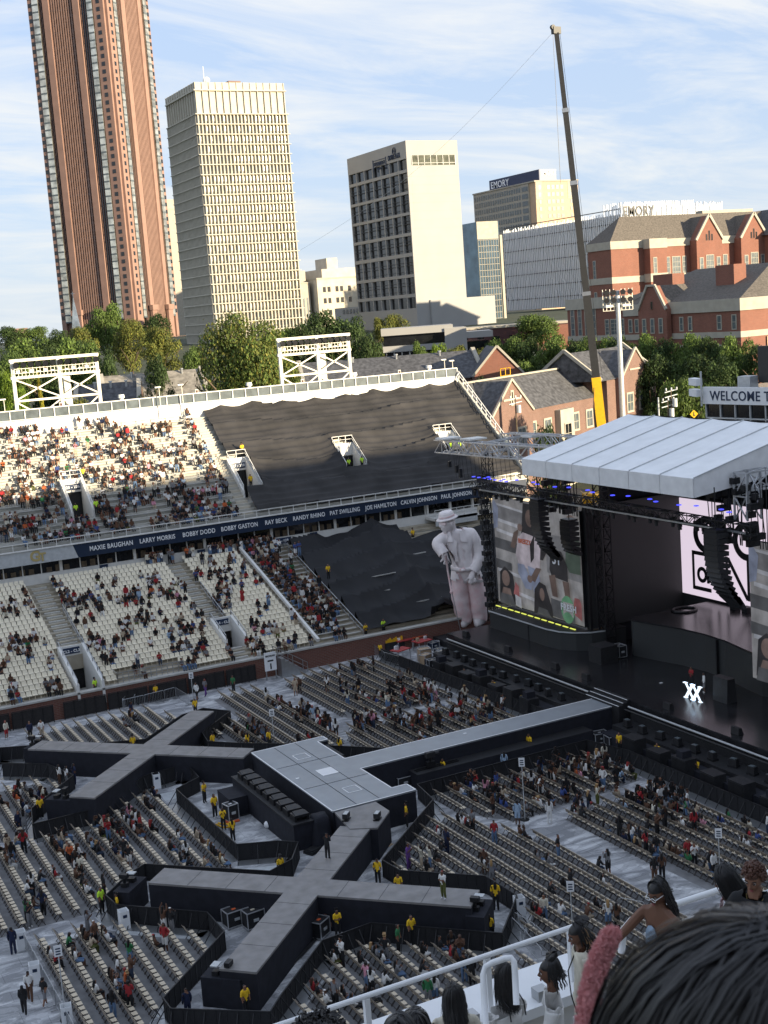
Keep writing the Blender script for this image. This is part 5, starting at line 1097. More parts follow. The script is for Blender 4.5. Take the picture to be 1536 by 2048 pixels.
# main stage
SZ = 2.7
ms = thing('main_stage', 'main stage with black reflective deck, podiums and a front lighting trough', 'stage', (60.4, 81.7, 0))
def msp(mb, name, m, **k): mb.v = [(a-60.4, b-81.7, c) for a, b, c in mb.v]; return mb.build(name, m, ms, **k)
msp(MB().box(60.4, 80, 55, 108.3, 0, SZ), 'deck', 'stage_floor')
msp(MB().box(58.3, 60.38, 84.4, 107.5, 0, 1.25), 'front_trough', 'black_box'); msp(MB().box(58.3, 60.38, 52, 79.2, 0, 1.25), 'front_trough', 'black_box')
for a, b in ((84.4, 107.5), (52, 79.2)):
 msp(MB().box(60.1, 60.38, a, b, 1.25, 2.2), 'deck_front', 'black_box'); msp(MB().cyl((59.95, a, 2.35), (59.95, b, 2.35), .09), 'camera_rail', 'steel'); msp(MB().cyl((59.6, a, 2.2), (59.6, b, 2.2), .07), 'camera_rail', 'black_metal')
 msp(MB().box(57.2, 58.28, a-.5, b, 0, .9), 'lower_step', 'black_cloth')
for i in range(3): msp(MB().box(59.3+i*.42, 59.72+i*.42, 79.6, 83.9, 0, DZ+.12+.18*(i+1)), 'step', 'black_box'); msp(MB().box(59.28+i*.42, 59.35+i*.42, 79.6, 83.9, DZ+.125+.18*(i+1), DZ+.145+.18*(i+1)), 'step_edge', 'white_line')
def podium(sign):
 Y = lambda y: 81.7+(y-81.7)*sign
 pl = [(64.8, 107.2), (64.8, 97.2), (65.1, 95.6), (65.9, 94.3), (67.0, 93.4), (68.4, 93.0), (70.5, 93.0), (70.5, 107.2)]
 pl = [(a, Y(b)) for a, b in pl]
 if sign > 0: pl = pl[::-1]
 msp(MB().prism(pl, SZ, 4.3), 'podium', 'led_off'); msp(MB().prism([(lerp(68, a, 1.03), b) for a, b in pl], 4.302, 4.42), 'podium_top', 'black_box')
 e = MB(); k = [q for q in pl if q[0] < 69]; k = sorted(k, key=lambda q: sign*-q[1])
 for a, b in zip(k, k[1:]): e.beam((a[0]-.12, a[1], 4.4), (b[0]-.12, b[1], 4.4), .1, .1)
 msp(e, 'podium_edge', 'pipe_grey'); msp(MB().box(64.75, 64.8, Y(100.4)-.06, Y(100.4)+.06, SZ, 4.2), 'podium_joint', 'black_box')
 l = MB()
 for i in range(12): y = 95+i*1.15; l.box(66.3, 66.42, min(Y(y), Y(y+.8)), max(Y(y), Y(y+.8)), 4.43, 4.5)
 msp(l, 'led_strip', 'led_yellow')
podium(1); podium(-1)
rs = [(69.0, 90.2), (68.7, 89.6), (69.1, 87.5), (69.8, 84.5), (70.0, 81.7), (69.8, 79), (69.1, 76), (68.7, 73.8), (69, 73.2), (78.2, 73.2), (78.2, 90.2)]
msp(MB().prism(rs[::-1] if False else rs, SZ, 5.85), 'rear_riser', 'led_off'); msp(MB().prism([(a-.1 if a < 75 else a, b) for a, b in rs], 5.852, 5.98), 'riser_top', 'stage_floor')
for y in (80.0, 76.5): msp(MB().box(69.6, 70.2, y-.07, y+.07, SZ, 5.8), 'riser_joint', 'black_box')
mb = MB(); mb.tube([(74+1.1*math.cos(a/10*6.28), 89+1.0*math.sin(a/10*6.28), 6.05) for a in range(11)], .12, 6); msp(mb, 'turntable_ring', 'black_metal')
for i in range(9): msp(MB().box(77.2, 77.8, 74+i*1.5, 74.7+i*1.5, 5.98, 6.25+.2*(i % 3)), 'upstage_box', 'black_metal')
def screen_shapes(t, X, y_l, y_r, z0, z1, shapes, off=.006):
 def mute(c): g = sum(c)/3; return tuple((g+(q-g)*.65)*.6 for q in c)
 W_ = y_l-y_r; Hh = z1-z0; k = 0
 for (kind, c, *g) in shapes:
  k += 1; d = .02+k*off; mb = MB(); c = mute(c)
  if kind == 'p': pts = g[0]
  elif kind == 'e':
   cx_, cy_, rx, ry = g[:4]; rot = g[4] if len(g) > 4 else 0
   pts = []
   for i in range(16):
    a = -i/16*6.283; ex, ey = rx*math.cos(a), ry*math.sin(a); pts.append((cx_+ex*math.cos(rot)-ey*math.sin(rot), cy_+ex*math.sin(rot)+ey*math.cos(rot)))
  mb.poly([(X-d, y_l-u*W_, z0+v*Hh) for u, v in pts]); nm = 'scr_%s' % '_'.join('%02d' % int(q*100) for q in c)
  mat(nm, tuple(q*.9 for q in c), .4, var=.31, scale=.8, emit=c, es=.06); 
  mb.v = [(a-t.location.x, b-t.location.y, cc-t.location.z) for a, b, cc in mb.v]; mb.build('picture_shape', nm, t)
SK = (.22, .13, .10); SK2 = (.30, .18, .14); HR = (.05, .045, .05); BL = (.32, .38, .58); WH = (.66, .66, .72); PK = (.72, .58, .64); GY = (.30, .29, .30); DG = (.14, .14, .15); RD = (.6, .12, .12); GN = (.12, .45, .2); TN = (.46, .43, .42); GR2 = (.10, .16, .11)
left_pic = [('p', TN, [(0, 0), (1, 0), (1, 1), (0, 1)]), ('p', GY, [(0, .80), (.5, .78), (.5, .9), (0, .93)]), ('p', WH, [(.03, .93), (.5, .88), (.5, .9), (.03, .95)]), ('p', WH, [(.03, .78), (.34, .74), (.34, .77), (.03, .81)]), ('p', WH, [(.03, .68), (.34, .64), (.34, .67), (.03, .71)]), ('p', DG, [(0, .52), (.3, .5), (.3, .6), (0, .62)]),
 ('p', GY, [(.62, .4), (1, .38), (1, .75), (.62, .75)]), ('p', TN, [(.3, .1), (.52, .08), (.52, .26), (.3, .28)]), ('p', WH, [(.02, .30), (.3, .28), (.3, .31), (.02, .33)]), ('p', WH, [(.25, .12), (.6, .08), (.6, .11), (.25, .15)]), ('p', DG, [(.0, .33), (.2, .33), (.2, .4), (0, .42)]), ('p', BL, [(0, .7), (.05, .72), (.07, .9), (.03, .97), (0, .97)]),
 ('p', HR, [(.33, .62), (.38, .99), (.58, .99), (.64, .6), (.58, .5), (.4, .5)]), ('e', SK, .45, .86, .05, .08), ('p', PK, [(.26, .5), (.3, .66), (.36, .72), (.5, .7), (.56, .6), (.54, .42), (.5, .38), (.3, .4)]), ('p', SK, [(.2, .56), (.25, .7), (.31, .74), (.29, .64), (.25, .55)]), ('e', SK2, .33, .76, .03, .035), ('p', HR, [(.44, .62), (.5, .72), (.48, .5), (.44, .45)]),
 ('p', BL, [(.28, .42), (.36, .42), (.44, .28), (.44, .2), (.36, .2), (.28, .34)]), ('p', BL, [(.4, .42), (.53, .4), (.55, .2), (.47, .17), (.42, .3)]), ('p', SK, [(.5, .42), (.56, .42), (.48, .28), (.42, .3)]), ('e', SK2, .42, .3, .03, .035),
 ('p', WH, [(.62, .8), (.68, .76), (.66, .62), (.58, .62)]), ('p', GR2, [(.84, .52), (.86, .78), (.94, .8), (1, .74), (1, .45), (.88, .45)]), ('p', WH, [(.9, .78), (.93, .84), (.96, .78), (.93, .7)]), ('e', SK2, .92, .9, .05, .06), ('p', HR, [(.66, .44), (.68, .62), (.8, .62), (.86, .5), (.86, .36), (.68, .38)]), ('p', SK, [(.65, .38), (.72, .4), (.74, .2), (.68, .2)]), ('p', SK, [(.8, .36), (.87, .36), (.88, .18), (.83, .18)]), ('p', DG, [(.66, .02), (.92, 0), (.92, .16), (.66, .18)]),
 ('p', HR, [(.04, .03), (.06, .3), (.12, .36), (.22, .3), (.26, .02)]), ('e', SK2, .13, .25, .05, .075), ('p', SK2, [(.05, .02), (.09, .16), (.18, .16), (.22, .02)]), ('p', DG, [(.04, 0), (.06, .1), (.2, .1), (.24, 0)]), ('p', RD, [(.22, .12), (.25, .24), (.29, .2), (.29, .1)]), ('p', WH, [(.24, .02), (.24, .12), (.31, .1), (.31, 0)]),
 ('p', HR, [(.46, 0), (.48, .22), (.54, .3), (.61, .28), (.67, .1), (.68, 0)]), ('e', SK2, .565, .19, .028, .06), ('p', DG, [(.5, 0), (.52, .07), (.62, .06), (.66, 0)]),
 ('p', RD, [(.9, .1), (.93, .24), (.98, .24), (1, .2), (1, .05)]), ('e', GN, .85, .12, .075, .12), ('p', TN, [(.8, .06), (.8, .18), (.91, .18), (.91, .06)]), ('e', GN, .85, .045, .05, .05)]
def led_screen(yl, yr, shapes, lab, X=67.0, z0=4.75, z1=15.35):
 t = thing('led_screen', lab, 'video screen', (X, (yl+yr)/2, 4.45)); W2 = (yl-yr)/2
 MB().box(0, .35, -W2, W2, .2, z1-4.45).build('cabinet', 'black_box', t); screen_shapes(t, X, yl, yr, z0, z1, shapes)
 mb = MB()
 for s in (-1, 1): truss(mb, (.6, s*W2, 0), (.6, s*W2, z1-4.4), .35, .35, .05)
 mb.build('side_truss', 'black_metal', t); return t
tl = led_screen(108.9, 94.4, left_pic, 'left video screen beside the statue showing seated fans')
for s, u, v, h in (('26', .93, .69, 1.1), ('51', .76, .54, 1.3)): text(s, h, (66.65, 108.9-u*14.5, 4.75+v*10.6), (0, -1, 0), (0, 0, 1), 'white_plastic', parent=tl, bold=.03, depth=.01)
text('BREEZY', .6, (66.65, 108.9-.4*14.5, 4.75+.64*10.6), (0, -1, 0), (0, 0, 1), 'orange', parent=tl, bold=.02, depth=.01)
text('FRESH', .85, (66.62, 108.9-.87*14.5, 4.75+.135*10.6), (0, -1, 0), (0, 0, 1), 'white_plastic', parent=tl, bold=.03, depth=.01); text('MINTY', .35, (66.62, 108.9-.86*14.5, 4.75+.2*10.6), (0, -1, 0), (0, 0, 1), 'red', parent=tl, bold=.02, depth=.01) if False else None
led_screen(72.9, 58.4, [(k[0], k[1])+tuple(k[2:]) for k in left_pic], 'right video screen cut by the edge of the photo, showing fans')
t = thing('wing_wall', 'tall dark video wall running back from the left screen', 'video wall', (67.4, 94.0, 2.7)); MB().box(0, 10.8, 0, .3, 1.8, 13.0).build('panel', 'led_off', t); MB().box(-.1, .15, -.1, .4, 0, 13.2).build('post', 'black_metal', t)
MB().box(10.8, 11.1, -24.8, .3, 1.8, 3.3).build('lower_panel', 'led_off', t)
t = thing('rear_screen', 'pink glowing rear screen with large black letters', 'video screen', (78.0, 82, 2.7)); mat('screen_pink', (.3, .25, .27), .4, var=.02, emit=(.80, .68, .80), es=.14)
MB().box(.1, .4, -12, 12, 3.4, 12.6).build('cabinet', 'black_box', t); MB().box(0, .1, -11.8, 11.95, 3.5, 12.5).build('picture', 'screen_pink', t)
mb = MB()
def ring(mb, cy, cz, r0, r1, sc=1.0, a0=0, a1=6.283, n=28):
 for i in range(n):
  a = lerp(a0, a1, i/n); b = lerp(a0, a1, (i+1)/n); mb.hexa([(-.05, cy+r0*math.cos(a)*sc, cz+r0*math.sin(a)), (-.05, cy+r1*math.cos(a)*sc, cz+r1*math.sin(a)), (0, cy+r1*math.cos(a)*sc, cz+r1*math.sin(a)), (0, cy+r0*math.cos(a)*sc, cz+r0*math.sin(a)), (-.05, cy+r0*math.cos(b)*sc, cz+r0*math.sin(b)), (-.05, cy+r1*math.cos(b)*sc, cz+r1*math.sin(b)), (0, cy+r1*math.cos(b)*sc, cz+r1*math.sin(b)), (0, cy+r0*math.cos(b)*sc, cz+r0*math.sin(b))])
for cy in (8.4, 3.2): ring(mb, cy, 9.4, 1.1, 1.7)
for cy, cz in ((8.9, 4.4+1.8),):
 for a in ((0, 3.1, 0, .35), (0, .35, 0, 3.4), (0, 3.1, 3.3, 3.65), (2.7, 3.1, .9, 3.6)):
  mb.box(-.05, 0, 10.4-a[1]*.8, 10.4-a[0]*.8, 4.1+a[2], 4.1+a[3])
 ring(mb, 9.1, 5.6, .4, .75, .9); mb.box(-.05, 0, 8.15, 8.45, 4.9, 6.7)
for y in (7.1, 5.9, 3.2, 1.4): mb.box(-.05, 0, y-.28, y+.02, 4.1, 7.75)
mb.beam((-.03, 5.6, 7.6), (-.03, 3.2, 4.2), .05, .35)
mb.build('lettering', 'black_box', t)
rf = thing('stage_roof', 'white fabric stage roof with flat hanging valance', 'stage roof', (60.5, 82.2, 19.6)); A, B = -11.0, 11.0
def rq(a, b, c, d, nm, m): mb = MB(); mb.quad(a, b, c, d); return mb.build(nm, m, rf)
zf, zr, xr, xb = 1.35, 4.0, 11.5, 22.0
n = 6
for i in range(n):
 y0, y1 = lerp(A, B, i/n), lerp(A, B, (i+1)/n); mb = MB(); k = 8
 for j in range(k):
  for q in range(4):
   def P(u, v):
    y = lerp(y0, y1, u); x = lerp(0, xr, v); z = lerp(zf, zr, v)+.0-.10*math.sin(math.pi*u); return (x, y, z)
   mb.quad(P(q/4, j/k), P(q/4, (j+1)/k), P((q+1)/4, (j+1)/k), P((q+1)/4, j/k))
 mb.v = mb.v; mb.build('roof_panel', 'roof_fabric', rf, smooth=True)
 MB().quad((xr, y0, zr), (xb, y0, 2.4), (xb, y1, 2.4), (xr, y1, zr)).build('roof_panel', 'roof_fabric', rf)
 MB().beam((0, y0, zf+.04), (xr, y0, zr+.04), .09, .07).build('seam', 'pipe_grey', rf)
 MB().box(-.08, .08, y0+.03, y1-.03, -.05, zf-.02).build('valance_panel', 'fabric_side', rf)
 MB().box(xr, xb, y0+.03, y1-.03, 1.0, 1.2).build('ceiling_panel', 'black_box', rf)
 MB().quad((0.3, y0, .9), (0.3, y1, .9), (xr, y1, 1.0), (xr, y0, 1.0)).build('ceiling_panel', 'black_box', rf)
for y, s in ((A, -1), (B, 1)):
 mb = MB(); mb.poly([(0, y, -.05), (0, y, zf), (xr, y, zr), (xb, y, 2.4), (xb, y, 1.0), (xr, y, 1.0+.6), (5, y, .4)]); mb.build('side_valance', 'fabric_side', rf)
t = thing('stage_drapes', 'black drapes closing the back and left of the stage below the roof', 'drapes', (0, 0, 0)); MB().box(81.5, 81.8, 70.5, 94.6, 2.7, 20.9).build('back_drape', 'black_cloth', t); MB().box(69.5, 81.4, 94.4, 94.6, 2.7, 20.9).build('side_drape', 'black_cloth', t)
def truss_thing(name, lab, segs, w=.6, r=.06, m='black_metal', cat='truss', extra=None):
 a = segs[0][0]; t = thing(name, lab, cat, a); O = Vector(a)
 for p, q in segs: mb = MB(); truss(mb, Vector(p)-O, Vector(q)-O, w, w, r); mb.build('truss_section', m, t)
 return t
LT = truss_thing('lighting_truss', 'black front lighting truss with blue lit moving lamps across the stage', [((63, 103.8, 17.5), (63, 98, 17.5)), ((63, 98, 17.5), (63, 88, 17.4)), ((63, 88, 17.4), (63, 78, 17.3)), ((63, 78, 17.3), (63, 68, 17.2))], .7, .07)
def moving_head(parent, x, y, z, blue=True):
 key = 'mh'
 if key not in MESHC:
  mb = MB(); mb.box(-.2, .2, -.2, .2, -.18, 0); mb.box(-.18, -.1, -.08, .08, -.55, -.18); mb.box(.1, .18, -.08, .08, -.55, -.18); mb.cyl((0, 0, -.75), (0, 0, -.3), .17, .12); MESHC[key] = mb.mesh('moving_head', 'black_metal')
  mb = MB(); mb.box(-.13, .13, -.14, .14, .0, .07); MESHC['mhb'] = mb.mesh('blue_lamp', 'led_blue')
 o = inst(MESHC[key], 'moving_head', parent, (x, y, z))
 if blue: inst(MESHC['mhb'], 'blue_lamp', o, (0, 0, 1.1))
for i in range(26): moving_head(LT, -.1+(.5 if i % 2 else 0), -1.0-i*1.35, -.35, i % 3 != 1)
MB().box(-.6, -.5, -35.5, 0, -.5, -.38).build('grey_tube', 'steel', LT)
sidet = truss_thing('lighting_truss', 'black truss of blue lamps above the left video screen', [((65.6, 110.6, 16.6), (65.6, 103.5, 16.9))], .6, .06)
for i in range(7): moving_head(sidet, 0, -.6-i*1.0, -.3, True)
for nm, y in (('left', 94.2), ('right', 69.6)):
 t = truss_thing('roof_tower', f'black lattice tower holding the {nm} side of the stage roof', [((68.6, y-1 if y > 80 else y+1, 2.7), (68.6, y-1 if y > 80 else y+1, 20.4))], 1.0, .1, cat='tower')
 mb = MB(); R = random.Random(5)
 for i in range(26): z = R.uniform(13, 17.5); yy = R.uniform(-2.5, 2.5); mb.box(R.uniform(-5.2, -4.4), R.uniform(-4.3, -4), yy, yy+.4, z, z+.45)
 for i in range(14): yy = R.uniform(-3, 3); mb.beam((-4.6, yy, 13.0), (-4.6, yy+R.uniform(-.6, .6), 17.6), .05)
 mb.build('rigging', 'black_metal', t)
t = truss_thing('screen_tower', 'thin black tower with clamps between the statue and the left screen', [((66.4, 109.3, 2.7), (66.4, 109.3, 17.6))], .7, .07, cat='tower')
mb = MB()
for i in range(13): mb.box(-.55, .2, -.2, .5, 1.5+i*1.05, 1.95+i*1.05)
mb.build('clamps', 'black_box', t)
truss_thing('side_truss', 'silver box truss arm reaching left from the stage roof towards the far stand', [((65, 115.4, 20.3), (65.5, 104, 20.4)), ((65.5, 104, 20.4), (66, 94.5, 20.6))], 1.25, .1, 'truss_alu')
truss_thing('side_truss', 'second silver box truss behind the first', [((70.5, 111.5, 20.6), (70.5, 104, 20.8)), ((70.5, 104, 20.8), (70.5, 93.5, 20.9))], 1.2, .1, 'truss_alu')
truss_thing('side_truss', 'cross truss linking the two silver arms', [((65.2, 108.2, 20.3), (70.5, 108.2, 20.6))], 1.0, .09, 'truss_alu')
truss_thing('side_truss', 'silver truss corner at the right side of the stage roof', [((64.5, 70.2, 17.6), (64.5, 70.2, 21.0)), ((64.5, 70.2, 20.4), (72, 67, 20.8))], 1.3, .12, 'truss_alu')
t = truss_thing('hanging_tower', 'black lattice leg hanging below the silver truss arm', [((65.3, 106.8, 20), (65.3, 106.8, 16.8))], .8, .06)
for i, (x, y, lab) in enumerate(((65, 113.5, 'nearest the arm tip'), (66, 110.2, 'in the middle of the arm'), (70.5, 106.2, 'over the second arm'))): tag(MB().box(-1.0, 1.0, -.9, .9, 0, .16).build('truss_cover', 'white_paint', loc=(x, y, 21.1)), 'white flat cover plate on the silver truss '+lab, 'cover plate')
for i, (y, z) in enumerate(((113.6, 18.6), (112.2, 18.3), (111.5, 18.0))):
 t = thing('hanging_speaker', ['small black speaker hanging at the arm tip', 'second small speaker below the arm tip', 'longer black cluster hanging under the truss arm'][i], 'speaker', (65, y, z)); MB().box(-.15, .15, -.15, .15, -.4-.15*i, .2).build('body', 'black_box', t); MB().beam((0, 0, .2), (0, 0, 19.7-z), .03).build('cable', 'black_metal', t)
mb = MB()
for i in range(14): y = 103+i*.8; mb.beam((65.6, y, 17.1), (65.4, y, 19.8), .025)
o = mb.build('hoist_cables', 'black_metal'); tag(o, 'thin hoist cables above the left screen', 'cables')
tag(MB().box(-4, 4, -.2, .2, 0, 5.2).build('white_backdrop', 'fabric_side', loc=(72.5, 94.8, 14.9)), 'white cloth glimpsed behind the left roof tower', 'backdrop') if False else None
def line_array(lab, x, y, z, n, curve, tilt=0):
 t = thing('line_array', lab, 'loudspeaker array', (x, y, z)); a = 0; px_, pz = 0, 0
 for i in range(n):
  o = MB().hexa([(-.5, -.75, -.42), (.5, -.75, -.36), (.5, .75, -.36), (-.5, .75, -.42), (-.5, -.75, 0), (.5, -.75, -.05), (.5, .75, -.05), (-.5, .75, 0)]).build('speaker_box', 'black_box', t); o.location = (px_, 0, pz); o.rotation_euler = (0, a, 0)
  g = MB().box(-.53, -.505, -.7, .7, -.4, -.03).build('grille', 'black_metal', o)
  px_ -= -.44*math.sin(-a)*-1; pz -= .44*math.cos(a); a += curve*(1+i*.12)*(1 if i > 2 else .4)
 MB().box(-.5, .5, -.6, .6, .02, .2).build('fly_frame', 'black_metal', t); MB().beam((0, 0, .2), (0, 0, 3.2), .06).build('chain', 'black_metal', t); return t
line_array('large curved loudspeaker array hanging before the left screen', 62.2, 93.6, 17.0, 13, .05)
line_array('large curved loudspeaker array hanging before the logo screen', 61.8, 70.6, 17.0, 14, .045)
line_array('smaller loudspeaker array beside the left screen edge', 64.6, 92.6, 15.0, 7, .09)
p = onz(1370, 1394, SZ); t = thing('xx_letters', 'glowing white XX letters standing on the stage floor', 'sign', (p[0], p[1], SZ))
for k in range(2):
 y0 = -.1-k*.85; mb = MB(); w = .85; mb.beam((0, y0, 0), (0, y0-w, 1.2), .16, .17); mb.beam((.03, y0-w, 0), (.03, y0, 1.2), .12, .09)
 for (yy, z) in ((y0, 0), (y0, 1.2), (y0-w, 0), (y0-w, 1.2)): mb.box(-.1, .1, yy-.18, yy+.18, z-.03, z+.03)
 mb.build('letter_x', 'led_white', t)
for px, py, lab in ((1196, 1325, 'big black box at the foot of the left podium'),): p = onz(px, py, SZ); o = MB().box(-.9, .9, -.9, .9, 0, 1.5).build('black_cube', 'black_box', loc=(p[0]+.6, p[1], SZ)); tag(o, lab, 'box')
road_case(1239, 1314, SZ, 'road case with bright metal edges beside the rear riser', .8, 1.1, 1.1, 0, lid='truss_alu')
p = onz(1444, 1403, SZ); o = MB().hexa([(-.5, -.8, 0), (.5, -.8, 0), (.5, .8, 0), (-.5, .8, 0), (-.4, -.8, 1.9), (.3, -.8, 1.9), (.3, .8, 1.9), (-.4, .8, 1.9)]).build('side_fill_speaker', 'black_box', loc=(p[0]+.3, p[1], SZ)); tag(o, 'black side fill loudspeaker next to the right podium', 'loudspeaker')
R = random.Random(11)
ORD_ = 'first second third fourth fifth sixth seventh eighth ninth tenth eleventh twelfth thirteenth'.split(); WED = [(1070, 1335), (1045, 1325), (1018, 1318), (990, 1310), (1100, 1335), (1145, 1342), (1172, 1352), (1208, 1372), (1282, 1392), (1350, 1412), (1386, 1430), (1450, 1447), (1512, 1480)]
for i in range(12):
 y = 106.2-i*1.75; t = thing('stage_lamp', f'{ORD_[i]} black footlight from the statue in the left stage trough', 'stage light', (58.9+R.uniform(-.1, .3), y, 1.25), R.uniform(-.3, .3), 'footlights in the stage trough'); MB().box(-.25, .25, -.35, .35, 0, .15).build('base', 'black_metal', t); MB().box(-.2, .2, -.3, .3, .15, .6).build('body', 'black_box', t); MB().box(-.15, .15, -.2, .2, .602, .63).build('lens', 'window_grey', t)
for i in range(13):
 y = 78-i*1.9; t = thing('stage_lamp', f'{ORD_[i]} black footlight from the catwalk in the right stage trough', 'stage light', (58.9+R.uniform(-.1, .3), y, 1.25), R.uniform(-.3, .3), 'footlights in the stage trough'); MB().box(-.25, .25, -.35, .35, 0, .15).build('base', 'black_metal', t); MB().box(-.2, .2, -.3, .3, .15, .6).build('body', 'black_box', t); MB().box(-.15, .15, -.2, .2, .602, .63).build('lens', 'window_grey', t)
for i in range(7):
 y = 106-i*7.5; o = MB().hexa([(-.25, -.4, 0), (.25, -.4, 0), (.25, .4, 0), (-.25, .4, 0), (-.2, -.4, .5), (.05, -.4, .5), (.05, .4, .5), (-.2, .4, .5)]).build('monitor_wedge', 'black_box', loc=(61.3, y if abs(y-81.7) > 2.5 else y+3, SZ)); tag(o, f'black floor monitor wedge on the stage edge, {["nearest the statue", "second from the statue", "third from the statue", "just left of the steps", "just right of the steps", "before the XX letters", "farthest right"][i]}', 'monitor wedge', 'monitor wedges on the stage edge')
SUB = [(y, 57.0) for y in (103.6, 101.2, 98.8, 96.4, 93.8, 91.3, 88.8)]+[(y, 57.0) for y in (74.8, 72.0, 69.2, 66.2, 63.4, 60.4, 57.4)]
for i, (y, x) in enumerate(SUB):
 side = 'left' if i < 7 else 'right'; k = i % 7; t = thing('sub_bass_speaker', f'black covered bass speaker stack in the {side} pit, {["first", "second", "third", "fourth", "fifth", "sixth", "seventh"][k]} from the left', 'loudspeaker', (x, y, 0), R.uniform(-.05, .05), 'bass speaker stacks in the pit')
 h = 1.5+.25*(i % 2); MB().box(-.55, .5, -.75, .75, 0, h).build('cabinet', 'black_box', t); MB().box(-.58, -.552, -.68, .68, .08, h-.08).build('grille', 'black_metal', t)
 if i % 3 == 0: MB().box(-.4, .4, -.35, .35, h, h+.5).build('top_box', 'black_cloth', t)
for px, py, lab in ((897, 1345, 'long road case with bright edges at the left end of the pit'), (1128, 1412, 'pair case of bright edges near the catwalk'), (1200, 1484, 'flat road case behind the barricade corner, left one'), (1228, 1490, 'flat road case behind the barricade corner, right one'), (1292, 1505, 'upright road case in the right pit'), (1340, 1520, 'angled road case in the right pit'), (1431, 1562, 'wide road case behind the yellow shirt at the right'), (807, 1572, 'road case tucked under the platform corner')):
 road_case(px, py, 0, lab, 1.2, .9, .8, R.uniform(-.2, .2), lid='truss_alu')
tt = thing('merch_crate', 'black crate full of yellow cloth beside the brick wall', 'crate', tuple(onz(785, 1300, 0))); MB().box(-1.1, 1.1, -.7, .7, 0, 1.0).build('crate', 'black_box', tt)
for i in range(9): MB().box(-1.0+i*.22, -.8+i*.22, -.6, .6, 1.0, 1.25+.1*(i % 3)).build('folded_cloth', 'yellow', tt)
for i, (px, py, lab, m) in enumerate(((807, 1298, 'work table with a red top beside the yellow crate', 'red'), (835, 1290, 'work table piled with cases and bottles', 'orange'), (845, 1300, 'low table with red trays in front of the pile', 'red'), (802, 1318, 'red topped case inside the barricade', 'red'))):
 p = onz(px, py, 0); t = thing('work_table', lab, 'table', (p[0], p[1], 0), .1*i); MB().box(-.9, .9, -.6, .6, .95, 1.03).build('table_top', m, t)
 for a in (-.82, .82):
  for b in (-.52, .52): MB().beam((a, b, 0), (a, b, .95), .07).build('leg', 'truss_alu', t)
 for k in range(7 if i == 1 else 3): x = R.uniform(-.7, .7); y = R.uniform(-.4, .4); MB().box(x-.15, x+.15, y-.12, y+.12, 1.032, 1.25+R.random()*.2).build('supply_box', R.choice(['pipe_grey', 'navy', 'white_plastic', 'wood_card']), t)
for i in range(14):
 px, py = R.uniform(845, 905), R.uniform(1290, 1345); p = onz(px, py, 0); s = R.uniform(.5, .9); m = R.choice(['black_box', 'black_box', 'steel', 'wood_card', 'navy'])
 road_case(px, py, 0, f'equipment case {["nearest the brick wall", "beside the statue ramp", "under the stage corner", "next to the work tables", "in front of the silver frames", "behind the pit barricade", "standing alone in the pit end", "low one by the cable drum", "tall one by the cable drum", "beside the extinguisher", "against the stage skirt", "by the green case", "at the back of the pile", "at the front of the pile"][i]} in the backstage corner', s*1.3, s, s*R.choice((1, 1.6)), R.uniform(-.5, .5), m)
t = thing('wall_cart', 'flat topped golf cart like trolley beside the statue', 'trolley', tuple(onz(893, 1262, 0))); MB().box(-1.4, 1.4, -.8, .8, 1.7, 1.85).build('roof', 'stone_beige', t); MB().box(-1.3, 1.3, -.7, .7, .3, .8).build('body', 'black_box', t)
for a in (-1.3, 1.3):
 for b in (-.7, .7): MB().beam((a, b, .3), (a, b, 1.7), .06).build('post', 'black_metal', t)
for a in (-.9, .9):
 for b in (-.75, .75): MB().cyl((a, b-.08, .25), (a, b+.08, .25), .25).build('wheel', 'black_metal', t)
pb = far(1203, 850, 172); pt = far(1112, 58, 172); 
cr = thing('crane', 'tall mobile crane with dark telescopic boom and yellow base section', 'crane', (pb[0], pb[1], 6)); O = Vector((pb[0], pb[1], 6)); pbv = Vector(pb)-O; ptv = Vector(pt)-O; b0 = pbv+(pbv-ptv)*.18
def bp(f): return pbv.lerp(ptv, f)
MB().beam(b0, bp(.125), 1.25, 1.2).build('yellow_base_boom', 'yellow', cr)
for a, b, w in ((.125, .34, 1.0), (.34, .62, .85), (.62, .80, .72), (.80, .99, .6)): MB().beam(bp(a), bp(b), w, w).build('boom_section', 'crane_grey', cr)
for a, w in ((.34, 1.12), (.62, .97), (.80, .84)): MB().beam(bp(a-.004), bp(a+.006), w, w).build('boom_collar', 'steel', cr)
mb = MB(); e = bp(1.0); mb.box(e.x-.55, e.x+.55, e.y-.3, e.y+.3, e.z-.6, e.z+.25); mb.cyl((e.x-.5, e.y-.2, e.z+.2), (e.x-.5, e.y+.2, e.z+.2), .3); mb.build('boom_head', 'crane_grey', cr)
mb = MB(); s = Vector((1.6, 0, 0)); mb.beam(e+Vector((.5, 0, .2)), bp(.12)+Vector((1.0, 0, 0)), .04); mb.beam(e+Vector((-.5, 0, 0)), e+Vector((-.5, 0, -19)), .035); mb.build('hoist_rope', 'black_metal', cr)
MB().box(-1.5, 1.5, -3, 3, 0, 2.5).build('carrier', 'yellow', cr)
mb = MB(); q = bp(-.02)
for i in range(7): mb.tube([q+Vector((-1.0+i*.12, 0, 6.0-i*.1)), q+Vector((-1.25+i*.14, 0, 3)), q+Vector((-.9+i*.12, 0, -2))], .07, 5)
mb.build('hydraulic_hoses', 'black_metal', cr)
g1 = far(600, 497, 150); 
mb = MB(); P0 = Vector(pt); P1 = Vector(far(598, 502, 190)); k = 14
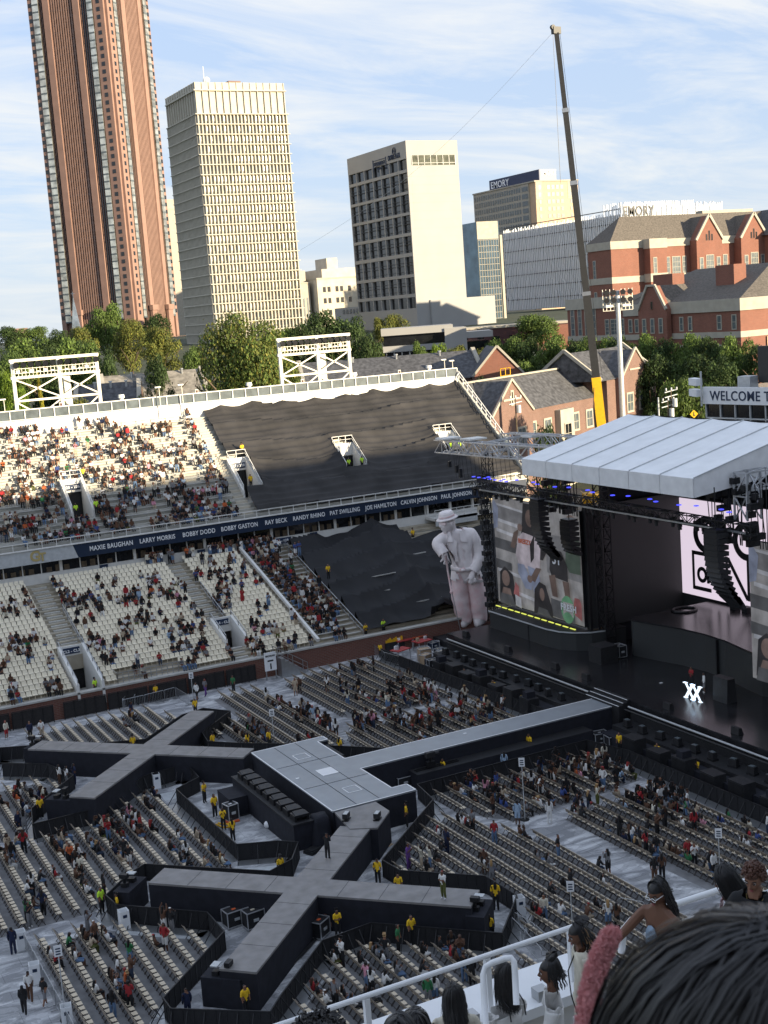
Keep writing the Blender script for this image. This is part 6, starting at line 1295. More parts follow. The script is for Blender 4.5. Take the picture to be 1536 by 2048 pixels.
for i in range(k):
 a = P0.lerp(P1, i/k); b = P0.lerp(P1, (i+1)/k); s0 = -2.5*math.sin(math.pi*i/k); s1 = -2.5*math.sin(math.pi*(i+1)/k); mb.beam((a.x, a.y, a.z+s0), (b.x, b.y, b.z+s1), .022)
tag(mb.build('guy_wire', 'steel'), 'long thin wire sagging across the sky from the crane head to the left', 'wire')
pl = far(1246, 840, 176); pz = far(1243, 580, 176)[2]
lp = thing('light_pole', 'tall pale stadium light pole with two clusters of black floodlights', 'light pole', (pl[0], pl[1], 4)); MB().cyl((0, 0, 0), (0, 0, pz-4), .42, .3, 14).build('pole', 'pipe_grey', lp)
D_ = Vector((Rv[0], Rv[1], 0)).normalized(); FW = Vector((-Fv[0], -Fv[1], 0)).normalized()
for s in (-1, 1):
 mb = MB()
 for zz in (0, -1.0, -1.9, -2.4): mb.beam(D_*(s*.35)+Vector((0, 0, pz-4-zz*-1-.2)), D_*(s*1.95)+Vector((0, 0, pz-4+zz-.2)), .08)
 for u in (.5, 1.0, 1.5, 1.95): mb.beam(D_*(s*u)+Vector((0, 0, pz-4+.2)), D_*(s*u)+Vector((0, 0, pz-6.6)), .07)
 mb.build('lamp_frame', 'cream_steel', lp)
 for u in (.62, 1.55):
  for zz in (-.25, -1.25):
   mb = MB(); c = D_*(s*u)+Vector((0, 0, pz-4+zz)); mb.cyl(c+FW*.6, c+FW*.1, .36, .18, 12); mb.cyl(c+FW*.62, c+FW*.605, .33, .33, 12); mb.build('floodlamp', 'black_metal', lp)
 mb = MB(); c = D_*(s*1.1)+Vector((0, 0, pz-4-1.95)); mb.box(c.x-.7, c.x+.7, c.y-.2, c.y+.2, c.z-.2, c.z+.1); mb.build('ballast', 'cream_steel', lp)
pA = far(1408, 775, 135); sb_ = thing('sign_building', 'glass fronted stand end building with a white banner reading WELCOME TO', 'building', (88.4, 102.2, 10), rad(-90+6)); 
hd = 14.4
MB().box(0, 40, 0, .4, 12.7, 14.4).build('banner', 'white_plastic', sb_); MB().box(0, 40, .5, 10, 0, 14.0).build('glass_volume', 'glass_dark', sb_)
mb = MB()
for i in range(22): mb.box(i*1.9, i*1.9+.12, .3, .49, 0, 12.65)
for z in (11.2, 8.5, 5.5): mb.box(0, 40, .3, .49, z, z+.14)
mb.build('mullions', 'pipe_grey', sb_)
M_ = parent_mw(sb_); o = text('WELCOME TO B', 1.35, tuple(M_ @ Vector((5.9, -.03, 13.5))), tuple(M_.to_3x3() @ Vector((1, 0, 0))), (0, 0, 1), 'navy_sign', parent=sb_, bold=.012, depth=.02, sx=.94)
MB().box(4.6, 40, 3, 3.6, 14.6, 18.2).build('dark_screen_back', 'crane_grey', sb_); MB().box(2.8, 4.4, 2, 3.2, 14.0, 15.3).build('air_unit', 'pipe_grey', sb_)
mb = MB(); mb.cyl((.1, -.3, 12.5), (.1, -.3, 16), .1); mb.build('mast', 'pipe_grey', sb_)
for z in (15.0, 13.9): mb = MB(); mb.hexa([(-1.3, -.6, z-.35), (-.3, -.6, z-.45), (-.2, .2, z-.45), (-1.2, .2, z-.35), (-1.3, -.6, z+.35), (-.3, -.6, z+.25), (-.2, .2, z+.25), (-1.2, .2, z+.35)]); mb.build('horn_speaker', 'white_plastic', sb_)
p = far(1388, 838, 160); t = thing('pedestrian_sign', 'yellow diamond pedestrian crossing sign on the street behind the stage', 'road sign', (p[0], p[1], 6)); h = far(1388, 828, 160)[2]-6
MB().cyl((0, 0, 0), (0, 0, h), .05).build('post', 'steel', t); mb = MB(); c = Vector((0, 0, h)); 
mb.quad(c+FW*.08+D_*-.5, c+FW*.08-Vector((0, 0, .5)), c+FW*.08+D_*.5, c+FW*.08+Vector((0, 0, .5))); mb.build('diamond', 'green_lime' if False else 'yellow', t)
mb = MB(); mb.beam(c+FW*.1-Vector((0, 0, .25)), c+FW*.1+Vector((0, 0, .12)), .1, .02); mb.sphere(c+FW*.1+Vector((0, 0, .2)), .06, 6); mb.beam(c+FW*.1, c+FW*.1+D_*.14-Vector((0, 0, .22)), .05, .02); mb.build('walking_figure', 'black_metal', t); MB().box(-.25, .25, -.03, .03, h-1.0, h-.65).build('lower_plate', 'yellow', t)
for px, py0, py1, D, lab in ((1344, 780, 845, 158, 'dark utility pole with insulators'), (1337, 800, 845, 158, 'thin pale post left of the utility pole'), (1318, 795, 838, 158, 'thin white post before the brick hall corner'), (1035, 795, 880, 172, 'utility pole with a grey transformer before the brick hall')):
 p = far(px, py1, D); z1 = far(px, py0, D)[2]; t = thing('utility_pole', lab, 'pole', (p[0], p[1], 6)); MB().cyl((0, 0, 0), (0, 0, z1-6), .12, .09).build('pole', 'bark' if 'utility' in lab else 'pipe_grey', t)
 if 'utility' in lab:
  mb = MB()
  for dz in (0, -.6): mb.beam((-1.1, -.2, z1-6.2+dz), (1.1, .2, z1-6+dz), .1)
  for k in range(3): mb.cyl((-.8+k*.8, -.1, z1-6), (-.8+k*.8, -.1, z1-5.7), .1)
  mb.build('crossarm', 'pipe_grey', t); MB().cyl((.3, -.3, z1-8), (.3, -.3, z1-7), .3).build('transformer', 'pipe_grey', t)
road = MB().quad((98, 60, ground_z(104, 120)-.1), (112, 60, 6.3), (112, 160, 6.3), (98, 160, ground_z(104, 160)-.1)).build('road', 'asphalt', kind='structure')
# people
def bones(kind):
 J = {}; sit = kind.startswith('sit')
 pz = .50 if sit else .95; lx = 0.0
 lean = {'sit_lean': .22, 'sit_back': -.08}.get(kind, .02)
 def T(z, y=0, x=0): return (lean*(z-pz)/.6+x, y, z)
 J['pel'] = (0, 0, pz); J['spi'] = T(pz+.22); J['che'] = T(pz+.42); J['nek'] = T(pz+.56); J['hed'] = T(pz+.66, x=.015); J['top'] = T(pz+.75, x=.01)
 for s, n in ((-1, 'r'), (1, 'l')):
  sh = T(pz+.48, s*.165); J[n+'sh'] = sh
  ax, az = sh[0], sh[2]
  A = {'stand': ((.0, .22, -.27), (.07, .21, -.50), (.09, .20, -.58)), 'stand_fold': ((.05, .2, -.27), (.2, .05, -.24), (.22, -.02, -.22)), 'stand_phone': ((.08, .2, -.25), (.26, .1, -.05), (.28, .07, .02)),
    'walk': ((-.06*s, .2, -.27), (.02+.1*s, .2, -.48), (.05+.12*s, .19, -.56)), 'arms_up': ((.06, .25, .05), (.14, .17, .30), (.16, .15, .38)), 'stand_hip': ((-.06, .30, -.22), (.05, .19, -.40), (.08, .15, -.42)),
    'sit': ((.06, .2, -.24), (.25, .14, -.36), (.32, .12, -.37)), 'sit_lean': ((.12, .2, -.22), (.3, .13, -.3), (.36, .1, -.3)), 'sit_back': ((.02, .2, -.25), (.2, .1, -.33), (.25, .05, -.32)), 'sit_phone': ((.08, .2, -.24), (.28, .09, -.12), (.3, .06, -.06))}[kind]
  for q, nm in zip(A, ('el', 'wr', 'ha')): J[n+nm] = (ax+q[0], s*q[1], az+q[2])
  if sit: J[n+'hi'] = (.06, s*.09, pz-.0); J[n+'kn'] = (.44, s*.11, pz-.02); J[n+'an'] = (.42+.04*s, s*.10, .09); J[n+'to'] = (.56+.04*s, s*.11, .04)
  else:
   st = .22*s if kind == 'walk' else 0
   J[n+'hi'] = (0, s*.09, .90); J[n+'kn'] = (.02+st*.5, s*.10, .50); J[n+'an'] = (-.02+st, s*.11, .09+(.05 if st < 0 else 0)); J[n+'to'] = (.13+st, s*.12, .04)
 return J
BE = [('pel', 'spi'), ('spi', 'che'), ('che', 'nek'), ('nek', 'hed'), ('hed', 'top')]
for n in 'rl': BE += [('che', n+'sh'), (n+'sh', n+'el'), (n+'el', n+'wr'), (n+'wr', n+'ha'), ('pel', n+'hi'), (n+'hi', n+'kn'), (n+'kn', n+'an'), (n+'an', n+'to')]
BR = {'pel': (.155, .115), 'spi': (.135, .1), 'che': (.15, .11), 'nek': (.055, .055), 'hed': (.088, .092), 'top': (.075, .08), 'sh': (.07, .065), 'el': (.047, .047), 'wr': (.032, .032), 'ha': (.04, .028), 'hi': (.095, .095), 'kn': (.066, .066), 'an': (.046, .046), 'to': (.042, .035)}
REG = {}
for a, b in BE: REG[(a, b)] = 'head' if b in ('hed', 'top') else 'neck' if b == 'nek' else 'torso' if b in ('spi', 'che', 'rsh', 'lsh') else 'hips' if b[1:] == 'hi' else 'uarm' if b[1:] == 'el' else 'farm' if b[1:] == 'wr' else 'hand' if b[1:] == 'ha' else 'thigh' if b[1:] == 'kn' else 'shin' if b[1:] == 'an' else 'foot'
def skin_eval(J, E, R, sub, root=None, smooth_shade=True):
 keys = list(J); me = bpy.data.meshes.new('s'); me.from_pydata([J[k] for k in keys], [(keys.index(a), keys.index(b)) for a, b in E], [])
 o = bpy.data.objects.new('s', me); COL.objects.link(o); m = o.modifiers.new('k', 'SKIN'); m.use_smooth_shade = True; m.branch_smoothing = .3
 sv = me.skin_vertices[0].data
 for i, k in enumerate(keys):
  r = R.get(k) or R.get(k[1:]) or (.05, .05); sv[i].radius = r if hasattr(r, '__len__') else (r, r); sv[i].use_root = (k == (root or keys[0]))
 if sub: s = o.modifiers.new('u', 'SUBSURF'); s.levels = sub; s.render_levels = sub
 dg = bpy.context.evaluated_depsgraph_get(); dg.update(); ev = bpy.data.meshes.new_from_object(o.evaluated_get(dg))
 V = np.array([v.co[:] for v in ev.vertices]); Fc = [tuple(p.vertices) for p in ev.polygons]; Nn = np.array([v.normal[:] for v in ev.vertices])
 bpy.data.objects.remove(o); bpy.data.meshes.remove(me); bpy.data.meshes.remove(ev); return V, Fc, Nn
def face_regions(V, Fc, J, E, reg):
 A = np.array([J[a] for a, b in E]); B = np.array([J[b] for a, b in E]); D = B-A; L2 = (D**2).sum(1); nm = [reg[e] for e in E]; out_ = []
 for f in Fc:
  c = V[list(f)].mean(0); t = np.clip(((c-A)*D).sum(1)/L2, 0, 1); d = np.linalg.norm(A+D*t[:, None]-c, axis=1); out_.append(nm[int(d.argmin())])
 return out_
POSES = ['stand', 'stand_fold', 'stand_phone', 'walk', 'arms_up', 'stand_hip', 'sit', 'sit_lean', 'sit_back', 'sit_phone']
HS = ['long', 'bob', 'short', 'bun', 'braids', 'cap']
def hair_skel(J, style):
 h = np.array(J['hed']); t = np.array(J['top']); b = np.array([-.03, 0, 0])
 K = {'c0': t+b+[0, 0, .015], 'c1': h+b*1.3+[0, 0, .02]}; E = [('c0', 'c1')]; R = {'c0': (.088, .088), 'c1': (.085, .082)}
 if style in ('long', 'braids'): K['c2'] = h+[-.09, 0, -.16]; K['c3'] = h+[-.12, 0, -.36]; E += [('c1', 'c2'), ('c2', 'c3')]; R['c2'] = (.1, .07); R['c3'] = (.075 if style == 'long' else .05, .04)
 if style == 'bob': K['c2'] = h+[-.07, 0, -.10]; E += [('c1', 'c2')]; R['c2'] = (.11, .085); R['c0'] = R['c1'] = (.1, .1)
 if style == 'bun': K['c2'] = t+[-.06, 0, .09]; E += [('c0', 'c2')]; R['c2'] = (.06, .06)
 return {k: tuple(v) for k, v in K.items()}, E, R
TP = {}
def mk(name, V, F, m, smooth=True):
 used = sorted({i for f in F for i in f}); ix = {a: i for i, a in enumerate(used)}
 me = bpy.data.meshes.new(name); me.from_pydata([tuple(V[i]) for i in used], [], [tuple(ix[i] for i in f) for f in F]); me.materials.append(MATS[m] if isinstance(m, str) else m)
 me.polygons.foreach_set('use_smooth', [smooth]*len(F)); return me
mat('skin_a', (.16, .075, .045), .55, var=.05); mat('skin_b', (.24, .12, .075), .55, var=.05); mat('skin_c', (.09, .045, .03), .55, var=.05); mat('shoe_w', (.6, .6, .6), .5, var=0); mat('shoe_k', (.02, .02, .02), .5, var=0)
PC = {'black': (.015, .015, .017), 'white': (.68, .67, .65), 'red': (.32, .025, .03), 'grey': (.18, .18, .19), 'pink': (.55, .25, .32), 'blue': (.04, .07, .22), 'light blue': (.30, .40, .52), 'beige': (.42, .34, .25), 'brown': (.10, .05, .03), 'orange': (.5, .12, .04), 'green': (.03, .16, .06), 'yellow': (.80, .50, .02), 'denim': (.11, .18, .30), 'dark denim': (.03, .045, .08), 'camouflage': (.10, .11, .03), 'navy': (.012, .018, .05), 'lime vest': (.55, .85, .05), 'cream': (.58, .54, .44), 'lime green': (.22, .6, .05), 'purple': (.12, .05, .22)}
for k, v in PC.items(): mat('cloth_'+k.replace(' ', '_'), v, .85, var=.18, scale=6, bump=.15)
mat('hair_black', (.012, .010, .010), .5, var=.3); mat('hair_brown', (.05, .025, .015), .5, var=.3); mat('hair_red', (.25, .03, .03), .5, var=.3); mat('hair_blonde', (.35, .22, .10), .5, var=.3)
LOWT = {}
for ps in POSES:
 J = bones(ps); V, Fc, Nn = skin_eval(J, BE, BR, 1); rg = face_regions(V, Fc, J, BE, REG)
 me = mk('body', V, Fc, 'skin_a'); me.materials.append(MATS['shoe_w'])
 me.polygons.foreach_set('material_index', [1 if r == 'foot' else 0 for r in rg]); TP[('body', ps)] = me
 Vi = V+Nn*.016
 def sub(rs): return [f for f, r in zip(Fc, rg) if r in rs]
 hipf = [f for f, r in zip(Fc, rg) if r == 'hips']
 for lg in (0, 1):
  TP[('shirt', ps, lg)] = mk('shirt', Vi, sub({'torso', 'uarm'} | ({'farm'} if lg else set())), 'cloth_white')
  TP[('trou', ps, lg)] = mk('trousers' if lg else 'shorts', Vi, sub({'hips', 'thigh'} | ({'shin'} if lg else set())), 'cloth_black')
 for hs in HS:
  K, E, R = hair_skel(J, hs); hv, hf, hn = skin_eval(K, E, R, 1); TP[('hair', ps, hs)] = mk('hair' if hs != 'cap' else 'cap', hv, hf, 'hair_black')
 lv, lf, _ = skin_eval(J, BE, BR, 0); lr = face_regions(lv, lf, J, BE, REG)
 K, E, R = hair_skel(J, 'long' if ps != 'sit_back' else 'short'); hv, hf, _ = skin_eval(K, E, R, 0)
 LOWT[ps] = (lv, lf, lr, hv, hf)
def setm(o, i, m): s = o.material_slots[i]; s.link = 'OBJECT'; s.material = m
PEOPLE = []
TOPS = ['black']*42+['white']*19+['red']*5+['grey']*9+['pink']*2+['blue']*2+['light blue']*2+['beige']*6+['brown']*10+['orange']*1+['green']*1+['cream']*5+['navy']*4
BOT = ['black']*34+['denim']*22+['dark denim']*8+['white']*6+['grey']*5+['beige']*6+['brown']*3+['red']*2+['camouflage']*2
def add_person(x, y, z, rz, pose, where, top=None, bot=None, hair=None, style=None, longs=None, longt=None, skin=None, role='person', shoe=None, extra=None, pri=0, s=None):
 PEOPLE.append(dict(x=x, y=y, z=z, rz=rz, pose=pose, where=where, top=top or random.choice(TOPS), bot=bot or random.choice(BOT), hair=hair or random.choices(['black', 'brown', 'red', 'blonde'], [80, 12, 4, 4])[0], style=style or random.choice(['long']*5+['braids']*2+['bob', 'short', 'bun', 'cap']),
  longs=random.random() < .4 if longs is None else longs, longt=random.random() < .6 if longt is None else longt, skin=skin or random.choice('abc'), role=role, shoe=shoe or random.choice('wk'), extra=extra, pri=pri, s=s or random.uniform(.93, 1.05)))
def face_cam(x, y, j=.6): return math.atan2(-y, -x)+random.uniform(-j, j)
# crowds in the far stand (sampled where the photo shows clusters)
UC = '''30,600,6 130,600,9 340,575,2 382,570,1 505,560,6 910,520,3 930,570,6 690,600,3 790,610,12 500,640,4 580,640,9 620,650,7 270,600,4 150,650,8 30,710,4 150,690,5 120,750,8 225,700,5 330,680,4 270,690,3 250,750,4 330,745,3 470,710,10 560,700,12 430,770,6 420,740,3 640,740,10 700,690,8 690,780,2 770,760,2 795,715,4 870,690,8 960,650,6 945,735,6 990,700,5 1030,700,4 20,800,4 100,870,6 140,850,5 210,810,8 260,830,8 370,810,8 450,840,5 530,850,8 610,830,10 650,880,10 690,850,6 770,830,8 850,810,6 1030,820,10 1080,770,3 1090,890,5 860,890,8 30,950,10 120,950,14 200,950,14 240,930,8 350,970,10 470,940,6 510,980,6 600,930,10 640,960,4 700,950,6 750,940,4 820,930,8 930,930,12 1010,910,8 930,980,16 1020,990,16 50,1050,10 130,1060,14 240,1020,10 310,1050,6 380,1060,8 500,990,5 600,1000,8 860,1020,12 960,1040,14 1100,1010,12 1190,990,8 1220,1000,3 30,1120,8 150,1140,6 230,1130,6 330,1120,14 420,1110,10 480,1060,6 560,1070,12 620,1100,5 760,1060,14 840,1060,12 900,1060,8 1000,1040,10'''
LC = '''100,340,4 240,290,3 440,310,2 470,320,1 540,300,1 570,280,1 270,370,8 300,380,10 340,370,3 370,420,3 400,400,5 440,370,5 570,370,3 610,370,6 660,360,8 710,320,8 740,290,6 790,350,8 850,330,8 870,380,4 680,400,2 290,430,4 400,480,3 450,460,4 580,490,3 670,470,6 740,460,4 620,520,4 600,540,3 750,520,1 800,510,3 870,480,3 910,430,4 920,500,5 860,520,5 985,490,2 20,440,3 90,440,4 170,440,3 135,400,2 30,600,3 70,560,3 80,630,4 160,560,6 130,590,2 155,670,2 40,760,4 15,680,2 230,670,3 220,780,3 280,800,5 60,840,5 420,580,3 470,590,6 560,590,2 540,650,4 500,670,3 660,680,3 725,620,1 765,660,1 840,600,4 890,590,4 910,630,4 960,590,5 960,650,3 880,690,2 1100,190,4 1000,200,5 960,240,4 1050,260,10 1150,260,10 1080,330,10 1060,390,8 1110,380,4 1230,300,3 1240,430,3 1300,420,1 1200,510,4 1300,510,8 1400,490,4 1240,580,8 1330,580,4 1410,570,3 1490,560,1 1210,610,4 1240,640,3 1110,640,4'''
BC = '''500,1102,10 512,1123,14 537,1136,16 550,1152,12 541,1161,10 566,1148,8 591,1170,10 600,1198,14 616,1215,14 633,1207,8 615,1165,8 640,1180,10 600,1200,8 650,1210,8 600,1230,8 630,1240,6 660,1245,5 560,1120,8 540,1100,8 690,1270,3 575,1185,6 520,1110,8'''
occ = set()
def place_row(px, py, n, y0, z0, k, dy, x_ok, sitd, where):
 for i in range(n):
  for tr_ in range(6):
   qx, qy = px+random.gauss(0, 9), py+random.gauss(0, 7); p = onslope(qx, qy, y0, z0+.6, k); r = int((p[1]-y0)/dy)
   x = round(p[0]/.55)*.55
   if not x_ok(x, r) or (x, r, z0) in occ: continue
   occ.add((x, r, z0)); yy = y0+r*dy; sit_ = random.random() < sitd
   add_person(x, yy+(.40 if sit_ else .15), z0+r*dy*k-(.04 if sit_ else 0), -math.pi/2+random.uniform(-.3, .3), random.choice(['sit', 'sit_lean', 'sit_back', 'sit_phone']) if sit_ else random.choice(['stand', 'stand_phone', 'walk']), where); break
for tk in UC.split():
 a, b, n = map(int, tk.split(',')); place_row(a/2.4, 600+b/2.4, round(n*.62+.2), UY0, UZ0, UK, UDY, lambda x, r: 0 <= r < UN and x < 50.3 and not any(v[0]-.5 < x < v[1]+.5 and v[2]-.5 < UY0+r*UDY < v[3]+.2 for v in VOM_U[:2]), .9, 'on the sunlit upper deck benches')
for tk in LC.split():
 a, b, n = map(int, tk.split(',')); place_row(a/2.4, 1040+b/2.4, round(n*.78+.2), LY0, LZ0, LK, LDY, lambda x, r: 0 <= r < LN and x < 49.2 and not any(a_-.2 < x < b_+.2 for a_, b_ in AIS_L[:3]) and not any(v[0]-.4 < x < v[1]+.4 and v[2] < LY0+r*LDY < v[3]+.5 for v in VOM_L), .85, 'among the tan seats of the lower deck')
for tk in BC.split():
 a, b, n = map(int, tk.split(',')); place_row(a, b, n, LY0, LZ0, LK, LDY, lambda x, r: 0 <= r < LN and 50.3 < x < 54.5, .85, 'on the crowded metal benches beside the tarpaulin')
for px, py, n in ((422, 1120, 4), (296, 1125, 3), (312, 1128, 3), (340, 1120, 2), (440, 1090, 3), (455, 1088, 2), (478, 1100, 4), (500, 1090, 4), (515, 1085, 3), (530, 1085, 3), (375, 1118, 3)):
 for i in range(n): p = ony(px+i*6, py, 135.2); add_person(p[0], 135.3, LZ0+LN*LDZ-.3, -math.pi/2, random.choice(['stand', 'stand_phone', 'stand_fold']), 'standing at the back wall above the lower deck')
STAFF = 'yellow'
def staff(x, y, z, rz, pose, where, **k): add_person(x, y, z, rz, pose, where, top=k.get('top', 'yellow'), bot='black', style=k.get('style', random.choice(['short', 'long', 'bun'])), longs=k.get('longs', False), longt=True, role='staff', pri=k.get('pri', 1), hair='black')
for (x, y, z, w, t_) in ((53.0, 138.6, UZ0+2.4, 'at the deck entrance left of the covered deck', 'yellow'), (66.0, 139.5, 15.7, 'left side of the middle entrance in the black covered deck', 'lime vest'), (67.8, 139.6, 15.7, 'right side of the middle entrance in the black covered deck', 'lime vest'), (80.4, 140, 16.1, 'left side of the entrance beside the silver truss', 'lime vest'), (81.8, 140, 16.1, 'right side of the entrance beside the silver truss', 'lime vest'), (34.9, 142.7, 18.1, 'above the 225 - 226 entrance', 'lime vest'), (34.8, 138.0, 14.8, 'right of the 225 - 226 entrance', 'lime vest'), (32.6, 138.0, 14.8, 'left of the 225 - 226 entrance', 'lime vest'), (54.0, 143.1, 18.6, 'leaning over the rail above the second entrance', 'yellow')): staff(x, y, z, -math.pi/2, 'stand', w, top=t_)
p = onslope(658, 1165, LY0, LZ0+.4, LK); staff(p[0], p[1], p[2]+.3, -1.5, 'stand', 'standing alone on the lower black tarpaulin')
for px, py, tp_, w in ((592, 1118, 'blue', 'left of the two standing in blue on the lower tarpaulin'), (600, 1117, 'blue', 'right of the two standing in blue on the lower tarpaulin'), (560, 1110, 'white', 'at the top corner of the lower tarpaulin')): p = onslope(px, py, LY0, LZ0+.4, LK); add_person(p[0], p[1], p[2]+.2, -1.5, 'stand_fold', w, top=tp_, pri=1)
for px, py, w in ((732, 1271, 'behind the wall coping at the foot of the benches'), (827, 1090, 'on the ramp behind the statue')):
 p = ony(px, py, 115.9 if py > 1200 else 133); staff(p[0], p[1], 1.6 if py > 1200 else 7.2, -1.5, 'stand', w)
p = ony(768, 1268, 116); staff(p[0], p[1], 1.6, -1.5, 'stand', 'in a lime vest behind the wall coping', top='lime vest')
p = ony(196, 1378, 115.6); staff(p[0]-.2, 115.8, 1.35, -1.2, 'stand', 'leaning inside the lower deck entrance', top='lime vest')
# yellow shirts and other single figures on the floor (feet pixels)
for px, py, pose, deg, w in ((677, 1876, 'stand_fold', -100, 'arms folded against the foreground X, beside the case with cables'), (825, 1890, 'stand', -90, 'head bowed before the right arm of the foreground X'), (993, 1822, 'stand', 60, 'back turned at the right end of the foreground X'), (980, 1872, 'sit', 45, 'crouching in the right corner of the barricade'),
 (757, 1770, 'stand', 60, 'watching from behind the foreground X, right of the ramp'), (799, 1800, 'stand', -120, 'half hidden behind the right arm of the foreground X'), (494, 2034, 'stand', -80, 'in front of the camera podium at the near end of the X'), (534, 1840, 'sit_lean', 160, 'bending over beside the plain road case'), (238, 1838, 'stand', 170, 'at the left tip of the foreground X, arm raised'),
 (410, 1606, 'stand_fold', -60, 'first of the four in a row, nearest the far X'), (431, 1636, 'stand', -80, 'second of the four in a row'), (448, 1660, 'stand_phone', -100, 'third of the four in a row, long hair'), (467, 1684, 'stand', 100, 'last of the four in a row, nearest the pen'), (386, 1484, 'stand_fold', -30, 'in the far notch of the far X runway'), (268, 1508, 'stand', 90, 'half hidden behind the middle of the far X'),
 (286, 1562, 'stand_fold', -80, 'leaning on the near side of the far X runway'), (83, 1638, 'stand', -100, 'at the left tip barricade of the far X'), (815, 1656, 'stand', 150, 'in the shade behind the platform edge'), (564, 1762, 'stand', 100, 'with only the shoulders showing behind the left arm of the X'), (681, 1516, 'stand', 20, 'in the stair notch of the platform'), (428, 1506, 'stand', 120, 'behind the right arm of the far X, left one'), (497, 1503, 'stand', 120, 'behind the right arm of the far X, centre one'), (540, 1500, 'stand', 120, 'behind the barricade just left of the platform'), (392, 1432, 'stand', 90, 'at the far tip of the far X'),
 (876, 1352, 'stand', 200, 'in the pit, first from the left leaning on the barricade'), (931, 1372, 'stand', 200, 'in the pit, second from the left'), (989, 1398, 'stand', 200, 'in the pit, third from the left'), (1039, 1416, 'stand', 200, 'in the pit just left of the catwalk'), (762, 1318, 'stand', 200, 'handing out papers at the grey gate before the yellow crate'), (1060, 1512, 'stand', 190, 'behind the catwalk barricade, right one'), (888, 1560, 'stand', 190, 'behind the catwalk barricade, left one'),
 (1240, 1508, 'stand', 200, 'at the pit corner by the two road cases'), (1316, 1532, 'stand', 200, 'in the right pit, before the angled case'), (1394, 1562, 'stand_phone', 200, 'in the right pit raising an arm'), (1490, 1604, 'stand', 200, 'in the right pit, farthest right'), (313, 1402, 'stand', -90, 'at the metal gate behind the far X')):
 p = onz(px, py, 0); staff(p[0], p[1], 0, rad(deg), pose, w)
p = onz(205, 1828, 0); staff(p[0], p[1], 0, rad(-60), 'stand', 'outside the left tip of the foreground X', top='lime vest'); p = onz(663, 1322, 0); staff(p[0], p[1], 0, -1.5, 'stand', 'in front of the brick wall right of the three bins', top='lime vest')
def solo(px, py, z, pose, deg, w, **k): p = onz(px, py, z); add_person(p[0], p[1], z, rad(deg), pose, w, pri=2, **k)
solo(656, 1718, DZ, 'stand_phone', 40, 'filming on the foreground runway near the ramp', top='black', bot='black', style='short', longs=True, longt=True)
solo(888, 1798, DZ, 'stand_fold', 200, 'performing on the right arm of the foreground X with a red cap', top='white', bot='camouflage', style='cap', hair='red', longt=True, shoe='w')
solo(1384, 1375, SZ, 'stand_fold', 180, 'behind the XX letters, left of three', top='red', bot='black', style='short'); solo(1409, 1386, SZ, 'stand', 150, 'behind the XX letters, middle of three', top='white', bot='grey', style='short'); solo(1442, 1392, SZ, 'stand', 60, 'beside the side fill loudspeaker, right of three', top='orange', bot='black', style='short')
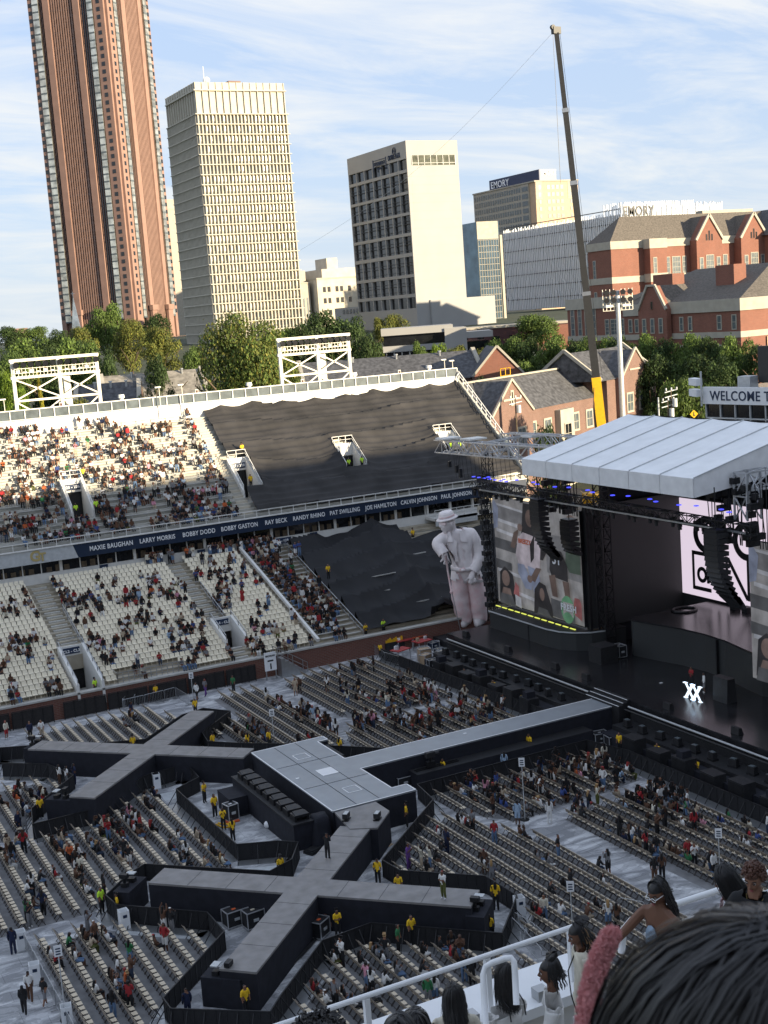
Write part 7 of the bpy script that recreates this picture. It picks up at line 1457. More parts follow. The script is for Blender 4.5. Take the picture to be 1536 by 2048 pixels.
for px, py, pose, dg, tp_, bt, w in ((150, 1570, 'stand_hip', 20, 'navy', 'navy', 'in dark uniform by the left arm of the far X'), (28, 1910, 'stand', 80, 'navy', 'navy', 'security guard at the far left beside the white bin'), (50, 2030, 'walk', 70, 'black', 'black', 'walking at the lower left corner, darkest outfit'), (62, 2004, 'walk', 70, 'white', 'brown', 'walking at the lower left just behind two others'), (91, 2013, 'walk', 30, 'black', 'grey', 'walking at the lower left in a short grey skirt'), (40, 1665, 'stand', -90, 'navy', 'navy', 'in dark clothes beside the left rows'),
 (210, 1800, 'stand', 0, 'black', 'black', 'long haired figure just left of the foreground X tip'), (120, 1570, 'stand', 20, 'white', 'brown', 'at the barricade beside the guard in dark uniform'), (135, 1572, 'stand', 20, 'white', 'grey', 'right of the pair at the left barricade'), (330, 1870, 'arms_up', 30, 'brown', 'white', 'taking photos at the barricade of the near left block'), (345, 1872, 'stand_phone', 20, 'black', 'grey', 'next to the one taking photos at the barricade'), (265, 1972, 'stand_phone', 10, 'brown', 'dark denim', 'long brown hair, in the aisle of the near left rows'), (262, 1935, 'stand_phone', 40, 'green', 'denim', 'in green varsity top and jeans in the near left rows'), (262, 2026, 'stand_phone', 60, 'red', 'black', 'in a red jersey and shorts at the near end of the left rows'), (228, 2040, 'stand', 60, 'black', 'denim', 'in jeans at the near end of the left rows'),
 (1100, 1648, 'stand', 60, 'white', 'white', 'with a pink bag in the wide aisle'), (1036, 1650, 'stand', 60, 'light blue', 'light blue', 'in pale denim by the sign pole'), (1310, 1768, 'stand', 50, 'black', 'brown', 'in a long brown skirt in the wide aisle'), (1325, 1762, 'stand', 50, 'brown', 'black', 'long haired, right of the one in the brown skirt'), (895, 1708, 'stand', 10, 'navy', 'navy', 'in navy dress at the row end right of the X'), (818, 1740, 'stand_phone', -60, 'purple', 'purple', 'holding a white towel at the row end by the barricade'), (845, 1745, 'arms_up', 150, 'cream', 'beige', 'raising both arms towards the performer'), (862, 1745, 'arms_up', 150, 'cream', 'denim', 'in a cream top raising arms beside another'), (985, 1770, 'stand', 60, 'grey', 'grey', 'in a grey dress in the rows right of the X'), (970, 1748, 'stand', 60, 'brown', 'brown', 'with red boots in the rows right of the X'), (1010, 1548, 'stand', 60, 'light blue', 'black', 'in a blue jersey near the catwalk barricade'), (990, 1690, 'stand', 60, 'red', 'denim', 'in patterned top at the head of the rows'),
 (1218, 1860, 'stand', 60, 'white', 'denim', 'in white tee and jeans in the near right rows'), (1235, 1862, 'stand_phone', 30, 'brown', 'black', 'raising a phone in the near right rows'), (858, 2015, 'stand', 60, 'green', 'grey', 'standing left of a pair before the white ledge'), (872, 2010, 'stand', 60, 'white', 'denim', 'standing right of a pair before the white ledge'), (930, 1965, 'stand', 60, 'black', 'denim', 'in jeans before the near right barricade'), (945, 1970, 'stand', 60, 'black', 'black', 'all in black before the near right barricade'), (395, 1402, 'walk', -150, 'white', 'black', 'walking along the brick wall in white'), (412, 1392, 'walk', -150, 'grey', 'purple', 'walking along the brick wall in pale purple trousers'), (468, 1386, 'stand', -150, 'green', 'black', 'in green near the number 1 sign'), (592, 1392, 'stand', -120, 'beige', 'beige', 'all in beige standing in the back aisle'), (600, 1388, 'stand', -120, 'brown', 'black', 'beside the one all in beige'), (85, 1478, 'stand', -100, 'white', 'beige', 'standing behind the far X left tip in white'), (62, 1480, 'stand', -100, 'navy', 'black', 'standing behind the far X left tip in dark'), (14, 1478, 'stand', -60, 'cream', 'red', 'in a red cap at the far left by the wall'), (655, 1385, 'stand', 60, 'white', 'black', 'in the aisle before the back rows'), (748, 1345, 'stand', -40, 'black', 'black', 'by the metal gate in dark clothes'), (860, 1395, 'stand', 40, 'white', 'pink', 'in pink trousers in the back block, left one'), (872, 1402, 'stand', 40, 'white', 'pink', 'in pink trousers in the back block, right one'), (378, 2040, 'stand', 90, 'navy', 'navy', 'outside the near barricade, cut by the bottom edge')):
 solo(px, py, 0, pose, dg, w, top=tp_, bot=bt)
# chairs on the floor
BLK = [('near left block', [(11.9, 71.4), (15.9, 71.4), (16.2, 70.9), (19.9, 67.2), (20.0, 64.9), (15.0, 59.9), (14.6, 56), (11.9, 56)]),
 ('middle left block', [(4.0, 86.8), (19.4, 86.8), (23.2, 90.2), (25.1, 90.2), (25.1, 75.0), (23.0, 74.2), (20.2, 77.3), (17.9, 75.9), (15.8, 74.0), (4.0, 74.0)]),
 ('middle left block', [(8, 89), (14.6, 88.6), (15.2, 91.4), (18.0, 94.5), (19.4, 96), (18.4, 99.2), (8, 99)]),
 ('near centre block', [(21.6, 45), (21.4, 56.2), (25.2, 59.9), (27.8, 60.1), (32.5, 55.2), (34.0, 54.2), (34.0, 45)]),
 ('right block by the X', [(33.0, 67.4), (36.9, 63.0), (37.0, 59.0), (35.2, 56.4), (35.2, 43), (43.4, 43), (43.4, 66.0), (41.9, 68.6), (40.2, 73.6), (38.4, 72.8)]),
 ('right block by the catwalk', [(41.0, 77.2), (54.9, 77.2), (54.9, 71.2), (43.6, 70.2), (41.3, 73.6)]),
 ('right block by the pit', [(46.2, 68.6), (54.6, 69.2), (54.9, 43), (47.2, 43)]),
 ('back left block', [(19.8, 111.6), (31.2, 112.0), (32.2, 107.0), (27.2, 102.0), (24.6, 103.4), (21.0, 106.6)]),
 ('back centre block', [(33.2, 101.4), (36.8, 104), (37.0, 111.2), (41.9, 111.4), (41.6, 92.6), (38.9, 91.0), (34.4, 95.4)]),
 ('back right block', [(44.4, 97.0), (44.0, 110.8), (48.0, 112.6), (54.6, 112.4), (55.0, 97.0)]),
 ('back block by the catwalk', [(42.6, 94.6), (54.8, 94.6), (55.2, 84.4), (44.6, 84.4), (40.6, 88.6)])]
RX = 1.06
CH = []
ORD = ['first', 'second', 'third', 'fourth', 'fifth', 'sixth', 'seventh', 'eighth', 'ninth', 'tenth', 'eleventh', 'twelfth', 'thirteenth', 'fourteenth', 'fifteenth', 'sixteenth', 'seventeenth', 'eighteenth', 'nineteenth', 'twentieth']+[f'{k}th' for k in range(21, 90)]
for nm, P in BLK:
 MB().poly([(a, b, .004) for a, b in (P if sum((P[i][0]*P[(i+1) % len(P)][1]-P[(i+1) % len(P)][0]*P[i][1]) for i in range(len(P))) > 0 else P[::-1])]).build('seating_mat', 'seating_mat', kind='structure')
 x0 = min(p[0] for p in P); x1 = max(p[0] for p in P); y0 = min(p[1] for p in P); y1 = max(p[1] for p in P); x = x0+.35; r = 0
 while x < x1-.2:
  y = y0+.25; s = 0; any_ = False
  while y < y1:
   if inpoly(x, y, P): CH.append([x, y, nm, r, s, False]); s += 1; any_ = True
   y += .52
  if any_: r += 1
  x += RX
FC = '''20,1690,5 30,1645,2 10,1720,5 100,1692,3 120,1710,2 110,1680,4 240,1640,8 265,1650,8 285,1660,7 200,1660,5 175,1690,6 215,1700,6 240,1715,6 300,1600,4 345,1680,3 355,1720,4 430,1720,4 440,1700,5 400,1670,2 150,1740,5 160,1770,3 90,1740,3 40,1770,2 60,1810,4 40,1828,3 20,1590,6 60,1602,6 90,1592,5
160,1870,4 180,1865,5 200,1875,4 130,1905,3 150,1910,2 210,1960,6 225,1985,5 300,1880,2
660,1920,3 740,1905,4 765,1900,3 870,1890,3 915,1905,4 740,1960,3 820,1940,2 640,1975,4 670,1990,4 730,1995,3 900,1895,3
860,1735,2 880,1700,3 970,1722,4 885,1660,3 930,1640,4 990,1610,3 900,1560,5 940,1570,6 960,1590,6 990,1580,6 1030,1560,8 1060,1575,8 1080,1550,8 1100,1600,8 1110,1530,6 1140,1530,8 1160,1600,6 1160,1540,8 1190,1560,6 1200,1520,6 1220,1570,6 1230,1520,5 1250,1540,6 1060,1610,5 1040,1620,3 1130,1590,5 1150,1620,3 1180,1610,3 1060,1660,2
1260,1600,6 1280,1592,8 1300,1590,10 1320,1600,10 1340,1610,8 1360,1622,6 1350,1600,6 1300,1620,6 1330,1640,4 1365,1645,3 1400,1640,4 1215,1650,3 1245,1670,4 1270,1682,4 1290,1655,4 1320,1700,5 1345,1720,3 1450,1640,3 1490,1650,2 1500,1680,4 1515,1660,3 1400,1740,4 1110,1700,3 1085,1710,1 1195,1735,2 1215,1750,2 1115,1780,4 1070,1810,3 1090,1822,4 1180,1810,2
265,1425,3 245,1432,1 480,1460,8 500,1465,8 520,1470,8 540,1400,6 560,1395,5 600,1420,10 620,1430,10 640,1440,8 660,1450,6 620,1470,3 690,1340,6 730,1330,4 700,1380,4 720,1390,4 670,1380,3 780,1370,8 810,1350,6 840,1370,8 900,1390,6 860,1400,8 830,1390,8 720,1450,10 740,1440,10 700,1440,6 780,1430,10 800,1440,8 830,1450,10 850,1460,8 870,1430,6 910,1420,8 940,1440,8 960,1430,6 990,1420,4 960,1400,6 760,1400,5 790,1390,5'''
CA = np.array([(c[0], c[1]) for c in CH])
for tk in FC.split():
 a, b, n = map(int, tk.split(','))
 for i in range(n):
  p = onz(a+random.gauss(0, 8), b+random.gauss(0, 6), .8); d = ((CA-p[:2])**2).sum(1); k = int(d.argmin())
  if d[k] > 2.5: continue
  c = CH[k]
  if c[5]:
   if random.random() < .35: add_person(c[0]+.45, c[1]+random.uniform(-.2, .2), 0, random.uniform(-3, 3), random.choice(['stand', 'stand_phone', 'stand_hip']), f'standing in the {ORD[c[3]]} row of the {c[2]}')
   continue
  c[5] = True
  if random.random() < .85: add_person(c[0]-.02, c[1], -.04, random.uniform(-.35, .35), random.choice(['sit', 'sit_lean', 'sit_back', 'sit_phone']), f'seated in the {ORD[c[3]]} row of the {c[2]}')
  else: add_person(c[0]+.42, c[1], 0, random.uniform(-2, 2), random.choice(['stand', 'stand_phone', 'stand_hip']), f'standing in the {ORD[c[3]]} row of the {c[2]}')
sm = MB().hexa([(-.15, -.16, .425), (.2, -.19, .44), (.2, .19, .44), (-.15, .16, .425), (-.15, -.16, .455), (.2, -.19, .47), (.2, .19, .47), (-.15, .16, .455)])
bm_ = MB().hexa([(-.27, -.215, .60), (-.24, -.215, .60), (-.24, .215, .60), (-.27, .215, .60), (-.31, -.215, .82), (-.28, -.215, .82), (-.28, .215, .82), (-.31, .215, .82)])
fm = MB()
for s in (-.225, .225): fm.beam((-.31, s, .82), (.24, s, .0), .028); fm.beam((.16, s, .44), (-.24, s, 0), .028)
fm.beam((.22, -.22, .05), (.22, .22, .05), .02); fm.beam((-.2, -.22, .06), (-.2, .22, .06), .02)
CS, CB, CF = sm.mesh('seat', 'chair_tan'), bm_.mesh('backrest', 'chair_back'), fm.mesh('frame', 'chair_frame')
camp = np.array([0, 0, H])
CH.sort(key=lambda c: c[0]**2+c[1]**2)
def inframe(x, y, z):
 v = np.array([x, y, z-H]); w = v@Fv; return -20 < 768+FPX*(v@Rv)/w < 1556 and -20 < 1024-FPX*(v@Uv)/w < 2070
vis = [c for c in CH if inframe(c[0], c[1], .4)]; near = vis[:300]; nid = {id(c) for c in near}; rest = [c for c in CH if id(c) not in nid]
for c in near:
 t = thing('folding_chair', f'tan folding chair, {ORD[c[4]]} from the near end of the {ORD[c[3]]} row, {c[2]}', 'chair', (c[0], c[1], 0), 0, 'tan folding chairs in rows on the floor')
 inst(CS, 'seat', t); inst(CB, 'backrest', t); inst(CF, 'frame', t)
full = MB(); 
for q, mi in ((sm, 0), (bm_, 2), (fm, 1)):
 n = len(full.v); full.v += q.v; full.f += [tuple(i+n for i in f) for f in q.f]; full.m += [mi]*len(q.f)
join_copies('folding_chairs', full, [(c[0], c[1], 0, 0) for c in rest], ['chair_tan', 'chair_frame', 'chair_back'], kind='stuff')
rows_ = {}
for c in CH: rows_.setdefault((c[2], c[3], round(c[0], 2)), []).append(c[1])
mb = MB()
for (nm, r, x), ys in rows_.items():
 ys.sort(); a = ys[0]
 for p_, q_ in zip(ys, ys[1:]+[1e9]):
  if q_-p_ > .8: mb.beam((x-.34, a-.4, .80), (x-.34, p_+.4, .80), .022); a = q_
mb.build('row_tie_bars', 'chair_back', kind='stuff')
# people objects
def dist(p): return (p['x']**2+p['y']**2+(p['z']-H)**2)
PEOPLE = [p for p in PEOPLE if inframe(p['x'], p['y'], p['z']+.8)]
PEOPLE.sort(key=lambda p: (0 if p['pri'] else 1, dist(p)))
indiv, crowd = PEOPLE[:288], PEOPLE[288:]
used_labels = {}; FINAL = set()
HW = {'black': 'black', 'brown': 'brown', 'red': 'red', 'blonde': 'blonde'}
def person_obj(p):
 pose = p['pose']; b = inst(TP[('body', pose)], 'person', None, (p['x'], p['y'], p['z']), p['rz'], (p['s'],)*3)
 setm(b, 0, MATS['skin_'+p['skin']]); setm(b, 1, MATS['shoe_'+p['shoe']])
 top, bot = p['top'], p['bot']
 if p['role'] == 'staff': lab = f'person in {"a lime safety vest" if top == "lime vest" else "a yellow staff shirt" if top == "yellow" else top}, {p["where"]}'
 else:
  lab = f'person in {top} top, {bot} {"trousers" if p["longt"] else "shorts"}, {p["where"]}' if not p['pri'] else f'person {p["where"]}'
  if lab in used_labels: lab = lab.replace(' top,', f' top, {p["hair"]} {p["style"]} hair,' if p['style'] != 'cap' else ' top, capped,')
 n_ = used_labels.get(lab, 0); used_labels[lab] = n_+1
 if n_: lab = lab.replace('person', {1: 'slighter person', 2: 'third such person', 3: 'fourth such person'}.get(n_, 'further person'), 1)
 lab = ' '.join([q for q in lab.split() if q not in ('the', 'of')][:16]); k = 0
 while lab in FINAL: k += 1; lab = ' '.join((('slim', 'broad', 'tall', 'stooping', 'relaxed')[k-1]+' '+lab).split()[:16])
 FINAL.add(lab)
 tag(b, lab, 'person', 'yellow shirted staff' if p['role'] == 'staff' else 'concert goers')
 for nm, key, m in (('shirt', ('shirt', pose, int(p['longs'])), 'cloth_'+top.replace(' ', '_')), ('trousers' if p['longt'] else 'shorts', ('trou', pose, int(p['longt'])), 'cloth_'+bot.replace(' ', '_')), ('cap' if p['style'] == 'cap' else 'hair', ('hair', pose, p['style']), 'hair_'+p['hair'] if p['style'] != 'cap' or p['hair'] == 'red' else 'cloth_'+random.choice(['white', 'black', 'red']))):
  o = inst(TP[key], nm, b); setm(o, 0, MATS[m])
 return b
for p in indiv: person_obj(p)
def crowd_mesh():
 vs, fs, cs, off = [], [], [], 0; SKC = {'a': (.16, .075, .045), 'b': (.24, .12, .075), 'c': (.09, .045, .03)}; HC = {'black': (.012, .01, .01), 'brown': (.05, .025, .015), 'red': (.25, .03, .03), 'blonde': (.35, .22, .1)}
 for p in crowd:
  lv, lf, lr, hv, hf = LOWT[p['pose']]; sk = SKC[p['skin']]; tp_ = PC[p['top']]; bt = PC[p['bot']]; c, s = math.cos(p['rz']), math.sin(p['rz'])
  cm_ = {'head': sk, 'neck': sk, 'torso': tp_, 'uarm': tp_, 'farm': tp_ if p['longs'] else sk, 'hand': sk, 'hips': bt, 'thigh': bt, 'shin': bt if p['longt'] else sk, 'foot': (.5, .5, .5) if p['shoe'] == 'w' else (.02, .02, .02)}
  for V, F, R in ((lv, lf, lr), (hv, hf, None)):
   W_ = V*p['s']; W_ = np.stack([W_[:, 0]*c-W_[:, 1]*s+p['x'], W_[:, 0]*s+W_[:, 1]*c+p['y'], W_[:, 2]+p['z']], 1); vs.append(W_)
   for i, f in enumerate(F): fs.append(tuple(j+off for j in f)); cs.append((cm_[R[i]] if R else HC[p['hair']])+(1,))
   off += len(V)
 me = bpy.data.meshes.new('crowd'); me.from_pydata(np.concatenate(vs).tolist(), [], fs); at_ = me.attributes.new('Col', 'FLOAT_COLOR', 'FACE'); at_.data.foreach_set('color', np.array(cs, dtype=np.float32).ravel())
 me.materials.append(MATS['crowd_cloth']); o = bpy.data.objects.new('distant_crowd', me); COL.objects.link(o); tag(o, 'the many smaller spectators scattered over the stands and the back of the floor', 'crowd', kind='stuff')
crowd_mesh(); print('people', len(PEOPLE), 'chairs', len(CH))
# bins, gates, signs on the floor
def bin_(px, py, lab, z=0):
 p = onz(px, py, z); t = thing('waste_bin', lab, 'bin', (p[0], p[1], z), random.uniform(-.2, .2), 'tall white cardboard bins')
 mb = MB(); w = .27; 
 for (a, b, c, d) in ((-w, w, -w, -w+.02), (-w, w, w-.02, w), (-w, -w+.02, -w+.02, w-.02), (w-.02, w, -w+.02, w-.02)): mb.box(a, b, c, d, 0, 1.12)
 mb.build('box', 'white_plastic', t); MB().box(-w+.03, w-.03, -w+.03, w-.03, .7, .75).build('liner', 'pipe_grey', t); MB().box(-.12, .12, -w-.012, -w-.002, .72, .9).build('printed_mark', 'navy_sign', t)
for px, py, l in ((167, 1427, 'left one of the pair of white bins against the brick wall'), (176, 1425, 'right one of the pair of white bins against the brick wall'), (606, 1334, 'left of three white bins by the brick wall'), (620, 1332, 'middle of three white bins by the brick wall'), (634, 1330, 'right of three white bins by the brick wall'), (314, 1575, 'white bin inside the barricade by the far X'), (250, 1856, 'white bin before the barricade at the foreground X left tip'), (44, 1898, 'white bin beside the security guard at the left'), (72, 1965, 'white bin at the left barrier, second one down'), (136, 2052, 'white bin cut by the bottom edge of the photo'), (1040, 1830, 'white bin right of the foreground X barricade')): bin_(px, py, l)
def gate(p, q, lab, h=1.05, m='steel', grp='bare metal crowd barriers'):
 P = Vector((p[0], p[1], 0)); Q = Vector((q[0], q[1], 0)); L = (Q-P).length; t = thing('crowd_barrier', lab, 'barrier', tuple(P), math.atan2((Q-P).y, (Q-P).x), grp)
 mb = MB(); mb.tube([(0, 0, .1), (0, 0, h-.1), (.1, 0, h), (L-.1, 0, h), (L, 0, h-.1), (L, 0, .1)], .022, 6); mb.beam((0, 0, .15), (L, 0, .15), .035); mb.build('frame', m, t)
 mb = MB()
 for i in range(1, int(L/.16)): mb.beam((i*.16, 0, .15), (i*.16, 0, h), .014)
 mb.build('bars', m, t, kind='stuff')
 for u in (.2, L-.2): MB().box(u-.03, u+.03, -.35, .35, 0, .04).build('foot', m, t)
for i in range(6): gate((11.35, 71.6-i*2.5), (11.35, 69.2-i*2.5), ['bare metal barrier beside the near left block, farthest one', 'second bare metal barrier beside the near left block', 'third bare metal barrier beside the near left block', 'fourth bare metal barrier beside the near left block', 'fifth bare metal barrier beside the near left block', 'bare metal barrier beside the near left block, at the bottom edge'][i])
for i, (a, b, c, d) in enumerate(((247, 1420, 262, 1405), (262, 1405, 300, 1393), (247, 1422, 290, 1412), (290, 1412, 330, 1402), (330, 1402, 352, 1396), (352, 1396, 378, 1412), (270, 1412, 312, 1390), (742, 1305, 770, 1325), (770, 1325, 805, 1335), (1030, 1860, 1072, 1885), (1072, 1885, 1100, 1912), (1025, 1870, 1045, 1890), (1045, 1890, 1085, 1935), (1240, 1830, 1290, 1840))):
 p, q = onz(a, b, 0), onz(c, d, 0)
 if np.hypot(*(p-q)[:2]) > .6: gate(p, q, 'bare metal barrier '+['at the left end of the maze behind the far X', 'along the back of the maze behind the far X', 'along the front of the maze, left', 'along the front of the maze, middle', 'along the front of the maze, right', 'angled off the maze towards the far X tip', 'crossing inside the maze', 'by the brick wall near the yellow crate', 'joining the pit barricade near the yellow crate', 'right of the white bin beyond the X', 'second one right of the white bin beyond the X', 'touching the black barricade corner', 'slanting towards the white ledge', 'near the red top in the right rows'][i], grp='bare metal crowd barriers')
def sign_pole(px, py, h, lab, txt=None, w=.4, hh=.55):
 p = onz(px, py, 0); t = thing('section_sign', lab, 'sign', (p[0], p[1], 0), math.atan2(p[1], p[0])-math.pi/2); MB().cyl((0, 0, 0), (0, 0, h), .03).build('pole', 'pipe_grey', t); MB().box(-w/2, w/2, -.05, -.03, h-hh, h+.05).build('board', 'white_plastic', t)
 MB().cyl((0, 0, 0), (0, 0, .05), .3).build('base', 'black_metal', t)
 mb = MB()
 for i in range(3): mb.box(-w*.3, w*.3, -.056, -.051, h-hh+.1+i*.14, h-hh+.17+i*.14)
 mb.build('printed_lines', 'navy_sign', t)
for a in ((387, 1402, 2.7, 'small white sign on a pole by the brick wall near the walkers'), (549, 1490, 3.0, 'white section sign on a pole in the back centre rows'), (588, 1335, 2.4, 'white sign on a pole left of the three bins'), (1050, 1640, 4.3, 'white section sign on a tall pole by the person in pale denim'), (1440, 1755, 3.0, 'white section sign in the right rows above the brown haired woman'), (1146, 1875, 3.2, 'white section sign just above the woman in the white dress'), (132, 2040, 4.0, 'white section sign beside the left metal barriers')): sign_pole(*a)
p = onz(519, 1345, 0); t = thing('section_sign', 'large white board with the number 1 in front of the brick wall', 'sign', (p[0], 113.9, 0)); MB().box(-.6, .6, -.04, .04, .9, 2.7).build('board', 'white_plastic', t); MB().box(-.55, -.45, -.04, .04, 0, .9).build('leg', 'steel', t); MB().box(.45, .55, -.04, .04, 0, .9).build('leg', 'steel', t)
text('1', .75, (p[0], 113.84, 1.3), (1, 0, 0), (0, 0, 1), 'black_box', parent=t, bold=.03); text('SECTIONS', .2, (p[0], 113.84, 2.35), (1, 0, 0), (0, 0, 1), 'black_box', parent=t, bold=.01); MB().box(-.3, .3, -.055, -.041, 1.8, 1.95).build('printed_bar', 'black_box', t)
t = thing('access_stairs', 'metal railed stairs beside the number 1 sign', 'stairs', (p[0]+.7, 113.6, 0)); 
for i in range(6): MB().box(.3+i*.42, .72+i*.42, 0, 1.1, 0, 1.9-i*.32).build('step', 'steel', t)
for yy in (0, 1.15): r_ = rail([(0, yy, 2.0), (3.0, yy, .1)], 1.0); r_.build('hand_rail', 'steel', t)
for px, w in ((232, 'left'), (455, 'right')): pass
for i, (pix, lab) in enumerate(((((68, 1650), (188, 1650), (186, 1664), (60, 1656)), 'pale floor strip in front of the far X near barricade'), (((235, 1860), (425, 1868), (400, 1880), (232, 1868)), 'pale floor strip behind the near left rows'), (((690, 1882), (960, 1876), (955, 1892), (640, 1900)), 'pale floor strip behind the near centre rows'), (((770, 1730), (800, 1690), (870, 1622), (880, 1640), (790, 1742)), 'pale floor strip along the right barricade'), (((320, 1588), (360, 1580), (380, 1592), (330, 1602)), 'pale floor strip by the white bin of the far X'), (((480, 1738), (560, 1730), (575, 1742), (500, 1750)), 'pale floor strip in the small pen'), (((1000, 1890), (1035, 1862), (1045, 1868), (1012, 1900)), 'pale floor strip beside the right barricade corner'))):
 P = [onz(a, b, 0) for a, b in pix]; o = MB().poly([(q[0], q[1], .006) for q in P]).build('floor_strip', 'pipe_grey'); tag(o, lab, 'floor strip')
# statue beside the stage
def statue():
 S = 7.35; base = Vector((67.4, 115.2, .7)); Rr = Vector((Rv[0], Rv[1], 0)).normalized(); Bk = Vector((-Rr.y, Rr.x, 0))   # Bk points away from the camera
 rz = math.atan2(Rr.y, Rr.x); t = thing('inflatable_statue', 'giant pale pink statue of a man in hat and jacket leaning on a cane beside the stage', 'statue', tuple(base), rz); t.scale = (.93, 1, 1)
 J = dict(pel=(-.05, 0, .82), spi=(-.08, 0, 1.0), che=(-.12, 0, 1.24), nek=(-.20, -.01, 1.43), hed=(-.27, -.03, 1.54), top=(-.27, -.02, 1.62),
    rsh=(-.32, -.02, 1.36), rel=(-.47, -.12, 1.27), rwr=(-.37, -.2, 1.15), rha=(-.34, -.21, 1.09), lsh=(.08, .02, 1.36), lel=(.19, -.02, 1.06), lwr=(.06, -.17, .86), lha=(.02, -.19, .79),
    rhi=(-.15, 0, .74), rkn=(-.15, -.02, .40), ran=(-.11, 0, .10), rto=(-.24, -.08, .04), lhi=(.07, 0, .74), lkn=(.12, -.02, .40), lan=(.12, 0, .10), lto=(.05, -.12, .04))
 R = dict(pel=(.18, .13), spi=(.175, .13), che=(.19, .14), nek=(.065, .065), hed=(.112, .118), top=(.10, .105), rsh=(.085, .085), lsh=(.09, .088), rel=(.075, .075), lel=(.08, .075), rwr=(.055, .05), lwr=(.055, .05), rha=(.045, .035), lha=(.05, .03), rhi=(.145, .14), lhi=(.145, .14), rkn=(.135, .14), lkn=(.135, .14), ran=(.13, .13), lan=(.13, .13), rto=(.06, .05), lto=(.06, .05))
 E = list(BE)
 for side, hand, n in (('l', (.02, -.19, .79), 5), ('r', (-.34, -.21, 1.09), 5)):
  for i in range(n):
   a = (i-2)*.023; k = f'{side}f{i}'; J[k+'a'] = (hand[0]+a, hand[1]-.02, hand[2]-.04 if i else hand[2]-.01); J[k+'b'] = (hand[0]+a*1.4-.005, hand[1]-.015, hand[2]-.10+abs(i-2)*.01) if i else (hand[0]+a*2.1, hand[1]-.03, hand[2]-.05)
   R[k+'a'] = (.016, .016); R[k+'b'] = (.012, .012); E += [(side+'ha', k+'a'), (k+'a', k+'b')]
 V, F, Nn = skin_eval(J, E, R, 2); reg = face_regions(V, F, {k: J[k] for k in bones('stand')}, BE, REG)
 for i in range(len(V)):
  v = Vector(V[i]); d = noise.noise(v*9)*.014+noise.noise(Vector((v.x*26, v.y*26, v.z*5)))*.009*(1 if v.z < .8 else .6); 
  if v.z < 1.45: V[i] = V[i]+Nn[i]*d
 def m2(name, V, F, m): me = mk(name, V*S, F, m); o = bpy.data.objects.new(name, me); COL.objects.link(o); o.parent = t; return o
 m2('body', V, F, 'statue_light')
 tr = [f for f, r in zip(F, reg) if r in ('thigh', 'shin', 'hips')]; o = m2('trousers', V+Nn*.012, tr, 'pink_stone')
 jf = []
 for f, r in zip(F, reg):
  if r in ('torso', 'uarm', 'farm', 'hips'):
   c = V[list(f)].mean(0)
   if r in ('torso', 'hips') and c[1] < -.06 and -.17 < c[0] < -.08 : continue
   if c[2] < .70: continue
   jf.append(f)
 Vj = V+Nn*.03; m2('jacket', Vj, jf, 'statue_light'); m2('jacket_lining', V+Nn*.02, jf, 'pink_stone')
 def lath(nm, c, prof, m, n=28, tilt=(0, 0, 0), sx=1.0):
  mb = MB(); 
  for (r, z) in prof:
   for i in range(n): a = i/n*6.283; mb.v.append((r*math.cos(a)*sx*S, r*math.sin(a)*S, z*S))
  for j in range(len(prof)-1):
   for i in range(n): k = (i+1) % n; mb.f.append((j*n+i, j*n+k, (j+1)*n+k, (j+1)*n+i)); mb.m.append(0)
  o = mb.build(nm, m, t, smooth=True); o.location = Vector(c)*S; o.rotation_euler = tilt; return o
 h = lath('hat', (-.285, -.04, 1.64), [(.075, -.03), (.15, -.03), (.156, -.02), (.15, -.01), (.108, .003), (.106, .05), (.088, .085), (.05, .078), (.0, .07)], 'statue_light', tilt=(.06, -.16, 0), sx=1.1)
 lath('hat_band', (-.285, -.04, 1.64), [(.112, .004), (.114, .006), (.113, .028), (.108, .03)], 'pink_stone', tilt=(.06, -.16, 0), sx=1.1)
 c = Vector(J['hed'])+Vector((-.01, -.02, .01)); a = math.atan2(-.55, -.83); hm_ = MB(); hm_.v = [tuple((c+Vector((x*math.cos(a)-y*math.sin(a), x*math.sin(a)+y*math.cos(a), z))*1.28)*S) for x, y, z in HV]; hm_.f = HF; hm_.m = [0]*len(HF); hm_.build('face', 'statue_light', t, smooth=True)
 mb = MB(); mb.sphere((c+Vector((.055, -.085, .0)))*S, (.02*S, .014*S, .036*S), 10); mb.build('ear', 'statue_light', t, smooth=True)
 mb = MB(); mb.hexa([tuple((c+Vector(q))*S) for q in ((-.13, -.07, .0), (-.04, -.14, .0), (-.02, -.11, .0), (-.11, -.04, .0), (-.13, -.07, .035), (-.04, -.14, .035), (-.02, -.11, .035), (-.11, -.04, .035))]); mb.build('sunglasses', 'pink_stone', t)
 lath('belt', (-.06, 0, .9), [(.205, -.028), (.225, -.026), (.225, .026), (.205, .028)], 'statue_light', sx=.95)
 mb = MB(); mb.sphere((-.10*S, -.215*S, .9*S), (.055*S, .02*S, .036*S), 16); mb.build('belt_buckle', 'pink_stone', t, smooth=True); mb = MB(); mb.sphere((-.10*S, -.232*S, .9*S), (.034*S, .012*S, .02*S), 12); mb.build('buckle_centre', 'statue_light', t, smooth=True)
 mb = MB(); mb.hexa([tuple(Vector(q)*S) for q in ((-.10, -.16, 1.3), (.0, -.15, 1.28), (.0, -.13, 1.28), (-.10, -.14, 1.3), (-.12, -.12, 1.44), (-.04, -.1, 1.44), (-.04, -.08, 1.44), (-.12, -.1, 1.44))]); mb.hexa([tuple(Vector(q)*S) for q in ((-.30, -.15, 1.3), (-.22, -.16, 1.3), (-.22, -.14, 1.3), (-.30, -.13, 1.3), (-.30, -.12, 1.43), (-.25, -.1, 1.44), (-.25, -.08, 1.44), (-.3, -.1, 1.43))]); mb.build('lapel', 'statue_light', t)
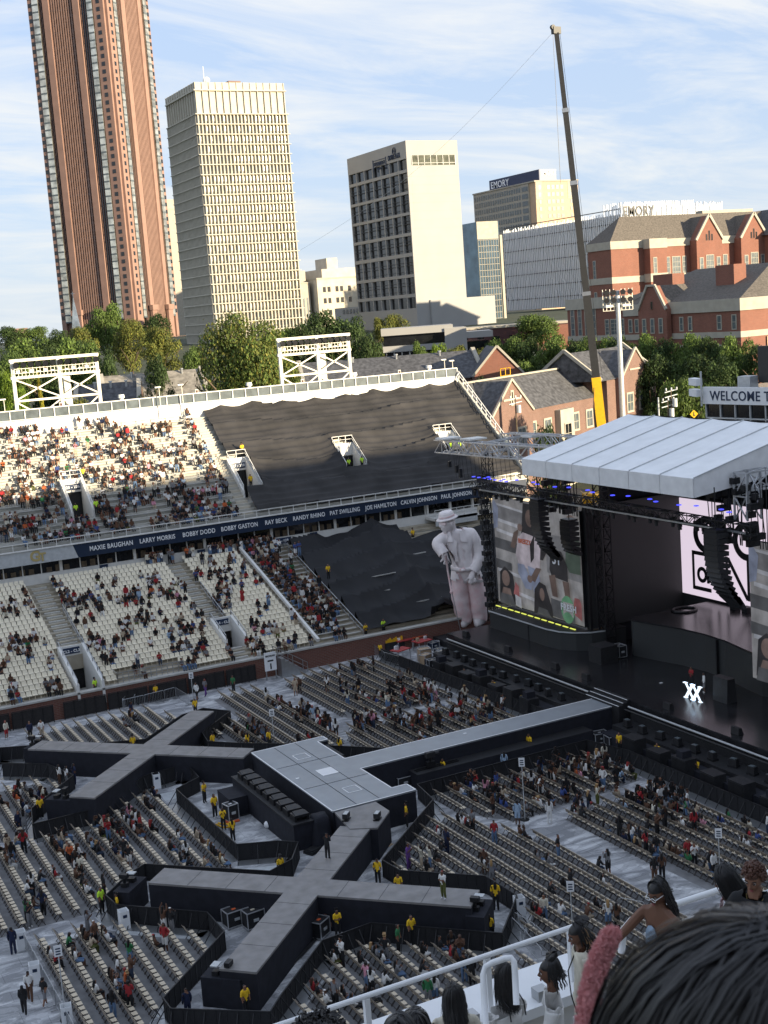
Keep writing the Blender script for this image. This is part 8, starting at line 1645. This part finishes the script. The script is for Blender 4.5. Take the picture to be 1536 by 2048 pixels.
 mb = MB(); mb.tube([Vector(q)*S for q in ((-.345, -.25, 1.13), (-.33, -.25, .9), (-.30, -.25, .62))], [.016*S, .014*S, .012*S], 8); mb.sphere(Vector((-.295, -.25, .6))*S, .028*S, 10); mb.build('cane_upper', 'pink_stone', t, smooth=True)
 mb = MB(); mb.tube([Vector(q)*S for q in ((-.29, -.25, .6), (-.2, -.25, .05))], .007*S, 6); mb.build('cane_lower', 'steel', t)
 for q in ((.12, -.2, .66), (.05, -.21, .62)): pass
 o = MB().hexa([tuple(Vector(q)*S) for q in ((.04, -.165, .70), (.2, -.13, .68), (.2, -.12, .68), (.04, -.15, .70), (.04, -.17, .74), (.2, -.14, .72), (.2, -.12, .72), (.04, -.15, .74))]).build('pocket_flap', 'statue_light', t)
deck_ = MB().box(62.5, 72, 108.6, 116, 0, .7).build('statue_plinth', 'black_box'); tag(deck_, 'low black plinth under the statue', 'plinth')
# the stand the camera is in
own = thing('near_stand', 'white fronted upper stand the photo is taken from, with benches, rail and ledge', 'grandstand', (0, 10.35, 25.95)); own.scale = (1.15,)*3
def op(mb, nm, m, **k): mb.v = [(a, b-9, c-27) for a, b, c in mb.v]; return mb.build(nm, m, own, **k)
for k in range(0, 15):
 y1 = 8.1-.8*k; z = 27.8+.5*k
 op(MB().box(-60, 147, y1-.8, y1, z-1.2, z), 'row_step', 'concrete')
 if k: 
  for (a, b) in ((-60, 2.0), (2.9, 4.45), (5.6, 147)): op(MB().box(a, b, y1-.62, y1-.34, z+.38, z+.43), 'bench', 'bench_alu')
op(MB().box(-60, 147, 8.1, 9.25, 26.2, 27.25), 'walkway', 'concrete'); op(MB().box(-60, 6.5, 9.25, 9.75, 24.0, 27.7), 'parapet', 'white_paint'); op(MB().box(-60, 6.55, 9.15, 9.8, 27.702, 27.8), 'parapet_cap', 'white_plastic')
op(MB().box(-60, 147, 9.0, 9.2, 16, 26.2), 'front_wall', 'concrete'); op(MB().box(-60, 147, -30, 9.2, 24.5, 25), 'underside', 'concrete')
op(MB().box(-95, 148, -26, -12.2, 0, 48.35), 'press_box', 'concrete'); op(MB().box(-95, 148, -12.19, -12.1, 39, 46), 'press_box_glass', 'glass_dark')  # unseen behind the camera; top and right end set to shade the far stand
mb = MB(); mb.tube([(-3, 9.35, 28.32), (6.4, 9.35, 28.32)], .024, 10); 
for x in (3.0, 4.2, 5.4, 6.3): mb.beam((x, 9.35, 27.8), (x, 9.35, 28.3), .05)
op(mb, 'front_rail', 'white_plastic', smooth=False)
a = ony(1243, 1905, 8.9); b = ony(1247, 1860, 8.9); c = ony(1272, 1834, 8.95); d = ony(1430, 1783, 9.0); e = ony(1560, 1738, 9.0)
mb = MB(); mb.tube([a, (b+a)/2, b, (b*.35+c*.65)+np.array([0, 0, .01]), c, c*.8+d*.2, d, e, e+np.array([3, 0, .02])], .032, 10); op(mb, 'front_rail', 'white_plastic', smooth=True)
mb = MB(); f_ = ony(1290, 1870, 9.1); g_ = ony(1560, 1775, 9.1); mb.tube([f_, g_], .022, 8); op(mb, 'lower_rail', 'white_plastic', smooth=True)
def hoop(pts, D): return [np.array([0, 0, H])+ray(x, y)/np.linalg.norm(ray(x, y))*D for x, y in pts]
mb = MB(); h_ = hoop([(972, 2060), (968, 1985), (966, 1950), (971, 1934), (984, 1926), (1010, 1917), (1022, 1916), (1028, 1924), (1030, 1945), (1033, 2010)], 10.3); mb.tube(h_, .024, 10); op(mb, 'aisle_hoop_rail', 'white_plastic', smooth=True)
mb = MB()
for px in (866, 935, 1075): p = ony(px, 1965 if px > 1000 else 2010, 9.3); mb.box(p[0]-.06, p[0]+.06, 9.2, 9.32, 27.8, 27.9)
op(mb, 'rail_brackets', 'steel')
# foreground people
def head_mesh_np():
 n, m = 40, 30; V = []; F = []
 for i in range(m+1):
  th = math.pi*i/m
  for j in range(n):
   ph = 2*math.pi*j/n; d = Vector((math.sin(th)*math.cos(ph), math.sin(th)*math.sin(ph), math.cos(th)))
   x, y, z = d.x*.098, d.y*.076, d.z*.118
   if d.z < 0: y *= 1-.38*(-d.z)**1.4; 
   if d.z < -.1 and d.x < 0: x *= 1-.35*(-d.z)
   if d.x > 0:
    g = lambda cy, cz, sy, sz: math.exp(-((d.y-cy)/sy)**2-((d.z-cz)/sz)**2)
    x += .026*g(0, -.17, .13, .13)+.012*g(0, .0, .1, .18)-.012*g(.33, .08, .17, .12)-.012*g(-.33, .08, .17, .12)+.006*g(0, .3, .6, .12)+.010*g(0, -.5, .2, .08)+.008*g(0, -.62, .17, .06)-.004*g(0, -.57, .2, .03)+.012*g(0, -.86, .3, .14)+.006*g(.5, -.2, .2, .2)+.006*g(-.5, -.2, .2, .2)
   V.append((x, y, z))
 for i in range(m):
  for j in range(n): k = (j+1) % n; F.append((i*n+j, (i+1)*n+j, (i+1)*n+k, i*n+k))
 return V, F
HV, HF = head_mesh_np()
statue()
def fg(name_lab, headpx, D, face, joints, shirt, hairfn, skin='skin_a', trousers='cloth_black', tilt=0.0, roll=0.0, sleeve=('torso', 'uarm'), cut=None, glasses=False, s=.97, lab=None, seat=True):
 hp = np.array([0, 0, H])+ray(*headpx)/np.linalg.norm(ray(*headpx))*D
 Ld = np.array([-.895, .445]); Ad = np.array([.445, .895]); f2 = face[0]*Ld+face[1]*Ad; rz = math.atan2(f2[1], f2[0])
 J = bones('sit' if seat else 'stand'); J.update(joints or {})
 hc = Vector(J['hed'])*s; c, sn = math.cos(rz), math.sin(rz); off = Vector((hc.x*c-hc.y*sn, hc.x*sn+hc.y*c, hc.z+.02*s))
 t_loc = Vector(hp)-off
 E = list(BE); R = dict(BR); R['hed'] = (.06, .06); R['top'] = (.05, .05); R['ha'] = (.036, .022)
 for sd in 'rl':
  h = Vector(J[sd+'ha']); w = Vector(J[sd+'wr']); dr = (h-w).normalized(); sdv = dr.cross(Vector((0, 0, 1))); sdv = sdv.normalized() if sdv.length > .1 else Vector((0, 1, 0))
  for i in range(5):
   a = (i-1.9)*.019; L = (.05, .075, .08, .075, .055)[i]; k = f'{sd}f{i}'; p0 = h+sdv*a+dr*.02; J[k+'a'] = tuple(p0+dr*L*.5+Vector((0, 0, -.008))); J[k+'b'] = tuple(p0+dr*L*.95+Vector((0, 0, -.03)))
   if i == 0: J[k+'a'] = tuple(h-sdv*.04+dr*.005); J[k+'b'] = tuple(h-sdv*.055+dr*.035)
   R[k+'a'] = (.0095, .0095); R[k+'b'] = (.008, .008); E += [(sd+'ha', k+'a'), (k+'a', k+'b')]
 V, F, Nn = skin_eval(J, E, R, 1)
 me = bpy.data.meshes.new('b'); hd = Vector(J['hed'])+Vector((.0, 0, .03)); ct, st = math.cos(tilt), math.sin(tilt)
 hv = [(hd.x+x*ct+z*st, hd.y+y, hd.z-x*st+z*ct) for x, y, z in HV]; nV = len(V)
 ears = MB(); 
 for sy in (-1, 1): ears.sphere((hd.x-.012*ct, hd.y+sy*.074, hd.z-.005), (.02, .012, .03), 10)
 neck = MB().cyl(Vector(J['nek'])-Vector((0, 0, .05)), hd-Vector((.015, 0, .03)), .055, .052, 12)
 allv = [tuple(v) for v in V]; allf = list(F)
 for vv, ff in ((hv, HF), (ears.v, ears.f), (neck.v, neck.f)):
  n0 = len(allv); allv += [tuple(q) for q in vv]; allf += [tuple(i+n0 for i in f) for f in ff]
 me.from_pydata(allv, [], allf); o = bpy.data.objects.new('b', me); COL.objects.link(o); m = o.modifiers.new('r', 'REMESH'); m.mode = 'VOXEL'; m.voxel_size = .0085; m.use_smooth_shade = True
 dg = bpy.context.evaluated_depsgraph_get(); dg.update(); ev = bpy.data.meshes.new_from_object(o.evaluated_get(dg)); bpy.data.objects.remove(o); bpy.data.meshes.remove(me)
 bmx = bmesh.new(); bmx.from_mesh(ev); seen = set(); isl = []
 for v in bmx.verts:
  if v in seen: continue
  st_ = [v]; seen.add(v); cur = []
  while st_:
   q = st_.pop(); cur.append(q)
   for ed in q.link_edges:
    w_ = ed.other_vert(q)
    if w_ not in seen: seen.add(w_); st_.append(w_)
  isl.append(cur)
 isl.sort(key=len)
 for cur in isl[:-1]: bmesh.ops.delete(bmx, geom=cur, context='VERTS')
 bmx.to_mesh(ev); bmx.free()
 ev.materials.clear(); ev.materials.append(MATS[skin]); ev.name = 'body'
 b = inst(ev, 'person', None, t_loc, rz, (s, s, s)); tag(b, lab, 'person', 'spectators close to the camera')
 rg = face_regions(V, F, {k: J[k] for k in bones('sit')}, BE, REG); Vs = V.copy()
 for i in range(len(V)): Vs[i] = V[i]+Nn[i]*(.020+.008*noise.noise(Vector(V[i])*11)+.004*noise.noise(Vector(V[i])*30))
 fs = [f for f, r in zip(F, rg) if r in sleeve and (cut is None or cut(V[list(f)].mean(0), r))]
 def addc(nm, V_, F_, mm, sub=1):
  me = mk(nm, V_, F_, mm); o = inst(me, nm, b)
  if sub: q = o.modifiers.new('u', 'SUBSURF'); q.levels = sub; q.render_levels = sub
  so = o.modifiers.new('s', 'SOLIDIFY'); so.thickness = .006; return o
 if fs: addc('shirt', Vs, fs, shirt)
 addc('trousers', Vs, [f for f, r in zip(F, rg) if r in ('hips', 'thigh', 'shin')], trousers)
 ftf = [f for f, r in zip(F, rg) if r == 'foot']
 if ftf: addc('shoes', Vs, ftf, 'shoe_w')
 def HP(x, y, z): return (hd.x+x*ct+z*st, hd.y+y, hd.z-x*st+z*ct)
 for sy in (-1, 1):
  e = MB(); e.sphere(HP(.082, sy*.031, .010), (.011, .015, .0085), 8); e.build('eye', 'eye_white', b, smooth=True); e = MB(); e.sphere(HP(.0915, sy*.031, .010), (.004, .006, .006), 8); e.build('iris', 'hair_black', b, smooth=True)
  e = MB(); e.tube([HP(.089, sy*.014, .032), HP(.092, sy*.03, .038), HP(.079, sy*.05, .032)], .0042, 5); e.build('eyebrow', 'hair_black', b)
  e = MB(); e.tube([HP(.0935, sy*.018, .017), HP(.0955, sy*.031, .0215), HP(.086, sy*.046, .015)], .0028, 5); e.build('eyelashes', 'hair_black', b)
 e = MB(); e.sphere(HP(.099, 0, -.056), (.007, .021, .0055), 10); e.sphere(HP(.098, 0, -.067), (.008, .018, .0065), 10); e.build('lips', 'lips', b, smooth=True)
 if glasses:
  e = MB()
  for sy in (-1, 1):
   P = [HP(.112+.003*math.cos(a), sy*(.033+.026*math.cos(a)), .008+.019*math.sin(a)) for a in [i/12*6.283 for i in range(13)]]; e.tube(P, .0033, 5); e.beam(HP(.108, sy*.058, .014), HP(.0, sy*.082, .008), .006)
  e.beam(HP(.115, -.009, .012), HP(.115, .009, .012), .005); e.build('glasses', 'white_plastic', b)
 hairfn(b, HP, hd); return b, J, hd
mat('eye_white', (.75, .72, .70), .3, var=0); mat('lips', (.26, .07, .07), .4, var=.05)
def hairstrands(nm, b, HP, m, N, Lmin, Lmax, wid, phis=(70, 290), vol=1.0, seed=0, part=0.0, curl=0.0, front=.02, spread=.0, taper=True, cap=True, tone=None):
 R = random.Random(seed); mb = MB()
 if cap:
  mc = MB(); n, mm = 28, 14
  for i in range(mm+1):
   th = math.pi*.62*i/mm
   for j in range(n):
    ph = 2*math.pi*j/n; x, y, z = math.sin(th)*math.cos(ph), math.sin(th)*math.sin(ph), math.cos(th)
    lim = .30 if x > 0 else 99; r = 1.04+.06*(vol-1)
    if x > 0 and z < .42: r = .90
    mc.v.append(HP(x*.103*r-.006, y*.082*r, z*.124*r))
  for i in range(mm):
   for j in range(n): k = (j+1) % n; mc.f.append((i*n+j, (i+1)*n+j, (i+1)*n+k, i*n+k)); mc.m.append(0)
  mc.build('hair_cap', m, b, smooth=True)
 for q in range(N):
  ph = rad(R.uniform(*phis)); L = R.uniform(Lmin, Lmax); lay = R.uniform(1.03, 1.10+.16*vol*R.random()); w = wid*R.uniform(.6, 1.4); y0 = part+R.uniform(-.01, .01); x0 = R.uniform(-.07, front); pts = []
  cx_, sy_ = math.cos(ph), math.sin(ph); e0 = math.asin(max(-.9, min(.9, x0/.1))); 
  for i in range(7):
   t = i/6; th = t*rad(88); X = lerp(x0, cx_*.108*lay, math.sin(th)) if True else 0; Y = sy_*.085*lay*math.sin(th)+y0*(1-t); Z = .126*lay*math.cos(th)-.02*t+.004
   pts.append((X, Y, Z))
  k = max(3, int(L/.05)); base = pts[-1]; wx, wy = R.uniform(-1, 1), R.uniform(-1, 1)
  for i in range(1, k+1):
   t = i/k; c = curl*math.sin(t*L*38+wx*6); pts.append((base[0]*(1-.12*t*vol*0)+cx_*spread*t-.03*t*(1 if cx_ < 0 else 0)+c*.5+wx*.012*t, base[1]*(1+spread*2*t)+c+wy*.014*t, base[2]-L*t))
  nrm = Vector((cx_, sy_, .2)).normalized(); tg = nrm.cross(Vector((0, 0, 1))).normalized(); a = R.uniform(-.5, .5); tg = (tg*math.cos(a)+nrm*math.sin(a)); n0 = len(mb.v)
  for i, p in enumerate(pts): ww = w*(1-.7*(i/len(pts))**2 if taper else 1); mb.v.append(HP(*(Vector(p)-tg*ww/2))); mb.v.append(HP(*(Vector(p)+nrm*ww*.18))); mb.v.append(HP(*(Vector(p)+tg*ww/2)))
  for i in range(len(pts)-1):
   for c_ in (0, 1): mb.f.append((n0+i*3+c_, n0+i*3+c_+1, n0+(i+1)*3+c_+1, n0+(i+1)*3+c_)); mb.m.append(0 if R.random() < .995 else 0)
 return mb.build(nm, m, b, smooth=True)
def hair_mat(name, c, r=.38):
 m = bpy.data.materials.new(name); m.use_nodes = True; MATS[name] = m; bs = m.node_tree.nodes['Principled BSDF']; t = m.node_tree
 bs.inputs['Roughness'].default_value = r; bs.inputs['Specular IOR Level'].default_value = .5; bs.inputs['Base Color'].default_value = c+(1,)
 tx = t.nodes.new('ShaderNodeTexCoord'); n = t.nodes.new('ShaderNodeTexNoise'); n.inputs['Scale'].default_value = 60; t.links.new(tx.outputs['Object'], n.inputs[0]); mp = t.nodes.new('ShaderNodeMixRGB'); mp.inputs[1].default_value = tuple(q*.6 for q in c)+(1,); mp.inputs[2].default_value = tuple(q*1.7 for q in c)+(1,); t.links.new(n.outputs['Fac'], mp.inputs[0]); t.links.new(mp.outputs[0], bs.inputs['Base Color'])
hair_mat('h_black', (.010, .009, .010)); hair_mat('h_brown', (.075, .03, .018), .5); hair_mat('h_tip', (.20, .12, .06), .5)
def tubes(nm, b, HP, m, N, L, r, seed, phis=(80, 280), curl=.006, start=(.2, .95), spread=.02):
 R = random.Random(seed); mb = MB()
 for q in range(N):
  ph = rad(R.uniform(*phis)); cx_, sy_ = math.cos(ph), math.sin(ph); th0 = R.uniform(*start); l = L*R.uniform(.75, 1.1); pts = []
  for i in range(5): th = lerp(th0*.4, rad(92), i/4); pts.append((cx_*.11*math.sin(th)-.008, sy_*.09*math.sin(th), .13*math.cos(th)))
  bse = pts[-1]
  for i in range(1, 7): t = i/6; pts.append((bse[0]+cx_*spread*t+curl*math.sin(i*1.9+q), bse[1]+sy_*spread*t+curl*math.cos(i*2.3+q), bse[2]-l*t))
  mb.tube([HP(*p) for p in pts], [r]*8+[r*.9, r*.75, r*.4], 5)
 return mb.build(nm, m, b, smooth=True)
def hA(b, HP, hd): hairstrands('hair', b, HP, 'h_black', 950, .14, .26, .007, (60, 300), 1.4, 1, curl=.010, spread=.05)
bA, JA, hdA = fg('', (908, 2000), 12.6, (.05, 1), None, 'cloth_cream', hA, lab='person with long wavy black hair in a cream jersey lettered BREEZY BOWL, bottom centre', s=1.0)
Mw = parent_mw(bA)
for s_, z, sz in (('BREEZY BOWL', .93, .085), ('05', .80, .15)):
 p = Mw @ Vector((-.165, 0, z)); xd = Mw.to_3x3() @ Vector((0, -1, 0)); text(s_, sz, tuple(p), tuple(xd), tuple(Mw.to_3x3() @ Vector((.12, 0, 1))), 'brick_dark', parent=bA, bold=.002, depth=.002)
def hB(b, HP, hd): hairstrands('hair', b, HP, 'h_black', 900, .14, .30, .006, (80, 200), 1.0, 2, spread=.02, curl=.004)
offs = lambda c, r: (c[2] < 1.0-.25*(r == 'uarm')*0) if r == 'torso' else c[2] < .93
bB, JB, hdB = fg('', (1008, 1954), 12.5, (.55, .8), None, 'cloth_white', hB, lab='person in a white off shoulder top with long straight black hair, seated by the hoop rail', sleeve=('torso', 'uarm', 'farm'), cut=lambda c, r: c[2] < .88 if r == 'torso' else c[2] < .86)
mb = MB(); 
for y in (-.09, .09): mb.tube([(-.14, y, .84), (-.12, y, .97), (-.02, y*1.1, 1.03)], .007, 5)
mb.build('bra_strap', 'cloth_black', bB)
def hC(b, HP, hd):
 hairstrands('hair', b, HP, 'h_black', 120, .02, .05, .016, (80, 280), .8, 3); mb = MB(); R = random.Random(4)
 for q in range(26): a = q/26*6.283; mb.tube([HP(-.02+.03*math.cos(a), .03*math.sin(a), .11), HP(-.045+.05*math.cos(a), .05*math.sin(a), .155+.02*R.random()), HP(-.07+.02*math.cos(a), .02*math.sin(a), .18)], .012, 6)
 mb.build('bun', 'h_black', b, smooth=True); tubes('braids', b, HP, 'h_black', 10, .16, .007, 8, (95, 170))
bC, JC, hdC = fg('', (1100, 1946), 12.6, (1, .1), None, 'cloth_white', hC, lab='person with pinned up braids in a white off shoulder blouse, seated in profile', sleeve=('torso', 'uarm'), cut=lambda c, r: c[2] < .90 if r == 'torso' else c[2] < .93, tilt=.12)
def hD(b, HP, hd):
 hairstrands('hair', b, HP, 'h_black', 120, .03, .08, .015, (85, 275), .9, 5); tubes('locs', b, HP, 'h_black', 60, .26, .010, 6, (95, 265), .018, spread=.06); tubes('loc_tips', b, HP, 'h_tip', 26, .34, .009, 7, (100, 260), .024, spread=.07)
 mb = MB(); R = random.Random(9)
 for q in range(30): a = R.uniform(0, 6.28); mb.tube([HP(-.04, 0, .11), HP(-.06+.04*math.cos(a), .05*math.sin(a), .17), HP(-.10+.06*math.cos(a), .08*math.sin(a), .13)], .010, 5)
 mb.build('top_knot', 'h_black', b, smooth=True)
bD, JD, hdD = fg('', (1157, 1872), 13.6, (1, -.12), {'lel': (-.02, .22, 1.17), 'lwr': (.12, .2, .98), 'lha': (.18, .19, .93), 'rel': (-.02, -.22, 1.17), 'rwr': (.10, -.2, .97), 'rha': (.16, -.19, .92)}, 'cloth_cream', hD, lab='standing person in a cream tee dress with dark locs and a clear crossbody bag', seat=False, tilt=.3, s=.97, trousers='cloth_cream')
mb = MB(); mb.tube([(.02, -.12, 1.46), (.17, .02, 1.28), (.17, .10, 1.05), (.14, .2, .88)], .007, 5); mb.build('bag_strap', 'cloth_black', bD); mb = MB(); mb.box(.02, .20, .22, .28, .72, .90); mb.build('clear_bag', 'pipe_grey', bD); mb = MB(); mb.box(.06, .15, .281, .29, .74, .82); mb.build('bag_contents', 'cloth_red', bD); mb = MB(); mb.box(.10, .14, .283, .295, .76, .86); mb.build('bag_paper', 'white_plastic', bD)
def hE(b, HP, hd): hairstrands('hair', b, HP, 'h_black', 140, .02, .05, .012, (80, 280), .7, 15); tubes('braids', b, HP, 'h_black', 64, .34, .0075, 16, (78, 282), .006)
bE, JE, hdE = fg('', (1316, 1787), 12.2, (.78, -.62), {'rel': (.2, -.3, 1.2), 'rwr': (.4, -.38, 1.05), 'rha': (.47, -.4, 1.02), 'lel': (.06, .24, 1.15), 'lwr': (.24, .1, 1.12), 'lha': (.29, .07, 1.14)}, 'cloth_light_blue', hE, lab='bare shouldered person with black braids and white glasses, hand on the rail, holding a phone', seat=False, tilt=.35, glasses=True, sleeve=('torso',), cut=lambda c, r: c[2] < 1.26, skin='skin_a')
mb = MB(); mb.box(.325, .335, .02, .10, 1.08, 1.24); mb.build('phone', 'white_plastic', bE); mb = MB()
for y, z in ((.035, 1.22), (.055, 1.22), (.035, 1.2), (.055, 1.2)): mb.cyl((.3351, y, z), (.339, y, z), .008, n=8)
mb.build('phone_lenses', 'black_metal', bE)
def hF(b, HP, hd): hairstrands('hair', b, HP, 'h_black', 800, .26, .34, .007, (55, 305), 1.4, 21)
mat('zebra', (.65, .45, .50), .8, var=0, scale=14, col2=(.16, .01, .05)); MATS['zebra'].node_tree.nodes['Color Ramp'].color_ramp.interpolation = 'CONSTANT'; MATS['zebra'].node_tree.nodes['Color Ramp'].color_ramp.elements[1].position = .5
bF, JF, hdF = fg('', (1452, 1763), 12.5, (.75, .35), {'rel': (.12, -.26, 1.16), 'rwr': (.3, -.3, 1.0), 'rha': (.36, -.3, .97), 'lel': (.16, .24, 1.2), 'lwr': (.34, .18, 1.08), 'lha': (.4, .16, 1.05)}, 'zebra', hF, lab='person with straight black hair in a pink patterned sleeveless top', seat=False, tilt=.5, sleeve=('torso',), cut=lambda c, r: c[2] < 1.40, skin='skin_b')
def hG(b, HP, hd):
 hairstrands('hair_base', b, HP, 'h_brown', 40, .01, .03, .014, (80, 280), .8, 25); mb = MB(); R = random.Random(12)
 for q in range(420):
  th = math.acos(R.uniform(-.1, 1)); ph = R.uniform(0, 6.283); x, y, z = math.sin(th)*math.cos(ph), math.sin(th)*math.sin(ph), math.cos(th)
  if x > .35 and z < .55: continue
  k = R.uniform(1.0, 1.2); mb.sphere(HP(x*.105*k-.01, y*.085*k, z*.125*k), R.uniform(.010, .016), 5)
 mb.build('curly_hair', 'h_brown', b, smooth=True)
bG, JG, hdG = fg('', (1508, 1757), 11.6, (.55, -.75), {'rel': (.05, -.28, 1.16), 'rwr': (.22, -.26, .98), 'rha': (.28, -.25, .94), 'lel': (.05, .28, 1.16), 'lwr': (.2, .2, .98), 'lha': (.26, .18, .94)}, 'cloth_black', hG, lab='person with short curly brown hair in a black printed tee at the right edge', seat=False, tilt=.4, skin='skin_b')
mb = MB(); R = random.Random(2)
for i in range(26): y, z = R.uniform(-.08, .08), R.uniform(1.12, 1.34); mb.box(.150, .153, y, y+R.uniform(.01, .03), z, z+R.uniform(.005, .04))
mb.build('shirt_print', 'pipe_grey', bG); mb = MB(); mb.tube([(.02, -.08, 1.47), (.15, 0, 1.30), (.02, .08, 1.47)], .004, 5); mb.build('necklace', 'gold', bG)
def hK(vol, seed, N=300, c='h_black', curl=.012):
 def f(b, HP, hd): hairstrands('hair', b, HP, c, N, .12, .3, .012, (40, 320), vol, seed, curl=curl)
 return f
def afro(seed):
 def f(b, HP, hd):
  mb = MB(); R = random.Random(seed)
  for q in range(1500):
   th = math.acos(R.uniform(-.55, 1)); ph = R.uniform(0, 6.283); x, y, z = math.sin(th)*math.cos(ph), math.sin(th)*math.sin(ph), math.cos(th); k = R.uniform(1.15, 1.55)
   if x > .4 and z < .4: continue
   p = Vector((x*.11*k-.01, y*.1*k, z*.125*k)); d = Vector((R.gauss(0, 1), R.gauss(0, 1), R.gauss(0, 1))).normalized()*.018; mb.tube([HP(*(p-d)), HP(*(p+Vector((d.y, -d.x, 0))*.6)), HP(*(p+d))], .0045, 4)
  for k in (1.3,): mb.sphere(HP(-.012, 0, .01), (.105*k, .095*k, .12*k), 14)
  mb.build('curly_hair', 'h_black', b)
 return f
fg('', (642, 2116), 5.6, (0, 1), None, 'cloth_black', afro(31), lab='top of a dark curly head at the bottom edge, left of centre')
fg('', (800, 2082), 7.4, (-.1, 1), None, 'cloth_black', hK(1.2, 33, 260), lab='dark head at the bottom edge, left one of the close pair')
fg('', (832, 2064), 8.4, (.1, 1), None, 'cloth_grey', hK(1.2, 34, 260), lab='dark head at the bottom edge, right one of the close pair')
def hH(b, HP, hd): hairstrands('hair', b, HP, 'h_black', 9500, .36, .5, .0024, (15, 345), .8, 41, part=.012, front=-.02, spread=.05, curl=.003)
fg('', (1500, 2228), 1.32, (.6, .8), None, 'cloth_black', hH, lab='back of a large head of straight black hair filling the lower right corner', s=1.24)
def furry():
 P = hoop([(1172, 2060), (1180, 1990), (1196, 1925), (1214, 1885), (1226, 1868)], 1.55); R = random.Random(5); mb = MB(); rr = [.0115, .0115, .0105, .009, .006]; mb.tube(P, [q*.85 for q in rr], 12)
 for q in range(2600):
  i = R.randint(0, 3); t = R.random(); c = Vector(P[i]).lerp(Vector(P[i+1]), t); r = lerp(rr[i], rr[i+1], t); d = Vector((R.gauss(0, 1), R.gauss(0, 1), R.gauss(0, 1))).normalized(); a = c+d*r*.75; mb.beam(a, a+d*.006+Vector((0, 0, R.uniform(-.003, .003))), .0012)
 o = mb.build('furry_strap', 'furry_pink'); tag(o, 'blurred fuzzy pink strip standing up left of the large black head', 'accessory')
mat('furry_pink', (.66, .30, .30), .9, var=.1); furry()
